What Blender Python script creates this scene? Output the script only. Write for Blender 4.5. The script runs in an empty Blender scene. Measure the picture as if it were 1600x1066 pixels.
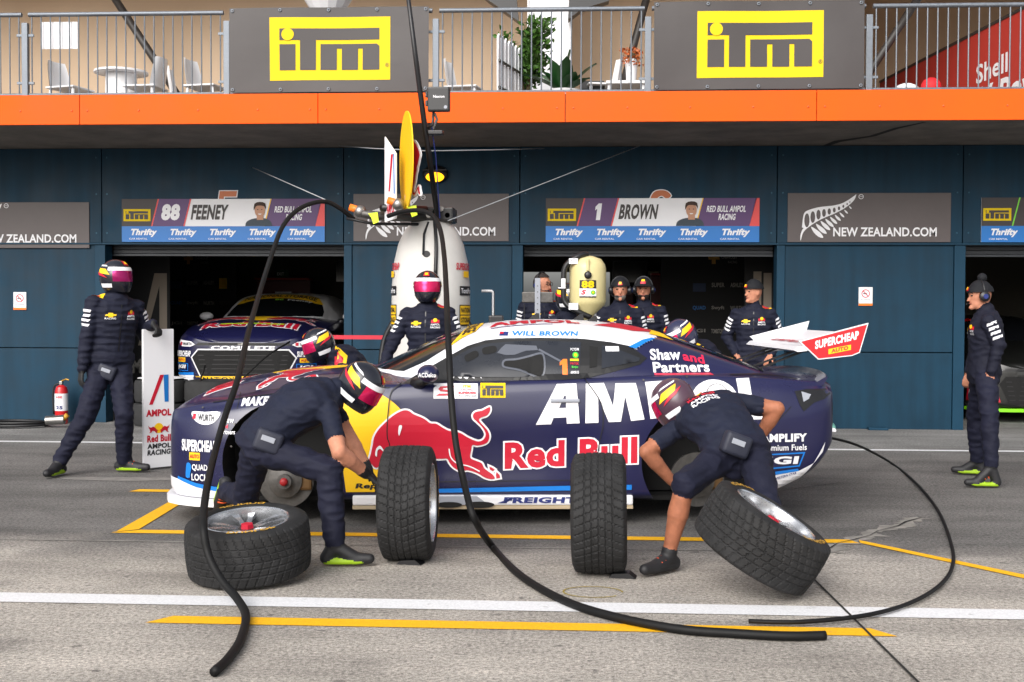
import bpy, bmesh, math, random
import numpy as np
from mathutils import Vector, Matrix
from mathutils.bvhtree import BVHTree
from mathutils.geometry import delaunay_2d_cdt

random.seed(7)
scene = bpy.context.scene
R = math.radians
V = Vector

# ------------------------------------------------------------------ camera
cam_data = bpy.data.cameras.new('camera')
cam = bpy.data.objects.new('camera', cam_data)
scene.collection.objects.link(cam)
cam_data.sensor_width = 36.0
cam_data.lens = 36.0 * 1850.0 / 1600.0
cam_data.clip_start = 0.1
cam_data.clip_end = 2000.0
YAW, PITCH, ROLL = R(3.14), R(-1.52), R(0.2)
fwd = V((-math.sin(YAW) * math.cos(PITCH), math.cos(YAW) * math.cos(PITCH), math.sin(PITCH)))
rgt = V((math.cos(YAW), math.sin(YAW), 0))
upv = rgt.cross(fwd)
rr = rgt * math.cos(ROLL) + upv * math.sin(ROLL)
uu = upv * math.cos(ROLL) - rgt * math.sin(ROLL)
mw = Matrix.Identity(4)
for i in range(3):
    mw[i][0], mw[i][1], mw[i][2] = rr[i], uu[i], -fwd[i]
mw[0][3], mw[1][3], mw[2][3] = 0.0, 0.0, 1.48
cam.matrix_world = mw
scene.camera = cam

# ------------------------------------------------------------------ sky, sun, exposure
SUN_EL, SUN_AZ = R(34), R(200)     # direction the light comes from: behind the camera, a little to the left
world = bpy.data.worlds.new('World')
scene.world = world
world.use_nodes = True
wn = world.node_tree
for n in list(wn.nodes):
    wn.nodes.remove(n)
sky = wn.nodes.new('ShaderNodeTexSky')
sky.sky_type = 'NISHITA'
sky.sun_disc = False
sky.sun_elevation = SUN_EL
sky.sun_rotation = SUN_AZ
sky.air_density = 1.0
sky.dust_density = 4.0
sky.ozone_density = 1.0
hsv = wn.nodes.new('ShaderNodeHueSaturation')      # overcast: cloud takes the blue out of the sky
hsv.inputs['Saturation'].default_value = 0.28
bg = wn.nodes.new('ShaderNodeBackground')
bg.inputs['Strength'].default_value = 0.15
wo = wn.nodes.new('ShaderNodeOutputWorld')
wn.links.new(sky.outputs[0], hsv.inputs['Color'])
wn.links.new(hsv.outputs[0], bg.inputs[0])
wn.links.new(bg.outputs[0], wo.inputs[0])
sun_data = bpy.data.lights.new('sun', 'SUN')
sun_data.energy = 1.5
sun_data.angle = R(50)
sun_data.color = (1.0, 0.965, 0.92)
sun = bpy.data.objects.new('sun', sun_data)
scene.collection.objects.link(sun)
# sky sun_rotation turns clockwise from +Y seen from above
sdir = V((math.sin(SUN_AZ) * math.cos(SUN_EL), math.cos(SUN_AZ) * math.cos(SUN_EL), math.sin(SUN_EL)))
sun.rotation_euler = (-sdir).to_track_quat('-Z', 'Y').to_euler()
vs = scene.view_settings
vs.view_transform = 'Standard'
vs.look = 'None'
vs.exposure = 0.5
vs.gamma = 1.0
scene.cycles.max_bounces = 6
scene.cycles.caustics_reflective = False
scene.cycles.caustics_refractive = False

# ------------------------------------------------------------------ helpers
COL = scene.collection

def srgb(c):
    return tuple(((v / 255.0) / 12.92 if v / 255.0 <= 0.04045 else ((v / 255.0 + 0.055) / 1.055) ** 2.4) for v in c)

MATS = {}

def mat(name, rgb, rough=0.5, metal=0.0, spec=0.5, noise=None, bump=None, coat=0.0, emit=None, lin=False, rvar=0.0, alpha=1.0, trans=0.0):
    """procedural principled material; rgb in 0-255 display values unless lin; noise=(scale, amount), bump=(scale, strength[, distance])"""
    if name in MATS:
        return MATS[name]
    m = bpy.data.materials.new(name)
    m.use_nodes = True
    nt = m.node_tree
    b = nt.nodes['Principled BSDF']
    c = tuple(rgb) if lin else srgb(rgb)
    b.inputs['Base Color'].default_value = (*c, 1)
    b.inputs['Roughness'].default_value = rough
    b.inputs['Metallic'].default_value = metal
    b.inputs['Specular IOR Level'].default_value = spec
    b.inputs['Coat Weight'].default_value = coat
    b.inputs['Coat Roughness'].default_value = 0.08
    b.inputs['Alpha'].default_value = alpha
    b.inputs['Transmission Weight'].default_value = trans
    tc = None
    if noise or bump or rvar:
        tc = nt.nodes.new('ShaderNodeTexCoord')
    if noise or rvar:
        ns = nt.nodes.new('ShaderNodeTexNoise')
        ns.inputs['Scale'].default_value = noise[0] if noise else 6.0
        ns.inputs['Detail'].default_value = 6.0
        ns.inputs['Roughness'].default_value = 0.62
        nt.links.new(tc.outputs['Object'], ns.inputs['Vector'])
        if noise:
            mx = nt.nodes.new('ShaderNodeMapRange')
            mx.inputs['From Min'].default_value = 0.25
            mx.inputs['From Max'].default_value = 0.75
            mx.inputs['To Min'].default_value = 1.0 - noise[1]
            mx.inputs['To Max'].default_value = 1.0 + noise[1] * 0.6
            nt.links.new(ns.outputs['Fac'], mx.inputs['Value'])
            mul = nt.nodes.new('ShaderNodeMix')
            mul.data_type = 'RGBA'
            mul.blend_type = 'MULTIPLY'
            mul.inputs['Factor'].default_value = 1.0
            mul.inputs['A'].default_value = (*c, 1)
            nt.links.new(mx.outputs[0], mul.inputs['B'])
            nt.links.new(mul.outputs['Result'], b.inputs['Base Color'])
        if rvar:
            m2 = nt.nodes.new('ShaderNodeMapRange')
            m2.inputs['From Min'].default_value = 0.3
            m2.inputs['From Max'].default_value = 0.7
            m2.inputs['To Min'].default_value = max(0.02, rough - rvar)
            m2.inputs['To Max'].default_value = min(1, rough + rvar)
            nt.links.new(ns.outputs['Fac'], m2.inputs['Value'])
            nt.links.new(m2.outputs[0], b.inputs['Roughness'])
    if bump:
        n2 = nt.nodes.new('ShaderNodeTexNoise')
        n2.inputs['Scale'].default_value = bump[0]
        n2.inputs['Detail'].default_value = 5.0
        nt.links.new(tc.outputs['Object'], n2.inputs['Vector'])
        bp = nt.nodes.new('ShaderNodeBump')
        bp.inputs['Strength'].default_value = bump[1]
        bp.inputs['Distance'].default_value = bump[2] if len(bump) > 2 else 0.01
        nt.links.new(n2.outputs['Fac'], bp.inputs['Height'])
        nt.links.new(bp.outputs[0], b.inputs['Normal'])
    if emit:
        b.inputs['Emission Color'].default_value = (*srgb(emit[0]), 1)
        b.inputs['Emission Strength'].default_value = emit[1]
    MATS[name] = m
    return m

def mk(name, verts, faces, m=None, parent=None, smooth=False, loc=None, auto=None):
    me = bpy.data.meshes.new(name)
    me.from_pydata([tuple(v) for v in verts], [], [tuple(f) for f in faces])
    if m is not None:
        for x in (m if isinstance(m, (list, tuple)) else [m]):
            me.materials.append(x)
    if smooth:
        me.polygons.foreach_set('use_smooth', [True] * len(me.polygons))
    me.update()
    o = bpy.data.objects.new(name, me)
    COL.objects.link(o)
    if parent is not None:
        o.parent = parent
    if loc is not None:
        o.location = loc
    if smooth and auto:
        me.set_sharp_from_angle(angle=R(auto))
    return o

def empty(name, loc=(0, 0, 0), rz=0.0):
    o = bpy.data.objects.new(name, None)
    o.empty_display_size = 0.1
    COL.objects.link(o)
    o.location = loc
    o.rotation_euler = (0, 0, rz)
    return o

def tag(o, label=None, cat=None, group=None, kind=None):
    if label: o['label'] = label
    if cat: o['category'] = cat
    if group: o['group'] = group
    if kind: o['kind'] = kind
    return o

def copy_tree(o, parent=None):
    c = o.copy()
    COL.objects.link(c)
    if parent is not None:
        c.parent = parent
    for ch in list(o.children):
        copy_tree(ch, c)
    return c

class MB:
    """collects shapes into one mesh"""
    def __init__(self):
        self.v = []; self.f = []
    def add(self, vs, fs):
        k = len(self.v)
        self.v += [tuple(p) for p in vs]
        self.f += [tuple(i + k for i in f) for f in fs]
        return self
    def box(self, a, b, bev=0.0):
        (x0, y0, z0), (x1, y1, z1) = a, b
        if x0 > x1: x0, x1 = x1, x0
        if y0 > y1: y0, y1 = y1, y0
        if z0 > z1: z0, z1 = z1, z0
        if bev <= 0:
            vs = [(x0, y0, z0), (x1, y0, z0), (x1, y1, z0), (x0, y1, z0), (x0, y0, z1), (x1, y0, z1), (x1, y1, z1), (x0, y1, z1)]
            return self.add(vs, [(0, 3, 2, 1), (4, 5, 6, 7), (0, 1, 5, 4), (1, 2, 6, 5), (2, 3, 7, 6), (3, 0, 4, 7)])
        bm = bmesh.new()
        bmesh.ops.create_cube(bm, size=1.0)
        for v in bm.verts:
            v.co = V(((x0 + x1) / 2 + v.co.x * (x1 - x0), (y0 + y1) / 2 + v.co.y * (y1 - y0), (z0 + z1) / 2 + v.co.z * (z1 - z0)))
        bmesh.ops.bevel(bm, geom=list(bm.edges), offset=bev, segments=2, affect='EDGES', profile=0.6)
        bm.verts.index_update()
        self.add([v.co.copy() for v in bm.verts], [[v.index for v in f.verts] for f in bm.faces])
        bm.free()
        return self
    def tube(self, pts, rad, n=10, cap=True, spline=0):
        pts = [V(p) for p in pts]
        if not hasattr(rad, '__len__'):
            rad = [rad] * len(pts)
        if spline:
            pts, rad = catmull(pts, rad, spline)
        ax = None
        rings = []
        for i, p in enumerate(pts):
            d = (pts[min(i + 1, len(pts) - 1)] - pts[max(i - 1, 0)])
            if d.length < 1e-9: d = V((0, 0, 1))
            d.normalize()
            if ax is None:
                ax = d.cross(V((0, 0, 1)) if abs(d.z) < 0.9 else V((1, 0, 0))).normalized()
            else:
                ax = (ax - d * ax.dot(d))
                ax = ax.normalized() if ax.length > 1e-6 else d.orthogonal().normalized()
            bx = d.cross(ax)
            rings.append([p + (ax * math.cos(2 * math.pi * k / n) + bx * math.sin(2 * math.pi * k / n)) * rad[i] for k in range(n)])
        return self.rings(rings, cap)
    def rings(self, rings, cap=True, closed=True):
        n = len(rings[0]); vs = []; fs = []
        for r_ in rings: vs += r_
        for i in range(len(rings) - 1):
            for k in range(n if closed else n - 1):
                a = i * n + k; b = i * n + (k + 1) % n
                fs.append((a, b, b + n, a + n))
        if cap and closed:
            fs.append(tuple(reversed(range(n))))
            fs.append(tuple((len(rings) - 1) * n + k for k in range(n)))
        return self.add(vs, fs)
    def lathe(self, prof, n=24, c=(0, 0, 0), axis='Z', cap=True):
        """prof: (r, h) list"""
        rings = []
        for r_, h in prof:
            ring = []
            for k in range(n):
                a = 2 * math.pi * k / n
                if axis == 'Z': p = (c[0] + r_ * math.cos(a), c[1] + r_ * math.sin(a), c[2] + h)
                elif axis == 'Y': p = (c[0] + r_ * math.cos(a), c[1] + h, c[2] - r_ * math.sin(a))
                else: p = (c[0] + h, c[1] + r_ * math.cos(a), c[2] + r_ * math.sin(a))
                ring.append(p)
            rings.append(ring)
        return self.rings(rings, cap)
    def prism(self, poly, f0, f1):
        """extrude a 2-D outline between two mapping functions (u,v)->xyz"""
        n = len(poly)
        vs = [f0(*p) for p in poly] + [f1(*p) for p in poly]
        fs = [tuple(reversed(range(n))), tuple(range(n, 2 * n))]
        for k in range(n):
            j = (k + 1) % n
            fs.append((k, j, j + n, k + n))
        return self.add(vs, fs)
    def ball(self, c, r, n=12, m=8):
        rx, ry, rz = r if hasattr(r, '__len__') else (r, r, r)
        rings = []
        for i in range(m + 1):
            t = math.pi * i / m
            s = max(math.sin(t), 0.02)
            rings.append([(c[0] + rx * s * math.cos(2 * math.pi * k / n), c[1] + ry * s * math.sin(2 * math.pi * k / n), c[2] - rz * math.cos(t)) for k in range(n)])
        return self.rings(rings)
    def build(self, name, m, parent=None, smooth=False, loc=None, auto=None):
        return mk(name, self.v, self.f, m, parent, smooth, loc, auto)

def catmull(pts, rad, sub):
    P = [pts[0] * 2 - pts[1]] + list(pts) + [pts[-1] * 2 - pts[-2]]
    op, orr = [], []
    for i in range(1, len(P) - 2):
        p0, p1, p2, p3 = P[i - 1:i + 3]
        for k in range(sub):
            t = k / sub
            op.append(0.5 * ((2 * p1) + (p2 - p0) * t + (2 * p0 - 5 * p1 + 4 * p2 - p3) * t * t + (3 * p1 - p0 - 3 * p2 + p3) * t ** 3))
            orr.append(rad[i - 1] * (1 - t) + rad[min(i, len(rad) - 1)] * t)
    op.append(pts[-1]); orr.append(rad[-1])
    return op, orr

def smooth2(pts, sub=4, closed=True):
    """catmull-rom through 2-D points"""
    n = len(pts); out = []
    for i in range(n if closed else n - 1):
        g = (lambda j: pts[j % n]) if closed else (lambda j: pts[max(0, min(n - 1, j))])
        p0, p1, p2, p3 = g(i - 1), g(i), g(i + 1), g(i + 2)
        for k in range(sub):
            t = k / sub
            out.append(tuple(0.5 * (2 * p1[a] + (p2[a] - p0[a]) * t + (2 * p0[a] - 5 * p1[a] + 4 * p2[a] - p3[a]) * t * t + (3 * p1[a] - p0[a] - 3 * p2[a] + p3[a]) * t ** 3) for a in (0, 1)))
    if not closed: out.append(tuple(pts[-1]))
    return out

def circle2(cx, cy, r, n=24, ry=None):
    ry = r if ry is None else ry
    return [(cx + r * math.cos(2 * math.pi * k / n), cy + ry * math.sin(2 * math.pi * k / n)) for k in range(n)]

def rect2(x0, y0, x1, y1, sh=0.0):
    return [(x0, y0), (x1, y0), (x1 + sh, y1), (x0 + sh, y1)]

def offset2(poly, d):
    """grow a counter-clockwise or clockwise outline by d"""
    n = len(poly)
    area = sum(poly[i][0] * poly[(i + 1) % n][1] - poly[(i + 1) % n][0] * poly[i][1] for i in range(n))
    s = 1 if area > 0 else -1
    out = []
    for i in range(n):
        a, b, c = V(poly[i - 1]), V(poly[i]), V(poly[(i + 1) % n])
        e1 = (b - a); e2 = (c - b)
        if e1.length < 1e-9 or e2.length < 1e-9: continue
        n1 = V((e1.y, -e1.x)).normalized(); n2 = V((e2.y, -e2.x)).normalized()
        m = n1 + n2
        if m.length < 1e-4: m = n1
        m.normalize()
        k = min(1.0 / max(m.dot(n1), 0.4), 2.0)
        out.append(tuple(b + m * (d * s * k)))
    return out

def winding(poly, x, y):
    w = 0; n = len(poly)
    for i in range(n):
        x0, y0 = poly[i]; x1, y1 = poly[(i + 1) % n]
        if y0 <= y:
            if y1 > y and (x1 - x0) * (y - y0) - (x - x0) * (y1 - y0) > 0: w += 1
        elif y1 <= y and (x1 - x0) * (y - y0) - (x - x0) * (y1 - y0) < 0: w -= 1
    return w

def fill2(outlines, holes=(), step=None, cuts=()):
    """triangulate outlines (non-zero) minus holes; step adds grid points so the sheet can follow a curved surface"""
    pts = []; edges = []
    for o in list(outlines) + list(holes) + list(cuts):
        k = len(pts); n = len(o)
        q = o
        if step:
            q = []
            for i in range(n):
                a, b = o[i], o[(i + 1) % n]
                m = max(1, int(math.hypot(b[0] - a[0], b[1] - a[1]) / step))
                for j in range(m):
                    q.append((a[0] + (b[0] - a[0]) * j / m, a[1] + (b[1] - a[1]) * j / m))
            n = len(q)
        pts += q
        edges += [(k + i, k + (i + 1) % n) for i in range(n)]
    if step:
        xs = [p[0] for p in pts]; ys = [p[1] for p in pts]
        y = min(ys) + step * 0.5; row = 0
        while y < max(ys):
            x = min(xs) + step * (0.5 if row % 2 else 0.25)
            while x < max(xs):
                if any(winding(o, x, y) for o in outlines): pts.append((x, y))
                x += step
            y += step; row += 1
    r_ = delaunay_2d_cdt([V(p) for p in pts], edges, [], 0, 1e-6)
    vs, fs = r_[0], r_[2]
    out = []
    for f in fs:
        cx = sum(vs[i].x for i in f) / len(f); cy = sum(vs[i].y for i in f) / len(f)
        if not any(winding(o, cx, cy) for o in outlines): continue
        if any(winding(o, cx, cy) for o in list(holes) + list(cuts)): continue
        out.append(tuple(f))
    return [(v.x, v.y) for v in vs], out

def used_only(vs, fs):
    idx = sorted({i for f in fs for i in f}); mp = {j: i for i, j in enumerate(idx)}
    return [vs[i] for i in idx], [tuple(mp[i] for i in f) for f in fs]

class Flat:
    """flat sheet mapping: u along ex, v along ez, n towards the viewer"""
    def __init__(self, o, ex=(1, 0, 0), ez=(0, 0, 1)):
        self.o = V(o); self.ex = V(ex).normalized(); self.ez = V(ez).normalized()
        self.n = self.ex.cross(self.ez).normalized()
    def __call__(self, u, v, d):
        return self.o + self.ex * u + self.ez * v + self.n * d

class Surf:
    """projects (u,v) on a mesh along a direction"""
    def __init__(self, bvh, o, ex, ez, reach=3.0):
        self.b = bvh; self.o = V(o); self.ex = V(ex); self.ez = V(ez)
        self.n = self.ex.cross(self.ez).normalized(); self.reach = reach
    def __call__(self, u, v, d):
        p = self.o + self.ex * u + self.ez * v + self.n * self.reach
        h, nn, i, t = self.b.ray_cast(p, -self.n)
        if h is None:
            h, nn, i, t = self.b.find_nearest(self.o + self.ex * u + self.ez * v)
            return h + nn * d
        if nn.dot(self.n) < 0: nn = -nn
        return h + (nn * 0.5 + self.n * 0.5).normalized() * d

def sheet(name, outlines, mp, d, m, parent=None, holes=(), step=None, cuts=(), smooth=False):
    vs, fs = fill2(outlines, holes, step, cuts)
    vs, fs = used_only(vs, fs)
    return mk(name, [mp(x, y, d) for x, y in vs], fs, m, parent, smooth)

TXT = {}

def text_mesh(s, bold=0.0, res=3, sp=None):
    sp = bold if sp is None else sp
    key = (s, bold, res, sp)
    if key in TXT: return TXT[key]
    cu = bpy.data.curves.new('t', 'FONT')
    cu.body = s; cu.offset = bold; cu.resolution_u = res; cu.fill_mode = 'FRONT'; cu.space_character = 1.0 + abs(sp) * 1.6
    ob = bpy.data.objects.new('t', cu)
    COL.objects.link(ob)
    dg = bpy.context.evaluated_depsgraph_get()
    me = bpy.data.meshes.new_from_object(ob.evaluated_get(dg))
    vs = [(v.co.x, v.co.y) for v in me.vertices]
    fs = [tuple(p.vertices) for p in me.polygons]
    bpy.data.objects.remove(ob); bpy.data.meshes.remove(me); bpy.data.curves.remove(cu)
    xs = [v[0] for v in vs]; ys = [v[1] for v in vs]
    TXT[key] = (vs, fs, (min(xs), max(xs), min(ys), max(ys)))
    return TXT[key]

def text(name, s, box, mp, d, m, parent=None, bold=0.02, shear=0.0, step=None, like=None, arc=None, sp=None):
    """lettering fitted into box=(u0,v0,u1,v1); like: text whose bounds set the fit (for outlines)"""
    vs, fs, bb = text_mesh(s, bold, 3, sp)
    if like is not None:
        vs, fs, bb0 = text_mesh(s, bold, 3, like); bb = text_mesh(s, like)[2]
    u0, v0, u1, v1 = box
    sx = (u1 - u0 - abs(shear) * (v1 - v0)) / (bb[1] - bb[0]); sy = (v1 - v0) / (bb[3] - bb[2])
    base = u0 if shear >= 0 else u0 - shear * (v1 - v0)
    q = []
    for x, y in vs:
        v = (y - bb[2]) * sy
        q.append((base + (x - bb[0]) * sx + shear * v, v0 + v))
    if step:
        bm = bmesh.new()
        bv = [bm.verts.new((x, y, 0)) for x, y in q]
        for f in fs:
            try: bm.faces.new([bv[i] for i in f])
            except ValueError: pass
        for ax, lo, hi in ((0, u0, u1), (1, v0, v1)):
            c = lo + step
            while c < hi:
                pc = [0, 0, 0]; pn = [0, 0, 0]; pc[ax] = c; pn[ax] = 1
                bmesh.ops.bisect_plane(bm, geom=list(bm.verts) + list(bm.edges) + list(bm.faces), plane_co=pc, plane_no=pn)
                c += step
        bm.verts.index_update()
        q = [(v.co.x, v.co.y) for v in bm.verts]; fs = [tuple(v.index for v in f.verts) for f in bm.faces]
        bm.free()
    if arc: q = [arc(x, y) for x, y in q]
    return mk(name, [mp(x, y, d) for x, y in q], fs, m, parent)

def ribbon(name, pts, w, mp, d, m, parent=None):
    """thin strip along a 2-D polyline"""
    n = len(pts); vs = []; fs = []
    for i, p in enumerate(pts):
        a = V(pts[max(i - 1, 0)]); b = V(pts[min(i + 1, n - 1)])
        t = (b - a).normalized(); nn = V((-t.y, t.x)) * (w / 2)
        vs.append(mp(p[0] + nn.x, p[1] + nn.y, d)); vs.append(mp(p[0] - nn.x, p[1] - nn.y, d))
    for i in range(n - 1):
        fs.append((2 * i, 2 * i + 1, 2 * i + 3, 2 * i + 2))
    return mk(name, vs, fs, m, parent)

def bvh_of(*objs):
    vs = []; fs = []
    for o in objs:
        k = len(vs)
        vs += [v.co.copy() for v in o.data.vertices]
        fs += [tuple(i + k for i in p.vertices) for p in o.data.polygons]
    return BVHTree.FromPolygons(vs, fs)

def herm(xs, ys):
    """smooth interpolation through control values"""
    xs = np.array(xs, float); ys = np.array(ys, float)
    h = np.diff(xs); dl = np.diff(ys) / h
    m = np.zeros(len(xs)); m[0] = dl[0]; m[-1] = dl[-1]
    for i in range(1, len(xs) - 1):
        m[i] = 0 if dl[i - 1] * dl[i] <= 0 else 3 * (h[i - 1] + h[i]) / ((2 * h[i] + h[i - 1]) / dl[i - 1] + (h[i] + 2 * h[i - 1]) / dl[i])
    def f(x):
        i = int(np.clip(np.searchsorted(xs, x) - 1, 0, len(xs) - 2))
        t = min(max((x - xs[i]) / h[i], 0), 1)
        return float((2 * t ** 3 - 3 * t * t + 1) * ys[i] + (t ** 3 - 2 * t * t + t) * h[i] * m[i] + (-2 * t ** 3 + 3 * t * t) * ys[i + 1] + (t ** 3 - t * t) * h[i] * m[i + 1])
    return f

def apply_mods(o):
    dg = bpy.context.evaluated_depsgraph_get()
    dg.update()
    me = bpy.data.meshes.new_from_object(o.evaluated_get(dg))
    old = o.data
    o.modifiers.clear()
    o.data = me
    bpy.data.meshes.remove(old)
    return o
# ------------------------------------------------------------------ race car body (nose towards -X, near side -Y)
M_NAVY = mat('navy_wrap', (25, 26, 64), 0.30, spec=0.45, coat=0.35, rvar=0.06, noise=(1.3, .08))
M_WHITE = mat('white_wrap', (226, 226, 230), 0.38, coat=0.2)
M_BLACK = mat('black_trim', (18, 18, 20), 0.5)
M_GLASS = mat('tinted_glass', (20, 22, 26), 0.12, spec=0.35)
M_DARK = mat('dark_cavity', (8, 8, 9), 0.8)

fx = dict(
    zb=herm([-2.32, -2.2, -1.9, 1.75, 1.95, 2.2, 2.36], [.10, .08, .075, .085, .15, .27, .42]),
    w=herm([-2.32, -2.30, -2.26, -2.18, -2.06, -1.92, -1.72, -1.42, -1.0, -.5, 0, .6, 1.0, 1.42, 1.9, 2.12, 2.27, 2.33, 2.36],
           [.44, .58, .70, .80, .88, .93, .962, .978, .955, .94, .937, .945, .968, .985, .96, .925, .87, .82, .77]),
    zs=herm([-2.32, -2.26, -2.12, -1.9, -1.42, -1.0, -.6, 0, .6, 1.0, 1.42, 1.9, 2.15, 2.32, 2.36],
            [.60, .665, .70, .745, .815, .85, .865, .88, .90, .918, .925, .905, .888, .872, .855]),
    ws=herm([-2.32, -2.30, -2.26, -2.18, -2.02, -1.86, -1.42, -1.0, 0, .6, 1.0, 1.42, 1.9, 2.12, 2.27, 2.36],
            [.40, .53, .64, .725, .80, .84, .885, .885, .89, .895, .90, .905, .87, .825, .775, .70]),
    zc=herm([-2.32, -2.28, -2.22, -2.08, -1.80, -1.44, -1.05, -.8, 0, 1.0, 1.6, 1.95, 2.15, 2.32, 2.36],
            [.615, .675, .72, .795, .875, .925, .948, .945, .93, .945, .950, .942, .932, .922, .91]),
    # greenhouse
    gz=herm([-1.0, -.92, -.65, -.36, -.14, .13, .40, .61, .9, 1.14, 1.38, 1.72, 2.0, 2.06],
            [.89, .935, 1.065, 1.195, 1.265, 1.30, 1.308, 1.303, 1.28, 1.235, 1.165, 1.045, .94, .91]),
    rz=herm([-1.0, -.72, -.50, -.34, -.20, .07, .39, .79, 1.06, 1.25, 1.5, 1.8, 2.06],
            [.78, .86, .955, 1.045, 1.13, 1.215, 1.245, 1.225, 1.175, 1.12, 1.035, .945, .87]),
    ry=herm([-1.0, -.7, -.3, .1, .6, 1.0, 1.4, 1.8, 2.06], [.68, .70, .665, .62, .61, .60, .60, .63, .60]),
    by=herm([-1.0, -.7, 0, .6, 1.0, 1.4, 1.8, 2.06], [.72, .80, .845, .855, .845, .81, .75, .68]),
)

def section(x, n=44):
    g = {k: fx[k](x) for k in ('zb', 'w', 'zs', 'ws', 'zc')}
    zb, w, zs, ws, zc = g['zb'], g['w'], g['zs'], g['ws'], g['zc']
    door = math.exp(-((x + .1) / 0.85) ** 4)
    h = zs - zb
    cr = .018 * math.exp(-((x + .1) / 0.8) ** 6)
    cp = [(w - .075, zb), (w - .025, zb + .035 * min(1, h / .5)), (w - .012, zb + h * .12), (w - .004 - .016 * door, zb + h * .28), (w - .014 * door, zb + h * .45), (w + cr * .3, zb + h * .66),
          ((w + ws) / 2 + .018, zb + h * .87), (ws + .022, zs - .028), (ws, zs), (ws - .025, zs + .006), (ws - .10, zs + (zc - zs) * .22 + .004), (ws * .74, zs + (zc - zs) * .66), (ws * .66, zs + (zc - zs) * .80), (ws * .4, zs + (zc - zs) * .96), (0, zc)]
    pts = smooth2(cp, 6, closed=False)
    return pts

def loft(xs, half, capm=True):
    rings = []
    for x in xs:
        h = half(x)
        ring = [(x, -y, z) for y, z in h] + [(x, y, z) for y, z in reversed(h[:-1])]
        rings.append(ring)
    b = MB(); b.rings(rings)
    return b

HUBS = (-1.455, 1.395)

def make_body_mesh():
    xs = [-2.32 + .12 * (i / 12) ** 1.6 for i in range(12)] + list(np.linspace(-2.20, 2.22, 110)) + [2.22 + .14 * (1 - (1 - i / 10) ** 1.7) for i in range(1, 11)]
    o = loft(xs, section).build('body_shell', [M_NAVY, M_DARK], None, smooth=True)
    solid = o.copy(); solid.data = o.data.copy(); COL.objects.link(solid)
    cut = MB()
    for hx in HUBS:
        for s in (-1, 1):
            cut.lathe([(.41, s * .52), (.41, s * 1.25)] if s > 0 else [(.41, -1.25), (.41, -.52)], 56, (hx, 0, .34), 'Y')
    co = cut.build('cutter', [M_NAVY, M_DARK])
    for p in co.data.polygons: p.material_index = 1
    md = o.modifiers.new('b', 'BOOLEAN')
    md.operation = 'DIFFERENCE'; md.object = co; md.solver = 'EXACT'
    apply_mods(o)
    bpy.data.objects.remove(co)
    for p in o.data.polygons:
        c = p.center
        for hx in HUBS:
            if (c.x - hx) ** 2 + (c.z - .34) ** 2 < .4115 ** 2 and p.normal.dot(V((c.x - hx, 0, c.z - .34))) < 0.0 and abs(c.y) > .5: p.material_index = 1
        if abs(abs(c.y) - .52) < 1e-3: p.material_index = 1
    o.data.polygons.foreach_set('use_smooth', [True] * len(o.data.polygons))
    o.data.set_sharp_from_angle(angle=R(32))
    return o, solid

def gsection(x):
    gz, rz, ry, by = (fx[k](x) for k in ('gz', 'rz', 'ry', 'by'))
    rz = min(rz, gz - .01)
    zb = .80
    cp = [(by, zb), (by - .012, zb + (rz - zb) * .35), (by * .45 + ry * .55, zb + (rz - zb) * .72), (ry + .02, rz - .012), (ry - .06, rz + (gz - rz) * .38), (ry * .62, rz + (gz - rz) * .80), (ry * .3, rz + (gz - rz) * .96), (0, gz)]
    return smooth2(cp, 6, closed=False)

def make_roof_mesh():
    xs = list(np.linspace(-.99, 2.05, 150))
    o = loft(xs, gsection).build('roof', [M_WHITE, M_NAVY], None, smooth=True)
    for p in o.data.polygons:
        c = p.center
        if c.x > 1.0 + (c.z - 1.12) * 2.2: p.material_index = 1
    return o
# ------------------------------------------------------------------ logos as flat shapes
M_YEL = mat('print_yellow', (222, 190, 12), 0.6, spec=.25)
M_CHAR = mat('print_charcoal', (58, 53, 53), 0.55)
M_PWHITE = mat('print_white', (232, 232, 236), 0.5)
M_RED = mat('print_red', (190, 20, 48), 0.42)
M_BLUE = mat('print_blue', (22, 112, 190), 0.45)
M_ORG = mat('print_orange', (240, 120, 30), 0.45)
M_GOLD = mat('print_gold', (246, 196, 24), 0.45)
M_PURP = mat('print_purple', (84, 52, 104), 0.5)
M_CORAL = mat('print_coral', (222, 74, 74), 0.5)
M_INK = mat('print_ink', (30, 30, 34), 0.5)
M_GREEN = mat('print_green', (70, 190, 60), 0.5)
M_NINK = mat('print_navy_ink', (30, 44, 110), 0.5)

def itm(parent, mp, x0, z0, w, h, d=.003, dark=None, step=None):
    dark = dark or M_CHAR
    X = lambda a: x0 + (a - 80) / 580.0 * w
    Z = lambda b: z0 + (378 - b) / 310.0 * h
    sheet('logo_frame', [rect2(X(80), Z(378), X(660), Z(68))], mp, d, M_YEL, parent, step=step)
    P = lambda pts: [(X(a), Z(b)) for a, b in pts]
    sheet('logo_letters', [P([(128, 123), (608, 123), (608, 180), (303, 180), (303, 328), (227, 328), (227, 180), (128, 180)]),
                           P([(128, 200), (205, 200), (205, 328), (128, 328)]),
                           P([(325, 200), (595, 200), (608, 212), (608, 328), (527, 328), (527, 223), (505, 223), (505, 328), (427, 328), (427, 223), (403, 223), (403, 328), (325, 328)])],
          mp, d * 2, dark, parent, step=step)
    sheet('logo_dot', [circle2(X(168), Z(152), w * 30 / 580.0, 20, h * 30 / 310.0)], mp, d * 3, M_YEL, parent)

ONE = lambda x, z, w, h: [(x + w * a, z + h * b) for a, b in ((.30, 0), (.95, 0), (.95, 1), (.45, 1), (.0, .80), (.0, .58), (.30, .68))]

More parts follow.
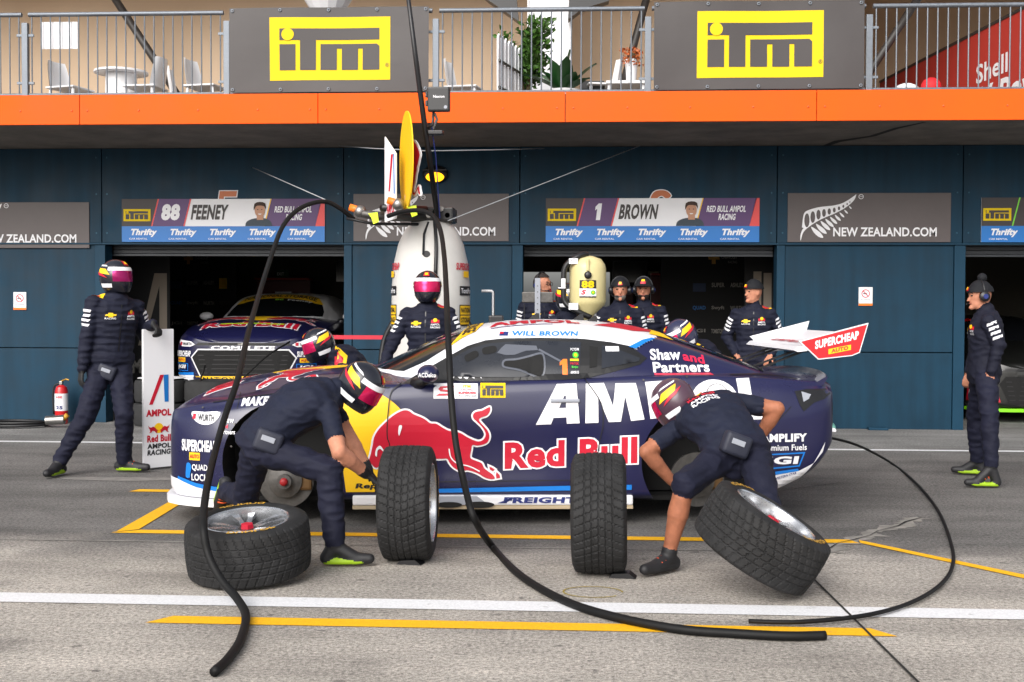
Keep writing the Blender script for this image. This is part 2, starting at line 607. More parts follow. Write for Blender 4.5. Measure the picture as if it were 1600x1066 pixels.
BULL = {'body': [(-0.857, 0.326), (-0.873, 0.351), (-0.86, 0.4), (-0.848, 0.458), (-0.839, 0.508), (-0.807, 0.565), (-0.75, 0.622), (-0.701, 0.663), (-0.645, 0.691), (-0.604, 0.689), (-0.571, 0.667), (-0.522, 0.647), (-0.49, 0.63), (-0.457, 0.606), (-0.416, 0.602), (-0.375, 0.577), (-0.334, 0.556), (-0.302, 0.552), (-0.253, 0.539), (-0.212, 0.514), (-0.171, 0.493), (-0.13, 0.481), (-0.097, 0.493), (-0.081, 0.523), (-0.085, 0.548), (-0.105, 0.581), (-0.138, 0.614), (-0.163, 0.638), (-0.167, 0.663), (-0.147, 0.683), (-0.106, 0.691), (-0.073, 0.708), (-0.053, 0.714), (-0.053, 0.687), (-0.073, 0.659), (-0.106, 0.647), (-0.126, 0.634), (-0.122, 0.618), (-0.089, 0.581), (-0.064, 0.548), (-0.056, 0.514), (-0.068, 0.477), (-0.097, 0.46), (-0.138, 0.452), (-0.171, 0.456), (-0.179, 0.423), (-0.187, 0.373), (-0.17, 0.356), (-0.129, 0.34), (-0.105, 0.327), (-0.092, 0.298), (-0.063, 0.274), (-0.03, 0.249), (-0.018, 0.225), (-0.047, 0.221), (-0.088, 0.233), (-0.129, 0.257), (-0.17, 0.274), (-0.211, 0.282), (-0.244, 0.274), (-0.269, 0.282), (-0.302, 0.303), (-0.326, 0.332), (-0.343, 0.361), (-0.375, 0.361), (-0.416, 0.361), (-0.49, 0.373), (-0.555, 0.357), (-0.621, 0.324), (-0.678, 0.292), (-0.743, 0.301), (-0.784, 0.326), (-0.824, 0.301)], 'h1': [(-0.055, 0.307), (-0.035, 0.298), (-0.018, 0.286), (-0.03, 0.274), (-0.051, 0.286)], 'h2': [(-0.006, 0.27), (0.015, 0.249), (0.019, 0.229), (-0.006, 0.225), (-0.01, 0.249)], 'eye': [(-0.669, 0.59), (-0.648, 0.589), (-0.659, 0.548), (-0.669, 0.522), (-0.675, 0.548)], 'horn': [(-0.832, 0.392), (-0.824, 0.433), (-0.799, 0.454), (-0.775, 0.425), (-0.775, 0.412), (-0.799, 0.433), (-0.816, 0.417), (-0.82, 0.38)], 'leg': [(-0.33, 0.431), (-0.318, 0.373), (-0.277, 0.332), (-0.187, 0.307), (-0.121, 0.274)]}

def bull(parent, mp, tf, red=None, d=.002, step=.05, out=.012):
    red = red or M_RED
    body = smooth2([tf(*p) for p in BULL['body']], 3)
    o2 = [offset2(body, out)] + [offset2([tf(*p) for p in BULL[k]], out) for k in ('h1', 'h2')]
    sheet('bull_outline', o2, mp, d, M_PWHITE, parent, step=step, smooth=False)
    sheet('bull_emblem', [body] + [[tf(*p) for p in BULL[k]] for k in ('h1', 'h2')], mp, d * 2, red, parent, step=step)
    sheet('bull_mark', [smooth2([tf(*p) for p in BULL[k]], 3) for k in ('eye', 'horn')], mp, d * 3.2, M_PWHITE, parent)
    ribbon('bull_mark', smooth2([tf(*p) for p in BULL['leg']], 5, closed=False), out * .7, mp, d * 3.2, M_PWHITE, parent)

def bull_pair(parent, mp, cx, cz, w, d=.002):
    """yellow sun with two charging bulls"""
    sheet('sun_disc', [circle2(cx, cz + .08 * w, .22 * w, 20)], mp, d, M_GOLD, parent)
    for s in (-1, 1):
        pts = [(0, -.02), (.10, .02), (.16, .10), (.26, .16), (.36, .12), (.44, .14), (.50, .22), (.47, .10), (.42, .04), (.40, -.06), (.46, -.12), (.36, -.10), (.30, -.02), (.20, -.04), (.12, -.14), (.06, -.10), (.10, -.04)]
        sheet('bull_emblem', [[(cx + s * (a * w + .01 * w), cz + b * w) for a, b in pts]], mp, d * 2, M_RED, parent)

# ------------------------------------------------------------------ race car assembly
M_BEIGE = mat('raw_composite', (176, 160, 132), 0.6)
M_METAL = mat('machined_metal', (150, 148, 146), 0.35, metal=0.9, rvar=.1)
M_STEEL = mat('dull_steel', (96, 94, 92), 0.5, metal=0.8, noise=(30, .3))
M_GREYG = mat('window_plastic', (40, 43, 50), 0.3, spec=0.35, rvar=.05)
M_LGREY = mat('light_plastic', (150, 154, 164), 0.4)
M_VENT = mat('vent_plastic', (84, 88, 98), 0.45)
M_CARBON = mat('black_satin', (24, 24, 27), 0.38)
M_CYAN = mat('stripe_blue', (20, 118, 205), 0.4)

body_proto, CAR_SOLID = make_body_mesh()
roof_proto = make_roof_mesh()
CARB = bvh_of(CAR_SOLID, roof_proto)
bpy.data.objects.remove(CAR_SOLID)
S = Surf(CARB, (0, 0, 0), (1, 0, 0), (0, 0, 1))
FR = Surf(CARB, (0, 0, 0), (0, -1, 0), (0, 0, 1))
TP = Surf(CARB, (0, 0, 0), (0, -1, 0), (1, 0, 0))
TX = Surf(CARB, (0, 0, 0), (1, 0, 0), (0, 1, 0))

def xz(pts): return [(p[0], p[-1]) for p in pts]

def car_common(root, body, roof, trim):
    """glass, wing, mirrors and aero shared by every car of this shape"""
    ws = [(-.905, -.001), (-.885, .25), (-.82, .46), (-.72, .60), (-.655, .655), (-.50, .645), (-.36, .60), (-.235, .545), (-.15, .50), (-.10, .30), (-.085, 0)]
    plan = ws + [(x, -y) for x, y in reversed(ws[1:-1])]
    wso = sheet('windscreen', [[(-y, x) for x, y in plan]], TP, .003, M_GLASS, root, step=.06, smooth=True)
    rear = [(1.20, 0), (1.20, .40), (1.28, .47), (1.6, .52), (1.92, .55), (1.97, .30), (1.98, 0)]
    sheet('rear_window', [rear + [(x, -y) for x, y in reversed(rear[1:-1])]], TX, .003, M_GLASS, root, step=.06, smooth=True)
    # wing
    wing = empty('rear_wing'); wing.parent = root
    af = [(2.09, 1.10), (2.12, 1.128), (2.20, 1.140), (2.32, 1.150), (2.44, 1.178), (2.53, 1.225), (2.535, 1.218), (2.45, 1.160), (2.33, 1.122), (2.21, 1.100), (2.12, 1.088)]
    MB().prism(af, lambda a, b: (a, -.735, b), lambda a, b: (a, .735, b)).build('main_plane', trim['wing'], wing)
    ep = [(2.12, 1.165), (2.615, 1.295), (2.555, 1.085), (2.50, 1.062), (2.26, 1.035)]
    for s in (-1, 1):
        MB().prism(ep, lambda a, b: (a, s * .736 - (.012 if s > 0 else -.012), b), lambda a, b: (a, s * .736 + (.012 if s > 0 else -.012), b)).build('end_plate', trim['wing'], wing)
        for dx in (0, .10):
            st = [(1.83 + dx, .955), (1.86 + dx, .955), (2.34 + dx * .5, 1.125), (2.29 + dx * .5, 1.125)]
            MB().prism(st, lambda a, b: (a, s * .36 - .013, b), lambda a, b: (a, s * .36 + .013, b)).build('wing_strut', M_CARBON, wing)
    # boot spoiler
    rows = []
    for q in np.linspace(-1, 1, 25):
        y = .80 * q; xo = 2.40 - .10 * abs(q) ** 2.5
        h0 = .045 * abs(q) ** 2
        rows.append([(xo - .24, y, .925 - h0), (xo - .06, y, .928 - h0), (xo, y, .945 - h0 * .6), (xo + .012, y, .938 - h0 * .6), (xo - .02, y, .90 - h0), (xo - .24, y, .88 - h0)])
    MB().rings(rows).build('boot_spoiler', trim['body2'], root, smooth=True, auto=35)
    # mirrors
    for s in (-1, 1):
        mo = MB().ball((-.47, s * .985, .945), (.075, .095, .062), 14, 9)
        mo = mo.build('mirror', trim['body'], root, smooth=True)
        MB().tube([(-.56, s * .86, .865), (-.52, s * .92, .88), (-.47, s * .97, .91)], [.05, .035, .03], 8).build('mirror_arm', M_CARBON, mo, smooth=True)
    # splitter
    half = [(-2.345, .0), (-2.345, .42), (-2.325, .60), (-2.28, .74), (-2.19, .84), (-2.06, .92), (-1.9, .965), (-1.885, .965), (-1.885, .80), (-1.95, .0)]
    plan = half + [(x, -y) for x, y in reversed(half[1:-1])]
    MB().prism(plan, lambda a, b: (a, b, .035), lambda a, b: (a, b, .078)).build('splitter', trim['split'], root)
    for s in (-1, 1):
        MB().box((-.985, s * .86, .045), (.93, s * .955, .112), .012).build('side_skirt', trim['skirt'], root)
        MB().box((-.985, s * .87, .018), (.93, s * .948, .0435)).build('skirt_edge', trim['edge'], root)
    # diffuser and floor
    MB().box((-1.9, -.70, .04), (1.85, .70, .07)).build('floor_pan', M_DARK, root)
    return wso

def seams(body):
    ribbon('panel_gap', smooth2(xz([(-.655, 0, .868), (-.722, 0, .818), (-.742, 0, .698), (-.75, 0, .524), (-.731, 0, .435), (-.716, 0, .16)]), 6, closed=False), .007, S, .014, M_BLACK, body)
    ribbon('panel_gap', smooth2(xz([(.596, 0, .905), (.702, 0, .752), (.72, 0, .612), (.691, 0, .436), (.671, 0, .16)]), 6, closed=False), .006, S, .014, M_BLACK, body)
    ribbon('panel_gap', smooth2([(-1.77, .70), (-1.765, .765), (-1.78, .80)], 5, closed=False), .005, S, .0035, M_BLACK, body)
    for s in (-1, 1):
        ribbon('panel_gap', smooth2([(s * .80, -1.85), (s * .80, -1.4), (s * .78, -1.0)], 10, closed=False), .007, TP, .003, M_BLACK, body)
    ribbon('panel_gap', smooth2([(-.735, .845), (-.95, .842), (-1.25, .822), (-1.6, .79), (-1.95, .735)], 6, closed=False), .005, S, .006, M_BLACK, body)
    ribbon('panel_gap', smooth2([(-.72, .20), (-.2, .205), (.67, .215)], 8, closed=False), .005, S, .006, M_BLACK, body)
    ribbon('panel_gap', smooth2([(1.62, .93), (1.9, .925), (2.1, .90)], 6, closed=False), .004, S, .006, M_BLACK, body)
    fl = circle2(1.50, .80, .075, 24)
    ribbon('fuel_flap_gap', fl + fl[:2], .004, S, .008, M_BLACK, body)
    for fx_, fz_ in ((-.70, .25), (-.70, .60), (.64, .25), (-1.78, .60), (-1.80, .45), (1.86, .62), (1.84, .44), (-2.02, .70), (1.0, .90), (1.3, .92)):
        sheet('fastener', [circle2(fx_, fz_, .007, 8)], S, .008, M_STEEL, body)
    ribbon('panel_gap', smooth2([(2.02, .72), (1.90, .60), (1.80, .50)], 6, closed=False), .005, S, .0035, M_BLACK, body)

# ---------------- the car being serviced in the lane
car = tag(empty('race_car', (-.62, 8.98, .10), R(5)), 'navy race coupe with white roof and large red bull on its door', 'race car')
body = body_proto; body.parent = car
roof = roof_proto; roof.parent = car
wso = car_common(car, body, roof, dict(wing=M_WHITE, body2=M_NAVY, body=M_NAVY, split=M_WHITE, skirt=M_WHITE, edge=M_BEIGE))
seams(body)
# side glass
winframe = xz([(-.655, 0, .868), (-.505, 0, .956), (-.34, 0, 1.05), (-.205, 0, 1.124), (-.079, 0, 1.163), (.051, 0, 1.177), (.304, 0, 1.182), (.557, 0, 1.178), (.62, 0, 1.174), (.805, 0, 1.152), (.941, 0, 1.125), (1.051, 0, 1.042), (.995, 0, .999), (.788, 0, .948), (.587, 0, .905), (.453, 0, .897), (-.252, 0, .885), (-.558, 0, .872)])
fr = sheet('window_frame', [winframe], S, .003, M_BLACK, car, step=.05)
sw = sheet('side_window', [xz([(-.319, 0, .915), (-.33, 0, 1.024), (-.187, 0, 1.105), (-.052, 0, 1.141), (.105, 0, 1.155), (.33, 0, 1.16), (.591, 0, 1.152), (.565, 0, .926), (.101, 0, .913)])], S, .007, M_GREYG, car, step=.06, smooth=True)
qw = sheet('quarter_window', [xz([(.735, 0, 1.13), (.86, 0, 1.099), (1.0, 0, 1.042), (.988, 0, 1.021), (.722, 0, .974)])], S, .006, M_GREYG, car, step=.06, smooth=True)
sheet('air_slot', [xz([(.648, 0, 1.125), (.706, 0, 1.117), (.691, 0, .987), (.638, 0, .978)])], S, .006, M_DARK, qw)
sheet('sticker', [rect2(.76, 1.088, .855, 1.122)], S, .008, M_PWHITE, qw)
for cx, cz, a in ((-.178, 1.052, .45), (-.053, 1.094, .2)):
    sl = [(cx + (u * math.cos(a) - v * math.sin(a)), cz + (u * math.sin(a) + v * math.cos(a))) for u, v in smooth2([(-.05, -.015), (-.03, -.024), (.03, -.024), (.05, -.01), (.05, .012), (.03, .024), (-.03, .024), (-.05, .012)], 3)]
    sheet('vent_hole', [sl], S, .010, M_DARK, sw)
sheet('vent_duct', [xz([(.0, 0, 1.075), (.03, 0, 1.11), (.06, 0, 1.135), (.16, 0, 1.13), (.275, 0, 1.125), (.285, 0, 1.095), (.20, 0, 1.09), (.12, 0, 1.062), (.06, 0, 1.06)])], S, .010, M_VENT, sw)
duct = smooth2(xz([(.045, 0, 1.00), (.06, 0, .985), (.16, 0, .968), (.26, 0, .928), (.305, 0, .93), (.32, 0, .985), (.315, 0, 1.055), (.29, 0, 1.065), (.22, 0, 1.045), (.13, 0, 1.025), (.06, 0, 1.02)]), 3)
sheet('vent_rim', [offset2(duct, .014)], S, .010, M_VENT, sw)
sheet('vent_mouth', [duct], S, .014, M_DARK, sw)
ribbon('cage_tube', [(.29, 1.10), (.44, 1.02)], .014, S, .010, M_VENT, sw)
sheet('race_number', [ONE(.432, .93, .055, .105)], S, .010, M_ORG, sw, step=.03)
sheet('sticker', [circle2(.545, 1.062, .021, 16)], S, .010, M_GREEN, sw)
sheet('sticker', [circle2(.545, 1.062, .011, 12)], S, .013, M_YEL, sw)
sheet('sticker', [rect2(.505, 1.022, .565, 1.037)], S, .010, M_GOLD, sw)
text('lettering', 'PIRTEK', (.505, .998, .565, 1.012), S, .010, M_RED, sw, bold=.03)
text('lettering', 'Enjo', (.515, .972, .558, .990), S, .010, M_GREEN, sw, bold=.03)
text('lettering', 'ARMOR 55', (.505, .938, .562, .956), S, .010, M_PWHITE, sw, bold=.03)
text('lettering', 'PCYDM', (.512, 1.092, .570, 1.110), S, .010, M_PWHITE, sw, bold=.02)
# windscreen banner
nb = [(x, y) for x, y in [(-.235, .545), (-.15, .50), (-.10, .30), (-.085, 0)]]
ban = [(y, x) for x, y in nb] + [(0, -.215), (.30, -.235), (.50, -.30), (.60, -.36)]
ban = [(.60, -.335), (.545, -.235), (.50, -.15), (.30, -.10), (0, -.085), (-.30, -.10), (-.50, -.15), (-.545, -.235), (-.60, -.335), (-.45, -.26), (-.25, -.215), (0, -.205), (.25, -.215), (.45, -.26)]
sheet('sun_strip', [ban], TP, .005, M_GOLD, wso, step=.05)
text('lettering', 'NATIONAL STORAGE', (-.50, -.205, .50, -.11), TP, .008, M_INK, wso, bold=.03, step=.06, arc=lambda u, v: (u, v - .18 * u * u))
# livery on the near side
for shape, hole in (([(0.261, 0.595), (0.406, 0.871), (0.539, 0.875), (0.56, 0.606), (0.473, 0.603), (0.47, 0.646), (0.381, 0.642), (0.365, 0.599)], [[(0.419, 0.709), (0.456, 0.794), (0.467, 0.794), (0.467, 0.71)]]), ([(0.599, 0.606), (0.604, 0.873), (0.728, 0.879), (0.788, 0.725), (0.807, 0.877), (0.946, 0.879), (1.002, 0.634), (0.911, 0.623), (0.871, 0.79), (0.842, 0.618), (0.759, 0.614), (0.687, 0.786), (0.689, 0.61)], []), ([(1.01, 0.886), (1.145, 0.896), (1.203, 0.886), (1.235, 0.847), (1.237, 0.798), (1.212, 0.748), (1.17, 0.725), (1.125, 0.717), (1.133, 0.648), (1.042, 0.637)], [[(1.108, 0.839), (1.145, 0.841), (1.162, 0.818), (1.158, 0.786), (1.116, 0.778)]]), ([(1.645, 0.761), (1.641, 0.73), (1.629, 0.699), (1.61, 0.672), (1.584, 0.65), (1.553, 0.633), (1.518, 0.622), (1.482, 0.619), (1.445, 0.622), (1.411, 0.633), (1.379, 0.65), (1.354, 0.672), (1.334, 0.699), (1.322, 0.73), (1.318, 0.761), (1.322, 0.793), (1.334, 0.823), (1.354, 0.851), (1.379, 0.873), (1.411, 0.89), (1.445, 0.901), (1.482, 0.904), (1.518, 0.901), (1.553, 0.89), (1.584, 0.873), (1.61, 0.851), (1.629, 0.823), (1.641, 0.793)], [[(1.552, 0.761), (1.549, 0.743), (1.539, 0.726), (1.523, 0.712), (1.503, 0.704), (1.482, 0.701), (1.46, 0.704), (1.44, 0.712), (1.424, 0.726), (1.414, 0.743), (1.411, 0.761), (1.414, 0.78), (1.424, 0.797), (1.44, 0.81), (1.46, 0.819), (1.482, 0.822), (1.503, 0.819), (1.523, 0.81), (1.539, 0.797), (1.549, 0.78)]]), ([(1.641, 0.909), (1.734, 0.913), (1.747, 0.701), (1.849, 0.705), (1.853, 0.636), (1.667, 0.632)], [])):
    sheet('lettering', [shape], S, .0055, M_PWHITE, body, holes=hole, step=.05, cuts=[circle2(HUBS[1], .34, .414, 48)])
arc = lambda u, v: (u, v + .048 * (u - .034) / .94)
text('lettering_outline', 'Red Bull', (.05, .285, .955, .470), S, .0025, M_PWHITE, body, bold=.085, like=.04, step=.08, arc=arc)
text('lettering', 'Red Bull', (.05, .285, .955, .470), S, .005, M_RED, body, bold=.04, step=.08, arc=arc)
arch_cut = circle2(HUBS[0], .34, .414, 48)
yell = [p for p in circle2(-1.02, .40, .475, 48)]
yell = [(-.565, .50), (-.60, .62), (-.66, .70), (-.75, .775), (-.87, .828), (-1.0, .838), (-1.12, .80), (-1.22, .74), (-1.30, .70), (-1.2, .5), (-1.05, .30), (-1.03, .135), (-.60, .135), (-.56, .30)]
sheet('sun_disc', [smooth2(yell[:9], 4, closed=False) + yell[9:]], S, .004, M_GOLD, body, step=.04, cuts=[arch_cut])
bull(body, S, lambda a, b: (a, b), d=.006)
sk = sheet('sticker', [smooth2(rect2(-.437, .772, -.135, .872), 1)], S, .005, M_PWHITE, body, step=.04)
s1 = [(-.42, .79), (-.40, .805), (-.34, .805), (-.33, .815), (-.39, .82), (-.405, .835), (-.39, .852), (-.30, .858), (-.295, .848), (-.37, .842), (-.375, .832), (-.315, .828), (-.30, .812), (-.32, .793)]
sheet('series_emblem', [s1], S, .0085, M_RED, body)
text('lettering', 'ITM', (-.235, .845, -.185, .862), S, .0085, M_YEL, body, bold=.04)
text('lettering', 'TAUPO', (-.255, .825, -.165, .838), S, .0085, M_RED, body, bold=.0)
text('lettering', 'SUPER400', (-.268, .803, -.148, .819), S, .0085, M_RED, body, bold=.05)
text('lettering', '19-21 APRIL 2024', (-.268, .785, -.148, .796), S, .0085, M_CHAR, body, bold=.0)
itm(body, S, -.118, .778, .172, .098, d=.0042, step=.03)
text('lettering', 'Shaw', (1.075, 1.028, 1.30, 1.105), S, .004, M_PWHITE, body, bold=.03, step=.06)
text('lettering', 'and', (1.315, 1.028, 1.475, 1.090), S, .004, mat('print_pink', (214, 34, 72), .45), body, bold=.03, step=.06, arc=lambda u, v: (u, v - .03 * (u - 1.3) / .17))
text('lettering', 'Partners', (1.085, .945, 1.50, 1.015), S, .004, M_PWHITE, body, bold=.03, step=.06)
ribbon('underline', [(1.09, .936), (1.3, .936), (1.5, .936)], .010, S, .004, mat('print_pink', (214, 34, 72)), body)
blue_c = smooth2([(.93, 1.125), (1.0, 1.148), (1.075, 1.168), (1.16, 1.172), (1.10, 1.145), (1.03, 1.122), (.985, 1.095)], 3)
sheet('stripe', [[(.925, 1.118), (1.03, 1.165), (1.10, 1.178), (1.13, 1.172), (1.06, 1.15), (.975, 1.105)]], S, .014, M_CYAN, roof, step=.015)
text('lettering', 'WILL BROWN', (.10, 1.196, .575, 1.228), S, .004, M_CYAN, roof, bold=.035, shear=.25, step=.05)
sheet('flag', [rect2(.015, 1.195, .075, 1.222, .008)], S, .004, M_NINK, roof)
sheet('flag_canton', [rect2(.018, 1.207, .045, 1.221, .004)], S, .006, M_RED, roof)
text('lettering', 'AMPOL', (-.05, -.48, .60, -.28), TX, .004, M_RED, roof, bold=.05, step=.08)
sheet('stripe', [[(-.04, -.525), (.40, -.53), (.40, -.515), (-.04, -.51)]], TX, .004, M_NINK, roof, step=.06)
sheet('stripe', [[(.70, -.50), (.98, -.52), (1.14, -.40), (1.14, .40), (.98, .52), (.86, .3), (.80, 0), (.86, -.3)]], TX, .004, M_RED, roof, step=.06)
sheet('stripe', [[(1.10, -.50), (1.28, -.49), (1.24, -.40), (1.20, 0), (1.24, .40), (1.28, .49), (1.10, .5), (1.145, .3), (1.15, 0), (1.145, -.3)]], TX, .006, M_GOLD, roof, step=.06)
# nose, near side
sheet('headlight', [smooth2([(-2.10, .668), (-2.0, .672), (-1.885, .675), (-1.92, .61), (-1.99, .588), (-2.06, .61)], 3)], S, .004, M_PWHITE, body, step=.04)
text('lettering', 'WURTH', (-2.045, .612, -1.925, .658), S, .007, M_INK, body, bold=.03, step=.04)
sheet('sticker', [rect2(-2.085, .625, -2.062, .658)], S, .007, M_RED, body)
text('lettering', 'Shaw', (-1.875, .605, -1.785, .645), S, .0045, M_PWHITE, body, bold=.02)
text('lettering', 'and', (-1.880, .570, -1.825, .595), S, .0045, mat('print_pink', (214, 34, 72)), body, bold=.02)
text('lettering', 'Partners', (-1.885, .530, -1.775, .560), S, .0045, M_PWHITE, body, bold=.02)
text('lettering', 'SUPERCHEAP', (-2.165, .405, -1.905, .485), S, .004, M_PWHITE, body, bold=.045, step=.04, arc=lambda u, v: (u, v + .0 * u))
sheet('sticker', [rect2(-2.105, .345, -2.025, .398)], S, .004, M_GOLD, body, step=.04)
text('lettering', 'AUTO', (-2.10, .358, -2.03, .386), S, .0065, M_RED, body, bold=.04)
sheet('sticker', [smooth2([(-2.135, .225), (-2.105, .222), (-2.10, .25), (-2.09, .295), (-2.10, .322), (-2.125, .322), (-2.132, .28)], 2)], S, .005, M_CYAN, body, step=.02)
text('lettering', 'QUAD', (-2.085, .270, -1.970, .318), S, .004, M_PWHITE, body, bold=.02)
text('lettering', 'LOCK', (-2.090, .205, -1.965, .252), S, .004, M_PWHITE, body, bold=.02)
text('lettering', 'MAKE IT', (-1.745, .716, -1.47, .775), S, .004, M_PWHITE, body, bold=.05, shear=.15, step=.05, arc=lambda u, v: (u, v + .05 * (u + 1.74)))
text('lettering', 'COMPLETE', (-1.455, .735, -1.19, .79), S, .004, M_GOLD, body, bold=.05, shear=.15, step=.05, arc=lambda u, v: (u, v + .05 * (u + 1.45)))
for cz, mm, t in ((0, M_WHITE, 0), (1, M_CYAN, 1)):
    if t == 0:
        sheet('bumper_band', [[(-2.30, .085), (-1.875, .085), (-1.875, .135), (-2.05, .16), (-2.20, .205), (-2.30, .215)]], S, .006, mm, body, step=.025, cuts=[arch_cut])
        sheet('bumper_band', [[(-.72, .085), (.72, .085), (.72, .20), (-.72, .20)]], FR, .0045, mm, body, step=.05)
    else:
        sheet('stripe', [[(-2.05, .16), (-1.875, .135), (-1.875, .165), (-2.05, .188), (-2.14, .212), (-2.20, .225), (-2.20, .205)]], S, .009, mm, body, step=.025, cuts=[arch_cut])
text('lettering', 'NATIONAL STORAGE', (-.55, .12, .55, .18), FR, .008, M_INK, body, bold=.03, step=.06)
# lower side
sheet('stripe', [[(-.40, .128), (.92, .150), (.92, .185), (-.40, .155)]], S, .007, M_CYAN, body, step=.04, cuts=[circle2(HUBS[1], .34, .414, 48)])
SK = Flat((0, -.957, 0))
text('lettering', 'FREIGHT', (.04, .06, .55, .102), SK, .003, M_NINK, car, bold=.05, shear=.2)
sheet('stripe', [[(.0, .06), (.055, .06), (.12, .10), (.105, .10)]], SK, .003, M_NINK, car)
sheet('grey_patch', [[(-.42, .05), (-.06, .05), (-.14, .109), (-.42, .109)]], SK, .0025, M_LGREY, car)
sheet('exhaust', [circle2(-.12, .05, .10, 20, .022), circle2(-.33, .05, .09, 20, .020)], SK, .006, M_DARK, car)
text('lettering', 'Repco', (-.97, .15, -.72, .195), S, .006, M_INK, body, bold=.04, shear=.3)
# tail, near side
ta = [(2.05, .822), (2.14, .835), (2.30, .835), (2.335, .80), (2.27, .765), (2.19, .745), (2.11, .685), (2.085, .725)]
sheet('tail_light', [ta], S, .004, M_CARBON, body, step=.04)
sheet('tail_lens', [[(2.10, .82), (2.17, .80), (2.15, .77), (2.11, .75)]], S, .007, M_LGREY, body)
sheet('bumper_band', [[(1.80, .115), (1.95, .155), (2.10, .225), (2.26, .40), (2.28, .47), (2.19, .325), (2.08, .275), (1.80, .235)]], S, .007, M_WHITE, body, step=.025, cuts=[circle2(HUBS[1], .34, .414, 48)])
sheet('stripe', [[(1.80, .236), (2.08, .276), (2.07, .292), (1.80, .262)]], S, .010, M_CYAN, body, step=.03, cuts=[circle2(HUBS[1], .34, .414, 48)])
text('lettering', 'AMPLIFY', (1.80, .478, 2.135, .535), S, .004, M_PWHITE, body, bold=.05, step=.06)
text('lettering', 'Premium Fuels', (1.80, .418, 2.135, .46), S, .004, M_PWHITE, body, bold=.02, step=.06)
jg = [(1.80, .285), (2.085, .305), (2.125, .405), (1.80, .395)]
sheet('sticker_border', [jg], S, .004, M_CYAN, body, step=.05, holes=[offset2(jg, -.010)])
text('lettering', 'JGI', (1.815, .308, 2.08, .378), S, .004, M_PWHITE, body, bold=.05, shear=.2, step=.05)
text('lettering', 'WESTERN STAR', (1.90, .215, 2.06, .232), S, .012, M_NINK, body, bold=.02, arc=lambda u, v: (u, v + .25 * (u - 1.9)))
sheet('sticker', [[(1.855, .19), (1.885, .195), (1.885, .22), (1.872, .238), (1.858, .22)]], S, .012, M_NINK, body)
# wing print
EPm = Flat((0, -.7485, 0))
wing = [c for c in car.children if c.name.startswith('rear_wing')][0]
ep2 = [(2.12, 1.165), (2.615, 1.295), (2.555, 1.085), (2.50, 1.062), (2.26, 1.035)]
sheet('end_plate_print', [offset2(ep2, -.008)], EPm, .002, mat('wing_red', (206, 32, 40), .4), wing)
text('lettering', 'SUPERCHEAP', (2.235, 1.145, 2.545, 1.205), EPm, .004, M_PWHITE, wing, bold=.045, arc=lambda u, v: (u, v + .24 * (u - 2.39)))
sheet('sticker', [[(2.33, 1.073), (2.49, 1.105), (2.49, 1.142), (2.33, 1.11)]], EPm, .004, M_GOLD, wing)
text('lettering', 'AUTO', (2.35, 1.095, 2.47, 1.122), EPm, .006, M_RED, wing, bold=.04, arc=lambda u, v: (u, v + .2 * (u - 2.41)))
WP = Flat((2.20, 0, 1.1415), (0, -1, 0), (.99, 0, .085))
text('lettering', 'AMPLIFY', (-.62, .02, .62, .115), WP, .004, M_RED, wing, bold=.04)
# roof fittings
MB().box((-.05, -.10, 1.262), (.06, .10, 1.335), .012).build('roof_camera', M_CARBON, car)
for ax, h in ((.22, .12), (-.01, .22)):
    MB().tube([(ax, .0, 1.29), (ax, 0, 1.30 + h)], .004, 6).build('antenna', M_CARBON, car)
for ax, ay in ((.30, .05), (.64, .08), (.72, -.16)):
    zz = fx['gz'](ax) - (.012 if ay < -.1 else .004)
    MB().prism([(ax - .05, zz), (ax + .04, zz), (ax + .035, zz + .05), (ax + .015, zz + .052)], lambda a, b: (a, ay - .012, b), lambda a, b: (a, ay + .012, b)).build('roof_fin', M_CARBON, car)
for q in ((-.985, .985),):
    pass
text('lettering', 'ACDelco', (-.535, .925, -.415, .955), Flat((0, -1.078, 0)), .004, M_PWHITE, car, bold=.03)
MB().box((.36, -.962, .748), (.56, -.93, .772), .008).build('door_handle', M_LGREY, car)
# brakes, jacks
for hx in HUBS:
    bd = MB().lathe([(.03, -.06), (.19, -.06), (.19, -.028), (.12, -.028), (.115, -.10), (.05, -.11), (.05, -.15), (.03, -.15)], 36, (hx, -.76, .20), 'Y').build('brake_disc', M_STEEL, car, smooth=True, auto=30)
    MB().box((hx + .06, -.845, .13), (hx + .18, -.76, .27), .02).build('caliper', mat('caliper_bronze', (110, 84, 54), .4, metal=.5), bd)
    MB().lathe([(.005, -.18), (.024, -.178), (.028, -.15), (.028, -.14)], 16, (hx, -.76, .20), 'Y').build('wheel_spigot', mat('spigot_red', (150, 24, 30), .5), bd, smooth=True)
    MB().tube([(hx, -.78, .20), (hx, -.45, .24)], .045, 10).build('upright', M_CARBON, car, smooth=True)
for jx in (-.75, .85):
    for jy in (-.45, .45):
        MB().tube([(jx, jy, -.10), (jx, jy, .06)], .03, 12).build('air_jack', M_METAL, car, smooth=True)
# hood
def hood_print(b, front):
    tf = lambda u, v: (u, v)
    hb = (-.60, -2.02, .60, -1.80)
    hm = lambda u, v: (u, v - .10 * u * u)
    text('lettering_outline', 'Red Bull', hb, TP, .003, M_PWHITE, b, bold=.085, like=.04, step=.08, arc=hm)
    text('lettering', 'Red Bull', hb, TP, .0065, M_RED, b, bold=.04, step=.08, arc=hm)
    sheet('sun_disc', [circle2(0, -1.38, .30, 36)], TP, .003, M_GOLD, b, step=.08)
    cxs = -.645; czs = .5
    for s in (-1, 1):
        f = lambda a, c, s=s: (s * (.12 + (a + .857) * .72), -1.47 + (c - .45) * .85)
        bull(b, TP, f, d=.003, step=.06, out=.012)
hood_print(body, False)
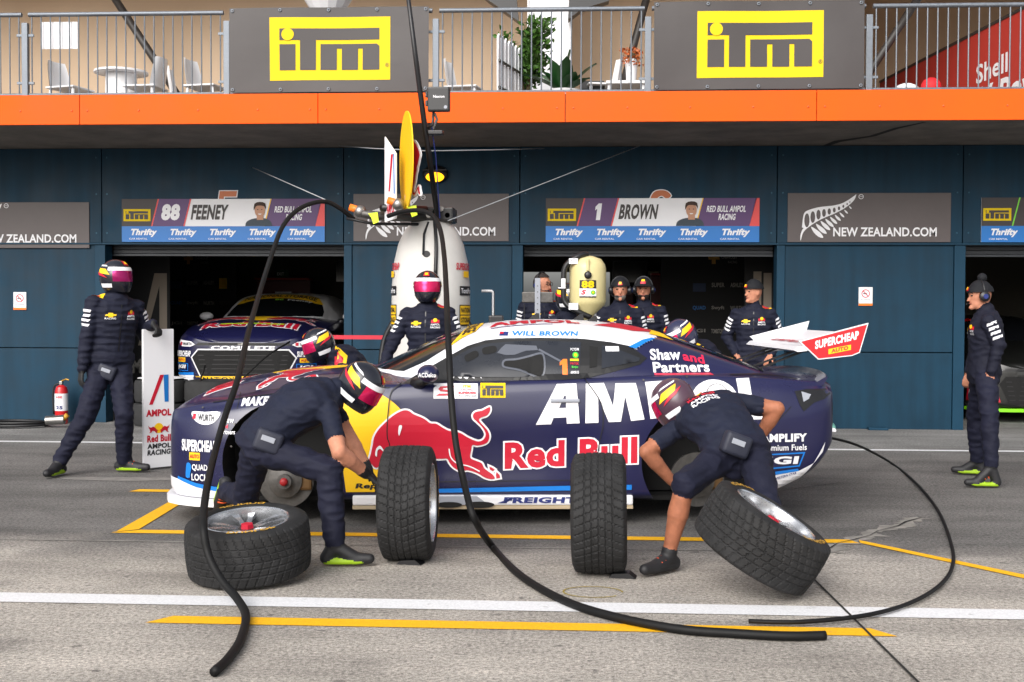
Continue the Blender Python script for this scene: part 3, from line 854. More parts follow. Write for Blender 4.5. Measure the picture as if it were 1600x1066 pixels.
# ------------------------------------------------------------------ ground
def ground_material():
    m = bpy.data.materials.new('pit_lane_surface'); m.use_nodes = True
    nt = m.node_tree; N = nt.nodes; L = nt.links
    b = N['Principled BSDF']; b.inputs['Roughness'].default_value = 0.88; b.inputs['Specular IOR Level'].default_value = 0.3
    tc = N.new('ShaderNodeTexCoord')
    def noise(scale, detail=4, rough=.6, vec=None):
        n = N.new('ShaderNodeTexNoise'); n.inputs['Scale'].default_value = scale; n.inputs['Detail'].default_value = detail; n.inputs['Roughness'].default_value = rough
        L.new(vec or tc.outputs['Object'], n.inputs['Vector']); return n.outputs['Fac']
    def mr(v, a, b_, c, d):
        n = N.new('ShaderNodeMapRange'); n.inputs['From Min'].default_value = a; n.inputs['From Max'].default_value = b_; n.inputs['To Min'].default_value = c; n.inputs['To Max'].default_value = d
        L.new(v, n.inputs['Value']); return n.outputs[0]
    def mixc(f, a, c, mode='MIX'):
        n = N.new('ShaderNodeMix'); n.data_type = 'RGBA'; n.blend_type = mode
        for key, val in (('Factor', f), ('A', a), ('B', c)):
            if isinstance(val, (float, int)): n.inputs[key].default_value = val
            elif isinstance(val, tuple): n.inputs[key].default_value = (*val, 1)
            else: L.new(val, n.inputs[key])
        return n.outputs['Result']
    def math_(op, a, c):
        n = N.new('ShaderNodeMath'); n.operation = op
        for i, val in enumerate((a, c)):
            if isinstance(val, (float, int)): n.inputs[i].default_value = val
            else: L.new(val, n.inputs[i])
        return n.outputs[0]
    sep = N.new('ShaderNodeSeparateXYZ'); L.new(tc.outputs['Object'], sep.inputs[0])
    stretch = N.new('ShaderNodeMapping'); stretch.inputs['Scale'].default_value = (.25, 1.0, 1.0); L.new(tc.outputs['Object'], stretch.inputs['Vector'])
    yw = math_('ADD', sep.outputs['Y'], mr(noise(.9, 3), .3, .7, -.35, .35))
    f_mid = mr(yw, 6.9, 7.6, 0, 1)           # pale exposed-aggregate concrete -> dark sealed asphalt
    f_far = mr(yw, 12.2, 13.2, 0, 1)         # asphalt -> concrete apron at the garages
    pale = (.420, .385, .345); dark = (.165, .157, .150); apron = (.235, .230, .224)
    c = mixc(f_mid, pale, dark); c = mixc(f_far, c, apron)
    streak = mr(noise(2.2, 6, .7, stretch.outputs[0]), .3, .72, .74, 1.18)
    c = mixc(1.0, c, streak, 'MULTIPLY')
    st2 = N.new('ShaderNodeMapping'); st2.inputs['Scale'].default_value = (.045, 1.0, 1.0); L.new(tc.outputs['Object'], st2.inputs['Vector'])
    track = mr(noise(2.6, 4, .6, st2.outputs[0]), 0.34, .66, .88, 1.06); c = mixc(1.0, c, track, 'MULTIPLY')
    oil = mr(noise(1.7, 3, .5), .62, .72, 0, .30); c = mixc(oil, c, (.075, .072, .070))
    blot = mr(noise(.75, 5), .3, .7, .72, 1.16); c = mixc(1.0, c, blot, 'MULTIPLY')
    grain = mr(noise(48, 5, .85), .32, .68, .22, 1.85); c = mixc(1.0, c, grain, 'MULTIPLY')
    fine = mr(noise(170, 3, .7), .3, .7, .55, 1.45); c = mixc(1.0, c, fine, 'MULTIPLY')
    spot = mr(noise(9, 2, .4), .70, .74, 0, .55); c = mixc(spot, c, (.06, .057, .054))
    L.new(c, b.inputs['Base Color'])
    bp = N.new('ShaderNodeBump'); bp.inputs['Strength'].default_value = .55; bp.inputs['Distance'].default_value = .004
    L.new(grain, bp.inputs['Height']); L.new(bp.outputs[0], b.inputs['Normal'])
    return m

def paint_material(name, rgb, wear=.5):
    m = bpy.data.materials.new(name); m.use_nodes = True
    nt = m.node_tree; N = nt.nodes; L = nt.links
    b = N['Principled BSDF']; b.inputs['Roughness'].default_value = 0.7
    tc = N.new('ShaderNodeTexCoord')
    n = N.new('ShaderNodeTexNoise'); n.inputs['Scale'].default_value = 9; n.inputs['Detail'].default_value = 8; n.inputs['Roughness'].default_value = .75
    L.new(tc.outputs['Object'], n.inputs['Vector'])
    r_ = N.new('ShaderNodeMapRange'); r_.inputs['From Min'].default_value = .66 - wear * .1; r_.inputs['From Max'].default_value = .76 - wear * .1; r_.inputs['To Max'].default_value = .65
    L.new(n.outputs['Fac'], r_.inputs['Value'])
    n2 = N.new('ShaderNodeTexNoise'); n2.inputs['Scale'].default_value = 90; n2.inputs['Detail'].default_value = 3
    L.new(tc.outputs['Object'], n2.inputs['Vector'])
    r2 = N.new('ShaderNodeMapRange'); r2.inputs['From Min'].default_value = .3; r2.inputs['From Max'].default_value = .7; r2.inputs['To Min'].default_value = .82; r2.inputs['To Max'].default_value = 1.05
    L.new(n2.outputs['Fac'], r2.inputs['Value'])
    mu = N.new('ShaderNodeMix'); mu.data_type = 'RGBA'; mu.blend_type = 'MULTIPLY'; mu.inputs['Factor'].default_value = 1
    mu.inputs['A'].default_value = (*srgb(rgb), 1); L.new(r2.outputs[0], mu.inputs['B'])
    mx = N.new('ShaderNodeMix'); mx.data_type = 'RGBA'; mx.inputs['B'].default_value = (.16, .15, .14, 1)
    L.new(mu.outputs['Result'], mx.inputs['A']); L.new(r_.outputs[0], mx.inputs['Factor'])
    L.new(mx.outputs['Result'], b.inputs['Base Color'])
    bp = N.new('ShaderNodeBump'); bp.inputs['Strength'].default_value = .4; bp.inputs['Distance'].default_value = .003
    L.new(n2.outputs['Fac'], bp.inputs['Height']); L.new(bp.outputs[0], b.inputs['Normal'])
    return m

GM = ground_material()
tag(mk('ground', [(-300, -60, 0), (300, -60, 0), (300, 500, 0), (-300, 500, 0)], [(0, 1, 2, 3)], GM), kind='structure')
PW = paint_material('road_paint_white', (226, 226, 228), .45)
PY = paint_material('road_paint_yellow', (244, 182, 6), .4)

def marking(name, pts, m, z=.004):
    return tag(mk(name, [(x, y, z) for x, y in pts], [tuple(range(len(pts)))], m), kind='structure')

marking('white_lane_line', [(-30, 5.765), (30, 5.765), (30, 5.955), (-30, 5.955)], PW)
marking('white_garage_line', [(-30, 12.68), (30, 12.68), (30, 12.80), (-30, 12.80)], PW)
marking('yellow_lane_line', [(-2.02, 5.425), (1.46, 5.425), (1.37, 5.555), (-1.93, 5.555)], PY)
marking('yellow_box_line', [(-3.06, 7.60), (1.80, 7.60), (1.76, 7.715), (-2.90, 7.715)], PY)
marking('yellow_box_line', [(-2.915, 7.722), (-3.0, 9.0), (-3.11, 9.0), (-3.035, 7.64), (-3.055, 7.61)], PY, .0055)
marking('yellow_box_line', [(1.805, 7.605), (3.35, 5.42), (3.35, 5.60), (1.82, 7.70)], PY, .005)
marking('yellow_nose_mark', [(-3.60, 9.33), (-3.05, 9.33), (-3.05, 9.45), (-3.56, 9.45)], PY)
M_JOINT = mat('joint_filler', (28, 26, 24), .9)
def strip(name, pts, w, m, z=.005, jit=0.0):
    vs = []; fs = []
    for i, p in enumerate(pts):
        a = V(pts[max(i - 1, 0)]); b = V(pts[min(i + 1, len(pts) - 1)]); t = (b - a).normalized(); nn = V((-t.y, t.x)) * (w * (1 + random.uniform(-jit, jit)) / 2)
        vs += [(p[0] + nn.x, p[1] + nn.y, z), (p[0] - nn.x, p[1] - nn.y, z)]
    fs = [(2 * i, 2 * i + 1, 2 * i + 3, 2 * i + 2) for i in range(len(pts) - 1)]
    return tag(mk(name, vs, fs, m), kind='structure')
strip('slab_joint', [(1.40, 2.5), (1.36, 4.77), (1.305, 6.57), (1.33, 6.95)], .013, M_JOINT, .0075)
ck = [(1.33, 6.95), (1.42, 7.18), (1.47, 7.30), (1.58, 7.42), (1.66, 7.58), (1.79, 7.70), (1.93, 7.86), (2.02, 8.02), (2.21, 8.22), (2.30, 8.38), (2.47, 8.57)]
strip('slab_crack', ck, .012, M_JOINT, .009, .6)
M_PATCH = mat('crack_repair', (138, 134, 128), .9, noise=(9, .5), bump=(60, .4, .004))
cs_ = smooth2(ck[2:], 5, closed=False)
rp = [(x - random.uniform(.0, .09), y + random.uniform(.0, .09)) for x, y in cs_] + [(x + random.uniform(.0, .12), y - random.uniform(.0, .09)) for x, y in reversed(cs_)]
rv, rf_ = fill2([rp]); rv, rf_ = used_only(rv, rf_)
tag(mk('crack_patch', [(x, y, .0035) for x, y in rv], rf_, M_PATCH), kind='structure')
strip('slab_crack', [(1.30, 9.34), (1.55, 9.62), (1.80, 9.88), (2.3, 10.3)], .010, M_JOINT, .006, .5)
strip('slab_joint', [(-30, 7.33), (-2.2, 7.33), (-.5, 7.30), (1.3, 7.31)], .012, mat('joint_chalk', (150, 146, 140), .9, noise=(3, .6)), .005, .5)
scf = smooth2([(-4.45, 9.99), (-3.9, 9.90), (-3.45, 10.0), (-3.40, 10.1), (-3.8, 10.12), (-4.3, 10.10)], 4)
tag(mk('scuff_patch', [(x, y, .003) for x, y in scf], [tuple(range(len(scf)))], mat('scuff', (132, 128, 124), .9, noise=(8, .4))), kind='structure')
# chalk mark
ribbon('chalk_ring', [(.09 + .155 * math.cos(a), 6.18 + .12 * math.sin(a)) for a in np.linspace(0, 5.6, 26)], .010, lambda u, v, d: V((u, v, d)), .004, mat('chalk_yellow', (170, 150, 60), .9, noise=(40, .5)))['kind'] = 'structure'

# ------------------------------------------------------------------ pit building
M_TEAL = mat('teal_paint', (12, 50, 70), .55, spec=.25, noise=(2.4, .22), bump=(3, .08, .02), rvar=.10)
def streaks(m):
    nt = m.node_tree; b = nt.nodes['Principled BSDF']; src = b.inputs['Base Color'].links[0].from_socket
    tc = nt.nodes.new('ShaderNodeTexCoord'); mp_ = nt.nodes.new('ShaderNodeMapping'); mp_.inputs['Scale'].default_value = (5, 5, .35)
    nt.links.new(tc.outputs['Object'], mp_.inputs['Vector'])
    ns = nt.nodes.new('ShaderNodeTexNoise'); ns.inputs['Scale'].default_value = 1.6; ns.inputs['Detail'].default_value = 7; nt.links.new(mp_.outputs[0], ns.inputs['Vector'])
    r_ = nt.nodes.new('ShaderNodeMapRange'); r_.inputs['From Min'].default_value = .3; r_.inputs['From Max'].default_value = .75; r_.inputs['To Min'].default_value = .82; r_.inputs['To Max'].default_value = 1.22
    nt.links.new(ns.outputs['Fac'], r_.inputs['Value'])
    mu = nt.nodes.new('ShaderNodeMix'); mu.data_type = 'RGBA'; mu.blend_type = 'MULTIPLY'; mu.inputs['Factor'].default_value = 1
    nt.links.new(src, mu.inputs['A']); nt.links.new(r_.outputs[0], mu.inputs['B']); nt.links.new(mu.outputs['Result'], b.inputs['Base Color'])
streaks(M_TEAL)
M_TEAL2 = mat('teal_trim', (15, 56, 78), .55, spec=.25, noise=(2, .15))
M_SCREW = mat('screw_teal', (40, 84, 104), .4, metal=.4)
M_CONC = mat('slab_concrete', (122, 114, 106), .85, noise=(2.2, .42), bump=(18, .3, .01))
M_ORANGE = mat('orange_cladding', (236, 88, 10), .6, spec=.2, noise=(1.4, .10), rvar=.08)
M_INT = mat('interior_dark', (82, 78, 70), .8, noise=(2, .2))
M_SHUT = mat('shutter_metal', (62, 66, 72), .5, noise=(4, .2))
WX = [-10.5, -6.13, -2.98, -.73, 2.49, 4.77, 9.0]
bld = tag(empty('pit_building', (0, 15, 0)), 'teal panelled pit garage building with orange balcony edge behind the race car', 'building')
bld_loc = V((0, 15, 0))
def bpart(name, mb, m, parent=bld, **k):
    mb.v = [tuple(V(p) - bld_loc) for p in mb.v]
    return mb.build(name, m, parent, **k)
g = .006
for i in range(6):
    wp = bpart('wall_panel', MB().box((WX[i] + g, 15.0, 2.325), (WX[i + 1] - g, 15.22, 3.535), .004), M_TEAL)
    for sx in (WX[i] + .07, WX[i + 1] - .07):
        for sz in (2.45, 2.95, 3.42):
            bpart('screw', MB().lathe([(.011, 0), (.009, -.004)], 8, (sx, 15.0, sz), 'Y'), M_SCREW, wp)
for a, b in ((0, 1), (2, 3), (4, 5)):
    x0, x1 = WX[a], WX[b]
    bpart('wall_panel', MB().box((x0 + (.11 if a else 0), 15.02, .0), (x1 - .10, 15.22, .955), .004), M_TEAL)
    bpart('wall_panel', MB().box((x0 + (.11 if a else 0), 15.02, .967), (x1 - .10, 15.22, 2.30), .004), M_TEAL)
    if a: bpart('corner_trim', MB().box((x0 + .004, 15.0, 0), (x0 + .104, 15.24, 2.30), .004), M_TEAL2)
    bpart('corner_trim', MB().box((x1 - .094, 15.0, 0), (x1 + .04, 15.24, 2.30), .004), M_TEAL2)
bpart('flashing', MB().box((-10.5, 14.975, 2.302), (9, 15.05, 2.322)), M_TEAL2)
bpart('back_joint', MB().box((-10.5, 15.225, 0.0), (-6.2, 15.26, 3.5)).box((-2.95, 15.225, 0), (-.8, 15.26, 3.5)).box((2.52, 15.225, 0), (4.7, 15.26, 3.5)).box((-10.5, 15.225, 2.33), (9, 15.262, 3.5)), M_INT)
# garage doors rolled up
for a, b in ((-6.085, -2.985), (-.685, 2.485), (4.815, 8.6)):
    for k in range(3):
        bpart('shutter_slat', MB().box((a, 15.27, 2.20 + k * .05), (b, 15.30, 2.246 + k * .05), .006), M_SHUT)
    bpart('shutter_bar', MB().box((a, 15.265, 2.165), (b, 15.305, 2.196), .004), M_SHUT)
# garage interior
ib = MB()
bpart('partition', MB().box((-9.2, 15.27, 0), (-9.0, 22.5, 3.4)), M_INT)
bpart('partition', MB().box((-2.05, 15.27, 0), (-1.85, 22.5, 3.4)), M_INT)
bpart('partition', MB().box((3.55, 15.27, 0), (3.75, 22.5, 3.4)), M_INT)
bpart('partition', MB().box((8.8, 15.27, 0), (9.0, 22.5, 3.4)), M_INT)
bpart('ceiling', MB().box((-9.2, 15.3, 3.40), (9, 22.7, 3.5)), M_INT)
bpart('back_wall', MB().box((-9.2, 22.5, 0), (-1.3, 22.7, 3.4)), M_INT)
bpart('back_wall', MB().box((.62, 22.5, 0), (5.2, 22.7, 3.4)), M_INT)
bpart('back_wall', MB().box((6.4, 22.5, 0), (9, 22.7, 3.4)), M_INT)
bpart('back_wall', MB().box((-1.3, 22.5, 2.2), (.62, 22.7, 3.4)), M_INT)
bpart('back_wall', MB().box((5.2, 22.5, 2.3), (6.4, 22.7, 3.4)), M_INT)
# slab and fascia
bpart('deck_slab', MB().box((-10.5, 13.10, 3.54), (9.0, 26, 3.855)), M_CONC)
FX = [-10.5, -8.3, -5.58, -2.88, -.14, 2.58, 5.28, 9.0]
for i in range(7):
    f = bpart('fascia_panel', MB().box((FX[i] + .004, 13.05, 3.538), (FX[i + 1] - .004, 13.095, 3.868), .003), M_ORANGE)
    for sx in (FX[i] + .09, (FX[i] + FX[i + 1]) / 2, FX[i + 1] - .09, FX[i] * .75 + FX[i + 1] * .25, FX[i] * .25 + FX[i + 1] * .75):
        bpart('rivet', MB().lathe([(.012, 0), (.010, -.006), (.004, -.008)], 8, (sx, 13.05, 3.69), 'Y'), mat('rivet_orange', (190, 84, 26), .5), f)
# soffit crack
bpart('soffit_crack', MB().add([(x, y, 3.5385) for x, y in ((3.05, 15.0), (3.10, 14.6), (3.42, 14.2), (3.55, 13.6), (3.75, 13.2), (3.80, 13.2), (3.62, 13.65), (3.50, 14.25), (3.2, 14.7), (3.14, 15.0))], [tuple(range(10))]), M_JOINT)

# ------------------------------------------------------------------ balcony railing
M_GALV = mat('galvanised_steel', (116, 122, 130), .5, metal=.55, noise=(22, .28), rvar=.12)
RX = [-8.62, -6.29, -3.96, -1.59, .77, 3.18, 5.54]
rail_desc = ['leftmost galvanised balcony railing bay cut by the photo edge', 'galvanised balcony railing bay in front of the round table',
             'galvanised railing bay hidden behind the left yellow logo banner', 'galvanised balcony railing bay in front of the potted shrubs',
             'galvanised railing bay hidden behind the right yellow logo banner', 'rightmost galvanised balcony railing bay before the red wall']
for i in range(6):
    x0, x1 = RX[i], RX[i + 1]
    t = tag(empty('balcony_railing', (x0, 13.25, 3.86)), rail_desc[i], 'railing', 'balcony railing bays')
    W = x1 - x0
    MB().tube([(.04, 0, .955), (W - .04, 0, .955)], .026, 12).build('top_rail', M_GALV, t, smooth=True, auto=40)
    MB().tube([(.04, 0, .05), (W - .04, 0, .05)], .016, 10).build('bottom_rail', M_GALV, t, smooth=True, auto=40)
    p = MB().box((-.035, -.03, -.0), (.035, .03, .86), .006).build('post', M_GALV, t)
    for zz in (.18, .72):
        MB().box((-.10, -.012, zz - .015), (.10, .012, zz + .015), .003).build('bracket', M_GALV, p)
    if i not in (2, 4):
        n = 21
        me = None
        for k in range(n):
            xx = .075 + (W - .15) * k / (n - 1)
            if me is None:
                o = MB().tube([(0, 0, .055), (0, 0, .945)], .0085, 8).build('baluster', M_GALV, t, smooth=True, auto=40); me = o.data
            else:
                o = bpy.data.objects.new('baluster', me); COL.objects.link(o); o.parent = t
            o.location = (xx, 0, 0)

# banners on the railing
M_BAN = mat('banner_vinyl', (60, 55, 55), .5, bump=(2.5, .25, .02), noise=(1.5, .08))
def banner(name, x0, x1, z0, z1, lx, lz, lw, lh, label):
    t = tag(empty(name, (x0, 13.17, z0)), label, 'banner', 'logo banners on the balcony')
    nx = 24; vs = []; fs = []
    def dy(u, v): return .008 * math.sin(u * 5.1 + v * 2) + .006 * math.sin(u * 2.3 - v * 4 + 1)
    W, H_ = x1 - x0, z1 - z0
    for j in range(9):
        for i in range(nx + 1):
            u = W * i / nx; v = H_ * j / 8
            vs.append((u, dy(u, v), v))
    n0 = len(vs)
    for j in range(8):
        for i in range(nx):
            a = j * (nx + 1) + i; fs.append((a, a + 1, a + nx + 2, a + nx + 1))
    mk('vinyl', vs, fs, M_BAN, t, smooth=True)
    mp = lambda u, v, d: V((u, dy(u, v) - d, v))
    itm(t, mp, lx - x0, lz - z0, lw, lh, d=.004, dark=M_CHAR, step=.12)
    text('registered_mark', '®', (lx - x0 + lw - .055, lz - z0 + lh * .20, lx - x0 + lw - .012, lz - z0 + lh * .20 + .045), mp, .011, M_CHAR, t, bold=.0)
    for k in range(5):
        for v in (.03, H_ - .03):
            u = .035 + (W - .07) * k / 4
            MB().lathe([(.010, -.003), (.020, -.006), (.020, 0), (.010, 0)], 12, (u, dy(u, v) - .004, v), 'Y', cap=False).build('eyelet', M_GALV, t, smooth=True)
banner('logo_banner', -3.91, -1.66, 3.905, 4.845, -3.45, 4.035, 1.36, .70, 'dark vinyl banner with yellow framed logo above the garage of the parked navy car')
banner('logo_banner', .83, 3.11, 3.905, 4.865, 1.30, 4.03, 1.37, .725, 'dark vinyl banner with yellow framed logo at right, nearest the red wall')
pn = tag(MB().box((-6.12, 13.285, 4.435), (-5.70, 13.292, 4.74)).build('white_notice', M_PWHITE), 'blank white notice board hung behind the balcony railing', 'sign')

# ------------------------------------------------------------------ deck above: tent wall, furniture, plants
M_TENT = mat('tent_canvas', (196, 172, 146), .8, noise=(.6, .08), bump=(1.2, .25, .05))
vs = []; fs = []
nx = 90
for i in range(nx + 1):
    x = -15 + 24 * i / nx
    sx_ = min(max((x - 3.9) / .5, 0), 1)
    y = 17.4 + 3.6 * sx_ * sx_ * (3 - 2 * sx_) + .05 * math.sin(x * 2.1) + .03 * math.sin(x * 5.3 + 1)
    vs += [(x, y, 3.857), (x, y + .02 * math.sin(x * 3), 6.0), (x, y - .25, 9.5)]
for i in range(nx):
    for j in range(2):
        a = i * 3 + j; fs.append((a, a + 3, a + 4, a + 1))
tag(mk('tent_wall', vs, fs, M_TENT, smooth=True), 'beige canvas marquee wall rising behind the balcony', 'tent wall')
rf = [(-15, 15.4, 6.5), (9.5, 15.4, 6.5), (9.5, 17.0, 7.2), (-15, 17.0, 7.2), (9.5, 22, 7.2), (-15, 22, 7.2)]  # unseen canvas roof, added overhead to shade the bright tent wall
tag(mk('shade_roof', rf, [(0, 1, 2, 3), (3, 2, 4, 5)], M_TENT), 'beige canvas roof out of view, added to shade the deck', 'shade roof')
M_POLE = mat('dark_tent_pole', (48, 44, 42), .5)
for a, b, l in (((-6.92, 16.6, 6.4), (-5.25, 16.6, 3.857), 'dark slanted tent pole behind the round table and chairs'), ((1.10, 16.6, 6.4), (.42, 16.6, 3.857), 'dark slanted tent pole right of the broad leaf plant'), ((5.05, 16.6, 6.4), (3.42, 16.6, 3.857), 'dark slanted tent pole left of the red wall')):
    tag(MB().tube([a, b], .055, 10).build('tent_pole', M_POLE, smooth=True), l, 'tent pole', 'slanted tent poles')
rw = tag(empty('red_wall', (5.03, 20.2, 3.86)), 'red branded hospitality wall at the right end of the deck', 'wall panel')
e0, e1 = V((5.03, 20.2, 3.86)), V((5.75, 14.0, 3.86))
ex = (e1 - e0).normalized()
RW = Flat((0, 0, 0), ex, (0, 0, 1))
Lw = (e1 - e0).length
M_SRED = mat('wall_red', (176, 52, 44), .5)
MB().prism(rect2(0, 0, Lw, 1.42), lambda u, v: RW(u, v, -.04), lambda u, v: RW(u, v, 0)).build('red_board', M_SRED, rw)
MB().prism(rect2(0, 1.42, Lw, 1.46), lambda u, v: RW(u, v, -.05), lambda u, v: RW(u, v, .01)).build('top_edge', M_POLE, rw)
text('lettering', 'Shell', (3.6, .72, 4.5, .98), RW, .005, M_PWHITE, rw, bold=.02)
text('lettering', 'V-Power', (3.65, .30, 5.9, .66), RW, .005, M_PWHITE, rw, bold=.03, shear=.15)
sheet('shell_emblem', [circle2(2.7, .42, .42, 24)], RW, .004, M_PWHITE, rw)
sheet('shell_emblem', [circle2(2.7, .42, .33, 24)], RW, .008, M_SRED, rw)
sheet('shell_emblem', [[(2.7 + (.28 - .03 * (k % 2)) * math.cos(R(20 + 140 * k / 12)), .32 + (.33 - .03 * (k % 2)) * math.sin(R(20 + 140 * k / 12))) for k in range(13)] + [(2.58, .22), (2.82, .22)]], RW, .012, M_YEL, rw)

M_CHAIR = mat('white_plastic', (222, 222, 224), .4)
def chair_mesh(t):
    MB().box((-.22, -.21, .435), (.22, .22, .46), .012).build('seat', M_CHAIR, t)
    rings = []
    for k in range(7):
        z = .46 + .36 * k / 6; y = .20 + .06 * k / 6; w = .21 - .05 * (k / 6) ** 3
        rings.append([(w * math.sin(a) , y + .06 * (1 - math.cos(a)) * -1 + .0, z) for a in np.linspace(-1.35, 1.35, 9)])
    b = MB()
    for th in (0,):
        b.rings(rings, cap=False, closed=False)
        b.rings([[(x * .95, y + .015, z) for x, y, z in r_] for r_ in rings], cap=False, closed=False)
    b.build('backrest', M_CHAIR, t, smooth=True)
    for sx in (-1, 1):
        for sy in (-1, 1):
            MB().tube([(sx * .17, sy * .17, .44), (sx * .21, sy * .20, 0)], [.02, .014], 8).build('leg', M_CHAIR, t, smooth=True)
chairs = [(-6.55, 15.05, 75, 'white plastic chair at the far left of the round table'), (-5.55, 15.0, -95, 'white plastic chair just right of the round table, back turned'),
          (-5.20, 15.6, 100, 'white plastic chair behind, between the round table and the banner'), (-4.75, 15.0, 80, 'white plastic chair nearest the left banner'),
          (-1.45, 15.2, 80, 'white plastic chair partly seen left of the picket gate'), (.30, 15.1, -80, 'white plastic chair beside the orange flowers')]
proto = None
for x, y, a, l in chairs:
    if proto is None:
        proto = empty('plastic_chair'); chair_mesh(proto); t = proto
    else: t = copy_tree(proto)
    t.location = (x, y, 3.857); t.rotation_euler = (0, 0, R(a)); tag(t, l, 'chair', 'white chairs on the deck')
t = tag(empty('round_table', (-6.0, 15.35, 3.857)), 'white round table with drum base behind the railing', 'table')
MB().lathe([(.30, .70), (.345, .705), (.345, .73), (.33, .735)], 32).build('table_top', M_CHAIR, t, smooth=True, auto=30)
MB().lathe([(.215, 0), (.205, .35), (.20, .70)], 28).build('drum_base', M_CHAIR, t, smooth=True, auto=30)
t = tag(empty('side_table', (.62, 14.9, 3.857)), 'low white table under the orange flowers', 'table')
MB().box((-.28, -.25, .40), (.22, .25, .44), .01).build('table_top', M_CHAIR, t)
for sx in (-.24, .18):
    for sy in (-.2, .2): MB().tube([(sx, sy, 0), (sx, sy, .40)], .02, 8).build('leg', M_CHAIR, t)
# white promotional column
t = tag(empty('white_column', (-.40, 16.2, 3.857)), 'tall white display column behind the potted shrub', 'column')
MB().box((-.27, 0, 0), (.27, .18, 2.6), .01).build('panel', M_PWHITE, t)
for sx in (-.285, .285): MB().box((sx - .012, -.01, 0), (sx + .012, .19, 2.6)).build('edge_strip', M_CHAIR, t)
for pts, l in ((((-1.35, 5.75), (-.84, 5.75), (-.80, 5.34), (-.95, 5.45), (-1.2, 5.62)), 'dark angular loudspeaker left of the white column'), (((-.12, 5.75), (.45, 5.75), (.40, 5.60), (.05, 5.50), (-.14, 5.36)), 'dark angular loudspeaker right of the white column')):
    tag(MB().prism(pts, lambda a, b: (a, 15.95, b), lambda a, b: (a, 16.15, b)).build('loudspeaker', M_CARBON), l, 'loudspeaker')
t = tag(MB().lathe([(.02, 0), (.10, .04), (.30, .35), (.5, .75)], 14, (-2.95, 13.9, 4.80), 'Z').build('canvas_drape', M_PWHITE, smooth=False), 'white fabric drape gathered behind the left banner top', 'drape')
# picket gate
t = tag(empty('picket_gate', (-.98, 14.3, 3.857)), 'small white picket gate on the deck beside the shrub', 'gate')
for k in range(9):
    y = k * .13; h = .95 - .0 * k
    MB().prism([(0, 0), (.09, 0), (.09, h - .05), (.045, h), (0, h - .05)], lambda u, v: (.0 + u * .25 + k * .035, y + u, v), lambda u, v: (.02 + u * .25 + k * .035, y + u, v)).build('picket', M_PWHITE, t)
for zz in (.3, .62): MB().tube([(.03, -.02, zz), (.35, 1.15, zz)], .016, 6).build('gate_rail', M_STEEL, t)
# plants
M_LEAF = mat('shrub_leaf', (66, 104, 34), .5, noise=(3, .5))
M_LEAF2 = mat('broad_leaf', (38, 84, 40), .35, noise=(4, .3))
M_STEM = mat('plant_stem', (90, 76, 50), .8)
M_POT = mat('pot_white', (220, 220, 222), .5)
def leafy(name, loc, h, w, n, label, lm, size, pot=.16):
    t = tag(empty(name, loc), label, 'plant')
    MB().lathe([(pot * .75, 0), (pot, .30), (pot * .9, .30), (pot * .8, .26)], 20).build('pot', M_POT, t, smooth=True, auto=30)
    rnd = random.Random(hash(label) % 999 if False else len(label) * 7)
    st = MB(); lf = MB()
    for k in range(12):
        a = rnd.uniform(0, 6.28); rr_ = w * rnd.uniform(.2, 1); top = V((rr_ * math.cos(a), rr_ * math.sin(a), h * rnd.uniform(.65, 1)))
        mid = V((top.x * .4, top.y * .4, .25 + top.z * .5))
        st.tube([(0, 0, .2), mid, top], [.012, .009, .004], 5)
        for q in range(n // 12):
            f = rnd.uniform(.3, 1.0); p = (V((0, 0, .2)).lerp(mid, f * 2) if f < .5 else mid.lerp(top, f * 2 - 1)) + V((rnd.gauss(0, .045), rnd.gauss(0, .045), rnd.gauss(0, .04)))
            d = V((rnd.gauss(0, 1), rnd.gauss(0, 1), rnd.uniform(.0, 1.2))).normalized(); s = d.orthogonal().normalized(); s = (Matrix.Rotation(rnd.uniform(0, 6.28), 3, d) @ s)
            L_ = size * rnd.uniform(.7, 1.3); nn = d.cross(s)
            lf.add([p, p + d * L_ * .5 + s * L_ * .26 + nn * .008, p + d * L_, p + d * L_ * .5 - s * L_ * .26 + nn * .008], [(0, 1, 2, 3)])
    st.build('stems', M_STEM, t)
    lf.build('leaves', lm, t)['kind'] = 'stuff'
    return t
leafy('potted_shrub', (-.66, 15.25, 3.857), 1.34, .42, 1700, 'tall bushy green shrub in front of the white column', M_LEAF, .10)
leafy('flower_pot', (.66, 14.9, 4.297), .30, .13, 120, 'small pot of orange flowers on the low white table', mat('flower_orange', (180, 92, 40), .5, noise=(9, .6)), .07, .08)
t = tag(empty('broadleaf_plant', (-.18, 14.9, 3.857)), 'broad leaved green plant in white pot beside the shrub', 'plant')
MB().lathe([(.16, 0), (.22, .36), (.20, .36), (.18, .30)], 20).build('pot', M_POT, t, smooth=True, auto=30)
rnd = random.Random(5)
for k in range(15):
    a = k * 2.4; tilt = rnd.uniform(.1, 1.0); L_ = rnd.uniform(.45, .72)
    d = V((math.cos(a) * math.sin(tilt), math.sin(a) * math.sin(tilt), math.cos(tilt))); s = d.cross(V((0, 0, 1))).normalized(); nn = s.cross(d)
    vs = []; fs = []
    for q in range(7):
        f = q / 6; c = V((0, 0, .33)) + d * L_ * f - V((0, 0, .14 * f * f)); w = .095 * math.sin(math.pi * (.12 + .88 * f) ** 1.1) + .004
        vs += [c + s * w, c + nn * -.02, c - s * w]
    for q in range(6):
        for e in (0, 1): fs.append((q * 3 + e, q * 3 + e + 1, q * 3 + e + 4, q * 3 + e + 3))
    mk('leaf', vs, fs, M_LEAF2, t, smooth=True)
tag(MB().box((.02, 15.0, 4.25), (.33, 15.3, 4.36), .01).build('black_box', M_CARBON), 'small black box beside the broad leaved plant', 'box')
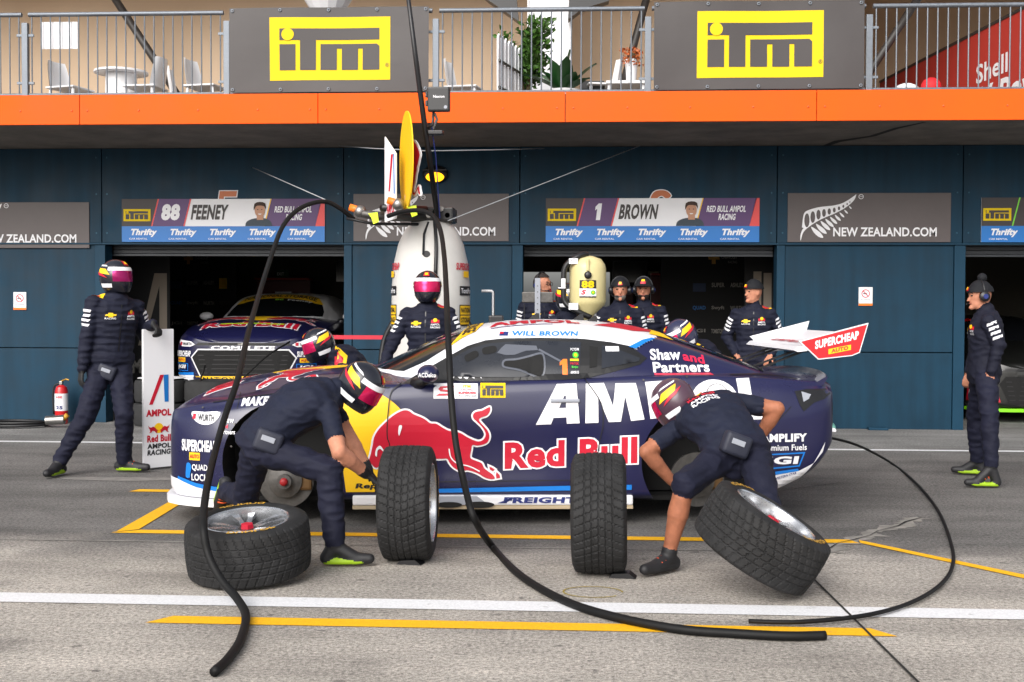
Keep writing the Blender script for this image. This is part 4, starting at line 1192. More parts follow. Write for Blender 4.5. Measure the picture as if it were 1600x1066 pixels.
tag(MB().ball((4.42, 15.2, 4.28), (.13, .12, .13), 14, 8).build('red_dome', mat('dome_red', (200, 24, 34), .7), smooth=True), 'small red cushion showing above the deck edge by the red wall', 'dome')  # rounded red form at the deck edge, what it is stays unknown
tag(MB().ball((4.12, 15.2, 4.24), (.16, .14, .10), 14, 8).build('white_dome', M_CHAIR, smooth=True), 'small white cushion beside the red one on the deck', 'dome')  # rounded white form next to it, equally unidentified
HOSES={'hose_left': [(-2.126, 11.2, 2.333), (-2.247, 11.1, 2.434), (-2.378, 11.0, 2.485), (-2.543, 10.8, 2.409), (-2.629, 10.5, 2.229), (-2.662, 10.2, 1.94), (-2.661, 9.8, 1.601), (-2.445, 8.7, 1.301), (-2.233, 7.7, 1.025), (-2.215, 7.35, 0.803), (-2.192, 7.05, 0.596), (-2.021, 6.35, 0.473), (-1.914, 5.97, 0.368), (-1.869, 5.9, 0.234), (-1.782, 5.83, 0.12), (-1.668, 5.72, 0.052), (-1.563, 5.505, 0.024), (-1.47, 5.097, 0.024), (-1.442, 4.812, 0.024), (-1.445, 4.637, 0.024)], 'hose_mid': [(-1.752, 10.9, 2.34), (-1.606, 10.8, 2.372), (-1.42, 10.6, 2.367), (-1.274, 10.4, 2.305), (-1.171, 10.1, 2.156), (-1.07, 9.5, 1.91), (-0.954, 8.6, 1.636), (-0.851, 7.75, 1.411), (-0.806, 7.45, 1.171), (-0.777, 7.3, 0.939), (-0.733, 7.15, 0.677), (-0.671, 7.0, 0.465), (-0.584, 6.75, 0.281), (-0.509, 7.206, 0.024), (-0.308, 6.464, 0.024), (-0.062, 5.907, 0.024), (0.184, 5.601, 0.024), (0.469, 5.406, 0.024), (0.722, 5.348, 0.024), (0.946, 5.321, 0.024), (1.12, 5.343, 0.024)], 'hose_loop': [(1.796, 9.3, 0.512), (1.996, 9.6, 0.467), (2.39, 10.2, 0.335), (3.016, 11.564, 0.024), (2.875, 10.196, 0.024), (2.643, 8.793, 0.024), (2.344, 7.512, 0.024), (2.146, 6.85, 0.024), (1.928, 6.363, 0.024), (1.657, 5.96, 0.024), (1.376, 5.706, 0.024), (1.048, 5.568, 0.024), (0.81, 5.563, 0.024)], 'guy_r': [(-1.226, 11.2, 2.32), (0.774, 14.9, 3.529)], 'guy_l': [(-4.125, 14.9, 3.273), (-2.403, 11.2, 2.522)], 'wire': [(-2.975, 14.7, 3.516), (-1.46, 11.5, 3.02), (-0.418, 14.7, 3.475)], 'mast': [(-1.335, 11.3, 2.358), (-1.421, 11.0, 3.167), (-1.48, 10.9, 3.68), (-1.541, 10.7, 4.329)]}
POSE={'walker': {'pel': (-4.221, 10.5, 1.009), 'neck': (-4.176, 10.512, 1.574), 'head': (-4.169, 10.509, 1.759), 'shA': (-4.315, 10.364, 1.535), 'shB': (-4.028, 10.652, 1.538), 'hiA': (-4.28, 10.441, 0.948), 'hiB': (-4.144, 10.527, 0.945), 'elA': (-4.359, 10.334, 1.223), 'elB': (-3.998, 10.761, 1.242), 'wrA': (-4.396, 10.3, 0.944), 'wrB': (-3.846, 10.545, 1.346), 'haA': (-4.405, 10.288, 0.837), 'haB': (-3.771, 10.498, 1.284), 'knA': (-4.328, 10.213, 0.528), 'knB': (-4.021, 10.314, 0.533), 'anA': (-4.559, 10.181, 0.122), 'anB': (-4.08, 10.458, 0.091), 'toA': (-4.57, 10.001, 0.078), 'toB': (-3.907, 10.438, 0.026), 'k': 1.09}, 'front': {'pel': (-1.886, 6.98, 0.677), 'neck': (-1.476, 7.087, 0.979), 'head': (-1.313, 7.119, 1.015), 'shA': (-1.481, 7.276, 0.991), 'shB': (-1.47, 6.921, 0.885), 'hiA': (-1.925, 7.067, 0.675), 'hiB': (-1.848, 6.899, 0.645), 'elA': (-1.419, 7.256, 0.708), 'elB': (-1.373, 6.778, 0.653), 'wrA': (-1.289, 7.248, 0.484), 'wrB': (-1.246, 6.95, 0.504), 'haA': (-1.235, 7.288, 0.409), 'haB': (-1.174, 6.976, 0.44), 'knA': (-2.061, 7.265, 0.307), 'knB': (-1.435, 6.789, 0.543), 'anA': (-2.298, 7.623, 0.281), 'anB': (-1.385, 6.711, 0.123), 'toA': (-2.356, 7.7, 0.141), 'toB': (-1.247, 6.715, 0.024), 'k': 1.0}, 'rear': {'pel': (0.941, 6.98, 0.652), 'neck': (0.77, 7.428, 0.853), 'head': (0.608, 7.428, 0.906), 'shA': (0.596, 7.428, 0.776), 'shB': (0.949, 7.409, 0.912), 'hiA': (0.854, 6.98, 0.616), 'hiB': (1.035, 6.98, 0.634), 'elA': (0.428, 7.257, 0.614), 'elB': (1.232, 7.357, 0.876), 'wrA': (0.59, 7.329, 0.424), 'wrB': (1.124, 7.454, 0.661), 'haA': (0.678, 7.314, 0.379), 'haB': (1.101, 7.446, 0.564), 'knA': (0.606, 6.633, 0.507), 'knB': (1.056, 6.609, 0.399), 'anA': (0.52, 6.685, 0.089), 'anB': (1.172, 7.01, 0.296), 'toA': (0.406, 6.569, 0.04), 'toB': (1.237, 7.099, 0.167), 'k': 1.0}, 'right': {'pel': (3.54, 10.5, 0.943), 'neck': (3.55, 10.494, 1.45), 'head': (3.5, 10.508, 1.607), 'shA': (3.576, 10.676, 1.477), 'shB': (3.513, 10.314, 1.472), 'hiA': (3.56, 10.589, 0.927), 'hiB': (3.526, 10.409, 0.937), 'elA': (3.535, 10.681, 1.197), 'elB': (3.587, 10.281, 1.201), 'wrA': (3.471, 10.69, 0.952), 'wrB': (3.525, 10.289, 0.956), 'haA': (3.454, 10.69, 0.856), 'haB': (3.485, 10.297, 0.867), 'knA': (3.562, 10.782, 0.544), 'knB': (3.469, 10.149, 0.6), 'anA': (3.608, 10.853, 0.133), 'anB': (3.472, 10.094, 0.184), 'toA': (3.468, 10.888, 0.052), 'toB': (3.334, 10.094, 0.093), 'k': 0.975}, 'farfront': {'pel': (-1.892, 10.55, 0.773), 'neck': (-2.094, 10.178, 1.074), 'head': (-2.232, 10.15, 1.169), 'shA': (-2.078, 9.989, 1.06), 'shB': (-2.099, 10.367, 1.089), 'hiA': (-1.887, 10.455, 0.767), 'hiB': (-1.892, 10.645, 0.778), 'elA': (-2.121, 9.883, 0.793), 'elB': (-2.199, 10.352, 0.818), 'wrA': (-2.232, 9.7, 0.645), 'wrB': (-2.305, 10.263, 0.597), 'haA': (-2.274, 9.65, 0.57), 'haB': (-2.357, 10.244, 0.514), 'knA': (-1.907, 10.254, 0.377), 'knB': (-1.855, 10.604, 0.341), 'anA': (-1.769, 10.441, 0.015), 'anB': (-1.653, 10.813, 0.024), 'toA': (-1.859, 10.302, -0.023), 'toB': (-1.75, 10.68, -0.018), 'k': 1.0}, 'farrear': {'pel': (1.221, 10.4, 0.827), 'neck': (0.99, 10.054, 1.139), 'head': (0.874, 10.02, 1.258), 'shA': (0.946, 9.873, 1.103), 'shB': (1.046, 10.236, 1.144), 'hiA': (1.199, 10.308, 0.822), 'hiB': (1.253, 10.489, 0.833), 'elA': (0.884, 9.744, 0.851), 'elB': (0.958, 10.227, 0.868), 'wrA': (0.744, 9.61, 0.677), 'wrB': (0.849, 10.216, 0.633), 'haA': (0.691, 9.571, 0.602), 'haB': (0.785, 10.214, 0.556), 'knA': (1.115, 10.164, 0.414), 'knB': (1.284, 10.44, 0.397), 'anA': (1.276, 10.349, 0.061), 'anB': (1.483, 10.651, 0.079), 'toA': (1.153, 10.239, 0.02), 'toB': (1.356, 10.546, 0.035), 'k': 1.0}}
STAND={'fuel_guard': (-1.32, 10.45, 1.851), 'headset': (-0.411, 13.6, 1.921), 'fueler': (-0.095, 11.1, 1.763), 'grey': (0.465, 12.9, 1.858), 'cap': (0.754, 13.5, 1.876), 'beanie': (1.946, 13.2, 1.842), 'farfront': (-2.301, 10.4, 1.337), 'farrear': (0.877, 10.2, 1.375)}
# ------------------------------------------------------------------ signs on the garage wall
def board_base(name, x0, z0, x1, z1, label, cat, m, y=14.985, group=None):
    t = tag(empty(name, (x0, y, z0)), label, cat, group)
    MB().box((0, 0, 0), (x1 - x0, .012, z1 - z0), .002).build('board', m, t)
    return t, Flat((0, 0, 0))

M_SIGN = mat('sign_grey', (88, 80, 80), .5, noise=(3, .1))
FERN_TOP = [(205, 265), (212, 200), (222, 172), (245, 158), (300, 142), (360, 134), (400, 130), (450, 118), (490, 98), (520, 78), (545, 60)]
FERN_RIB = [(545, 60), (535, 90), (510, 118), (470, 148), (430, 170), (400, 184), (360, 200), (320, 218), (285, 238), (255, 258), (228, 280), (210, 305), (200, 343), (196, 343), (196, 315), (205, 285), (215, 270)]
def fern_sign(x0, z0, x1, z1, label, crop=0.0):
    t, mp = board_base('fern_sign', x0, z0, x1, z1, label, 'sign', M_SIGN, group='fern signs on the garage wall')
    W, H_ = x1 - x0, z1 - z0
    sx = W / 1022.0; sz = H_ / 305.0
    F_ = lambda a, b: ((a - 115) * sx, (357 - b) * sz)
    top = smooth2([F_(*p) for p in FERN_TOP], 3, closed=False); rib = smooth2([F_(*p) for p in FERN_RIB], 3, closed=False)
    holes = []
    n = 10
    for k in range(n):
        f = k / (n - 1.0); a = 236 + (505 - 236) * (1 - (1 - f) ** 1.25)
        r_ = np.interp(a, [196, 228, 255, 285, 320, 360, 400, 430, 470, 510, 545], [300, 272, 250, 230, 211, 193, 177, 163, 141, 110, 70])
        tp = np.interp(a, [205, 222, 245, 300, 360, 400, 450, 490, 520, 545], [240, 182, 170, 154, 146, 141, 129, 110, 90, 66])
        if r_ - tp < 6: continue
        w = 13.5 * (1 - f) + 3
        holes.append([F_(a + w * math.sin(q) * (1 if True else 0), tp + 3 + (r_ - tp - 3) * (.5 - .5 * math.cos(q)) if True else 0) for q in np.linspace(0, 2 * math.pi, 14, endpoint=False)])
    sheet('fern_emblem', [top + rib[1:]], mp, .003, M_PWHITE, t, holes=holes)
    for k in range(9):
        f = k / 8.0; a = 262 + (500 - 262) * f
        r_ = np.interp(a, [228, 255, 285, 320, 360, 400, 430, 470, 510], [284, 262, 242, 222, 204, 188, 174, 152, 122])
        L_ = 78 * (1 - f) + 22; ang = R(38 + 4 * f)
        wv = 15 * (1 - f) + 6
        pts = [(a + L_ * u * math.cos(ang) - wv * v * math.sin(ang), r_ + 4 + L_ * u * math.sin(ang) + wv * v * math.cos(ang)) for u, v in ((0, 0), (.35, .8), (.75, .95), (1, .5), (1.0, .1), (.7, -.35), (.3, -.3))]
        sheet('fern_leaf', [smooth2([F_(*p) for p in pts], 2)], mp, .003, M_PWHITE, t)
    text('lettering', 'NEW ZEALAND.COM', ((402 - 115) * sx, (322 - 0 and (357 - 322)) * sz, (1050 - 115) * sx, (357 - 265) * sz), mp, .003, M_PWHITE, t, bold=.025)
    sheet('trade_mark', [circle2(*F_(575, 75), 16 * sx, 16)], mp, .003, M_PWHITE, t, holes=[circle2(*F_(575, 75), 12.5 * sx, 16)])
    text('trade_mark', 'TM', (*F_(566, 79), *F_(584, 71)), mp, .003, M_PWHITE, t, bold=0)
fern_sign(2.62, 2.335, 4.62, 2.945, 'grey fern sign on the wall above the right pillar')
fern_sign(-2.85, 2.345, -.87, 2.945, 'grey fern sign partly hidden behind the white refuelling tower')
fern_sign(-8.28, 2.255, -6.29, 2.845, 'grey fern sign at the left photo edge')

def parallelogram(x0, x1, z0, z1, sh): return [(x0, z0), (x1, z0), (x1 + sh, z1), (x0 + sh, z1)]
M_SKIN2 = mat('portrait_skin', (188, 140, 112), .6)
def team_board(x0, x1, number, name, team, label, full=True, accent=None):
    z0, z1 = 2.335, 2.885
    t, mp = board_base('team_board', x0, z0, x1, z1, label, 'sign', M_PWHITE, group='driver name boards over the garages')
    W = x1 - x0; s = W / 1490.0 if full else 2.53 / 1490.0
    X = lambda a: (a - 57) * s
    Hz = z1 - z0
    zb = .20
    sheet('blue_strip', [rect2(0, 0, W, zb)], mp, .002, M_BLUE, t)
    nrep = 5 if full else 4
    for k in range(nrep):
        a0 = X(112 + 291 * k)
        text('lettering', 'Thrifty', (a0, .062, a0 + 212 * s, .168), mp, .005, M_PWHITE, t, bold=.05, shear=.3)
        text('lettering', 'CAR RENTAL', (a0, .028, a0 + 135 * s, .050), mp, .005, M_PWHITE, t, bold=.01)
    sh = 50 * s
    sheet('dark_field', [[(0, zb), (X(278), zb), (X(278) + sh, Hz), (0, Hz)]], mp, .002, M_CHAR, t)
    itm(t, mp, X(70), zb + .065, 200 * s, .155, d=.003)
    ac = accent or M_CORAL
    sheet('accent_bar', [parallelogram(X(274), X(284), zb, Hz, sh)], mp, .0045, ac, t)
    if full:
        sheet('number_field', [parallelogram(X(284), X(512), zb, Hz, sh)], mp, .002, M_PURP, t)
        sheet('accent_bar', [parallelogram(X(512), X(522), zb, Hz, sh)], mp, .0045, ac, t)
        w = 150 if len(number) > 1 else 50
        if number == '1': sheet('race_number', [[(a + .12 * (b - zb - .075), b) for a, b in ONE(X(395), zb + .075, 45 * s, .21)]], mp, .005, M_PWHITE, t)
        else: text('race_number', number, (X(420 - w / 2), zb + .075, X(420 + w / 2), zb + .285), mp, .005, M_PWHITE, t, bold=.06, shear=.12)
        text('lettering', name, (X(566), zb + .085, X(848), zb + .275), mp, .005, M_CHAR, t, bold=.04, shear=.16)
        sheet('team_field', [parallelogram(X(1110), X(1478), zb, Hz, sh)], mp, .002, M_PURP, t)
        sheet('accent_bar', [parallelogram(X(1102), X(1110), zb, Hz, sh)], mp, .0045, M_GOLD, t)
        sheet('accent_field', [[(X(1478), zb), (W, zb), (W, Hz), (X(1478) + sh * .9, Hz)]], mp, .002, M_CORAL, t)
        text('lettering', 'RED BULL AMPOL', (X(1180), zb + .175, X(1458), zb + .255), mp, .005, M_PWHITE, t, bold=.03, shear=.16)
        text('lettering', 'RACING', (X(1262), zb + .075, X(1385), zb + .155), mp, .005, M_PWHITE, t, bold=.03, shear=.16)
        # small portrait of a driver in a dark suit
        cx = X(1075)
        sheet('portrait_suit', [smooth2([(cx - .19, zb + .002), (cx - .17, zb + .06), (cx - .07, zb + .10), (cx + .07, zb + .10), (cx + .14, zb + .06), (cx + .16, zb + .002)], 3, closed=False)], mp, .006, mat('portrait_suit', (50, 62, 74), .6), t)
        sheet('portrait_neck', [rect2(cx - .04, zb + .08, cx + .045, zb + .15)], mp, .008, M_SKIN2, t)
        sheet('portrait_face', [circle2(cx, zb + .20, .067, 20, .088)], mp, .010, M_SKIN2, t)
        for q_ in (-1, 1): sheet('portrait_eye', [circle2(cx + q_ * .026, zb + .212, .009, 8, .006)], mp, .012, M_INK, t)
        sheet('portrait_mouth', [[(cx - .025, zb + .160), (cx + .025, zb + .160), (cx + .012, zb + .148), (cx - .012, zb + .148)]], mp, .012, M_PWHITE, t)
        sheet('portrait_hair', [smooth2([(cx - .078, zb + .20), (cx - .07, zb + .285), (cx, zb + .31), (cx + .07, zb + .29), (cx + .078, zb + .21), (cx + .055, zb + .255), (cx - .03, zb + .262), (cx - .058, zb + .24)], 2)], mp, .012, mat('portrait_hair', (62, 44, 34), .7), t)
    else:
        sheet('dark_field', [[(X(284), zb), (W, zb), (W, Hz), (X(284) + sh, Hz)]], mp, .002, M_CHAR, t)
team_board(-5.86, -3.22, '88', 'FEENEY', '', 'driver name board with number 88 over the left garage')
team_board(-.40, 2.27, '1', 'BROWN', '', 'driver name board with number 1 over the middle garage')
team_board(4.99, 7.6, '', '', '', 'driver name board with green slash at the right photo edge', False, mat('lime', (120, 210, 60), .5))
# bay numerals half hidden behind the boards
FIVE = [(0, 0), (.20, 0), (.25, .06), (.25, .16), (.20, .215), (.085, .215), (.095, .30), (.255, .30), (.265, .37), (.04, .37), (.01, .15), (.17, .15), (.175, .08), (.16, .065), (0, .065)]
SIX = smooth2([(.27, .30), (.22, .355), (.14, .37), (.05, .34), (.0, .22), (.01, .09), (.07, .01), (.15, -.01), (.23, .02), (.265, .10), (.235, .19), (.15, .22), (.085, .20), (.10, .27), (.155, .30), (.215, .265)], 3)
for shp, x, l in ((FIVE, -4.62, 'orange numeral five peeping over the name board numbered 88'), (SIX, .90, 'rounded orange numeral peeping over the name board numbered 1')):
    t = tag(empty('bay_numeral', (x, 14.996, 2.615)), l, 'numeral', 'orange bay numerals')
    sheet('outline', [offset2(shp, .012)], Flat((0, 0, 0)), .002, M_PWHITE, t)
    sheet('digit', [shp], Flat((0, 0, 0)), .005, mat('numeral_orange', (196, 110, 66), .5), t)
# no smoking notices
for x0, z0, l in ((-7.31, 1.455, 'small white no smoking notice on the left wall'), (3.51, 1.545, 'small white no smoking notice on the right pillar')):
    t, mp = board_base('no_smoking_sign', x0, z0, x0 + .17, z0 + .23, l, 'sign', M_PWHITE, 15.006, 'no smoking notices')
    sheet('ring', [circle2(.085, .15, .052, 24)], mp, .002, M_RED, t, holes=[circle2(.085, .15, .042, 24)])
    ribbon('slash', [(.053, .185), (.117, .115)], .010, mp, .004, M_RED, t)
    sheet('cigarette', [rect2(.055, .143, .10, .155)], mp, .003, M_INK, t)
    text('lettering', 'NO SMOKING', (.025, .065, .145, .080), mp, .002, M_INK, t, bold=0)
    sheet('orange_foot', [rect2(.0, .0, .17, .028)], mp, .002, M_ORG, t)
# amber bulkhead lamp
t = tag(empty('bulkhead_lamp', (-1.80, 15.0, 3.17)), 'lit amber bulkhead lamp on the wall behind the mast', 'lamp')
MB().ball((0, -.05, .02), (.165, .055, .115), 20, 12).build('housing', M_CARBON, t, smooth=True)
vs = []; 
MB().ball((0, -.065, -.012), (.125, .055, .072), 18, 10).build('lens', mat('amber_lens', (255, 170, 30), .3, emit=((255, 168, 20), 2.2)), t, smooth=True)
MB().box((-.15, -.125, .055), (.15, -.01, .075), .006).build('hood', M_CARBON, t)

# ------------------------------------------------------------------ wheels
M_TYRE = mat('tyre_rubber', (37, 37, 38), .75, spec=.35, noise=(9, .7), bump=(70, .4, .004))
M_RIM = mat('rim_silver', (196, 198, 202), .26, metal=.85, rvar=.08)
RAD, WID = .338, .29
def tyre_mesh():
    nu, nv = 264, 46
    vs = []; fs = []
    prof = []
    def rad_at(v):   # v -1..1
        return RAD - .012 * abs(v) ** 2.6 - (.022 * ((abs(v) - .88) / .12) ** 2 if abs(v) > .88 else 0)
    for i in range(nu):
        th = 2 * math.pi * i / nu
        for j in range(nv + 1):
            v = -1 + 2 * j / nv; x = v * WID / 2
            g_ = 0.0
            for c in (0.0, .27, .52, .76):
                if abs(abs(v) - c) < .018: g_ = 1
            ph = (th * 44 / (2 * math.pi) + abs(v) * 1.25) % 1.0
            if min(ph, 1 - ph) < .085 and abs(v) < .97: g_ = 1
            r_ = rad_at(v) - .0055 * g_
            vs.append((x, r_ * math.cos(th), r_ * math.sin(th)))
    for i in range(nu):
        for j in range(nv):
            a = i * (nv + 1) + j; b = ((i + 1) % nu) * (nv + 1) + j
            fs.append((a, a + 1, b + 1, b))
    return vs, fs
def side_ring(b, s):
    prof = [(.304, .145), (.292, .150), (.275, .153), (.255, .151), (.238, .146), (.232, .138)]
    b.lathe([(r_, s * h) for r_, h in prof], 64, (0, 0, 0), 'X', cap=False)
def make_wheel():
    t = empty('racing_tyre')
    vs, fs = tyre_mesh()
    ty = mk('tyre', vs, fs, M_TYRE, t, smooth=False)
    b = MB(); side_ring(b, 1); b.build('sidewall', M_TYRE, ty, smooth=True); b = MB(); side_ring(b, -1); b.build('sidewall', M_TYRE, ty, smooth=True)
    r_ = MB().lathe([(.234, .140), (.228, .146), (.220, .140), (.214, .10), (.205, .02), (.205, -.10), (.22, -.14), (.234, -.14)], 56, (0, 0, 0), 'X', cap=False).build('rim', M_RIM, t, smooth=True, auto=40)
    MB().lathe([(.02, .095), (.05, .095), (.058, .085), (.062, .05), (.062, .02), (.02, .02)], 24, (0, 0, 0), 'X').build('hub', M_STEEL, r_, smooth=True, auto=30)
    MB().lathe([(.02, .120), (.034, .118), (.038, .095), (.03, .09)], 6, (0, 0, 0), 'X').build('wheel_nut', M_RED, r_)
    sp = None
    for k in range(10):
        a = 2 * math.pi * k / 10 + (.10 if k % 2 else -.10)
        if sp is None:
            pts = [(.05, -.016, .022, .095), (.12, -.012, .02, .108), (.212, -.020, .028, .115)]
            rings = []
            for r0, wn_, th_, xx in pts:
                w = -wn_
                rings.append([(xx, -w, r0), (xx, w, r0), (xx - th_, w * .9, r0), (xx - th_, -w * .9, r0)])
            o = MB().rings(rings).build('spoke', M_RIM, r_); sp = o.data
        else:
            o = bpy.data.objects.new('spoke', sp); COL.objects.link(o); o.parent = r_
        o.rotation_euler = (a, 0, 0)
    for a0 in (0, math.pi):
        mp = lambda u, v, d: V((.1535 + d, (v) * math.cos(a0 + u / .27), (v) * math.sin(a0 + u / .27)))
        text('lettering', 'DUNLOP', (-.13, .250, .13, .282), mp, .002, mat('tyre_gold', (196, 150, 50), .6), ty, bold=.04, step=.03)
    return t
def orient(o, axis, spin=0.0):
    q = V((1, 0, 0)).rotation_difference(V(axis).normalized())
    o.rotation_mode = 'QUATERNION'
    o.rotation_quaternion = q @ Matrix.Rotation(spin, 3, 'X').to_quaternion()
W0 = make_wheel()
def place_wheel(o, base, axis, label, spin=0.0):
    ax = V(axis).normalized()
    low = RAD * math.sqrt(max(0, 1 - ax.z ** 2)) + .148 * abs(ax.z)
    o.location = (base[0], base[1], low - .002)
    orient(o, ax, spin)
    tag(o, label, 'tyre', 'racing tyres on silver rims')
place_wheel(W0, (-.99, 6.93), (1, .02, .01), 'upright racing tyre left of centre, tread towards the camera, before the red bull')
place_wheel(copy_tree(W0), (.13, 6.66), (-1, .03, -.015), 'upright racing tyre right of centre, tread towards the camera', .3)
place_wheel(copy_tree(W0), (-1.79, 6.36), (-.03, -.13, .99), 'racing tyre lying flat with silver spokes facing up', .5)
place_wheel(copy_tree(W0), (.97, 6.22), (.50, -.10, .86), 'racing tyre tipping over beside the crouching mechanic at the rear', 1.0)

for x, y, l in ((-1.02, 6.80, 'black rubber chock under the left upright tyre'), (.20, 6.54, 'black rubber chock under the right upright tyre')):
    o = MB().prism([(0, 0), (.15, 0), (.11, .03), (.02, .022)], lambda u, v: (u - .02, 0, v), lambda u, v: (u - .02, .09, v)).build('tyre_chock', M_CARBON); o.location = (x, y - .02, .0); o.rotation_euler = (0, 0, -.15); tag(o, l, 'chock', 'black tyre chocks')
# worn tyres stacked in the garage mouth
M_OLD = mat('old_tyre', (40, 40, 41), .85, noise=(8, .35), bump=(40, .3, .004))
prof = [(.20, .02), (.24, .0), (.32, .012), (.335, .05), (.335, .24), (.32, .278), (.24, .29), (.20, .27), (.19, .15)]
bm_ = None
for k, (x, y, z, l) in enumerate([(-5.28, 14.75, 0, 'lower tyre of the left stack beside the pit board'), (-5.27, 14.77, .292, 'upper tyre of the left stack beside the pit board'),
                             (-4.62, 14.72, 0, 'lower tyre of the right stack behind the pit board'), (-4.60, 14.70, .292, 'upper tyre of the right stack behind the pit board')]):
    if bm_ is None:
        o = MB().lathe(prof + [prof[0]], 40, (0, 0, 0), 'Z', cap=False).build('stacked_tyre', M_OLD, smooth=True, auto=45); bm_ = o.data
    else:
        o = bpy.data.objects.new('stacked_tyre', bm_); COL.objects.link(o)
    o.location = (x, y, z); tag(o, l, 'tyre', 'worn tyres stacked at the left garage')
tag(MB().lathe([(.0, 0), (.27, 0), (.30, .012), (.27, .02), (.1, .03), (.0, .03)], 28, (-5.27, 14.77, .586), 'Z').build('tyre_cover', M_PWHITE, smooth=True, auto=30), 'white disc lying on the left tyre stack', 'cover')

# ------------------------------------------------------------------ pit board held by the walking crew member
t = tag(empty('pit_board', (-3.93, 10.55, .02)), 'tall white stop board with red letters carried by the walking crew member', 'board')
ang = R(48)
PB = Flat((0, 0, 0), (math.cos(ang), math.sin(ang), 0))
MB().prism(rect2(0, 0, .30, 1.27), lambda u, v: PB(u, v, -.035), lambda u, v: PB(u, v, 0)).build('panel', M_PWHITE, t)
sheet('stroke', [[(.05, .58), (.085, .58), (.20, .85), (.16, .85)]], PB, .003, M_RED, t)
sheet('stroke', [[(.205, .60), (.245, .60), (.245, .85), (.195, .85)]], PB, .003, M_BLUE, t)
text('lettering', 'AMPOL', (.02, .47, .27, .535), PB, .003, M_RED, t, bold=.05)
bull_pair(t, PB, .145, .345, .21, .003)
text('lettering', 'Red Bull', (.03, .235, .265, .30), PB, .003, M_RED, t, bold=.04)
text('lettering', 'AMPOL', (.03, .175, .265, .222), PB, .003, M_INK, t, bold=.04)
text('lettering', 'RACING', (.03, .115, .265, .165), PB, .003, M_INK, t, bold=.04, shear=.1)
# fire extinguisher
M_FIRE = mat('extinguisher_red', (190, 24, 30), .3, coat=.3)
t = tag(empty('fire_extinguisher', (-6.58, 14.78, 0)), 'red fire extinguisher standing against the left wall', 'fire extinguisher')
MB().lathe([(.02, 0), (.075, .0), (.08, .02), (.08, .42), (.065, .47), (.03, .495), (.02, .50)], 24).build('cylinder', M_FIRE, t, smooth=True, auto=35)
MB().lathe([(.0815, .17), (.0815, .39)], 24, cap=False).build('label', M_PWHITE, t, smooth=True)
EX = lambda u, v, d: V(((.0815 + d) * math.sin(u / .08), -(.0815 + d) * math.cos(u / .08), v))
text('lettering', 'ABE', (-.04, .33, .04, .36), EX, .002, M_RED, t, bold=.04)
text('lettering', '25', (-.035, .19, .045, .235), EX, .002, M_NINK, t, bold=.05)
MB().box((-.02, -.025, .50), (.02, .025, .545), .005).build('valve', M_METAL, t)
MB().tube([(-.02, 0, .535), (.06, 0, .57), (.10, 0, .56)], .010, 6).build('handle', mat('brass', (170, 130, 50), .4, metal=.7), t)
MB().tube([(-.02, 0, .52), (-.09, 0, .48), (-.11, 0, .35), (-.10, 0, .12)], .012, 8, spline=5).build('hose', M_CARBON, t, smooth=True)
# coiled hose and gun by the wall
t = tag(empty('coiled_hose', (-6.85, 14.35, 0)), 'black coiled air hose with wheel gun on the ground by the left wall', 'hose')
pts = []
for k in range(90):
    a = k * .21; r_ = .30 + .03 * math.sin(a * .37)
    pts.append((r_ * math.cos(a) * 1.25 - .12, r_ * math.sin(a) * .8, .022 + .0012 * k * .45))
MB().tube(pts, .018, 8).build('hose_coil', mat('hose_rubber', (22, 22, 24), .5), t, smooth=True)
MB().tube([(.30, -.08, .09), (.52, -.05, .10)], [.055, .06], 14).build('gun_body', M_METAL, t, smooth=True, auto=40)
MB().tube([(.50, -.05, .10), (.56, -.05, .16)], .03, 8).build('gun_handle', mat('gun_yellow', (190, 140, 40), .5), t, smooth=True)
# shoes left by the pillar
for k, x in enumerate((3.02, 3.14)):
    b = MB().tube([(0, .10, .04), (0, .02, .06), (0, -.08, .05), (0, -.14, .035)], [.035, .045, .042, .03], 10, spline=3)
    o = b.build('shoe', mat('shoe_teal', (96, 150, 140), .7), smooth=True); o.location = (x, 14.80, 0)
    s_ = MB().tube([(0, .11, .012), (0, -.15, .012)], [.04, .035], 8).build('sole', M_PWHITE, o)
    MB().tube([(0, .09, .075), (0, .02, .085)], .035, 8).build('collar', M_CARBON, o, smooth=True)
    tag(o, ('left' if k == 0 else 'right') + ' one of a pair of pale green shoes at the right pillar foot', 'shoe', 'pair of pale green shoes')
tag(MB().box((3.62, 14.86, 0), (3.86, 14.97, .03), .008).build('door_stop', M_TEAL2), 'flat teal block on the ground at the right pillar', 'block')

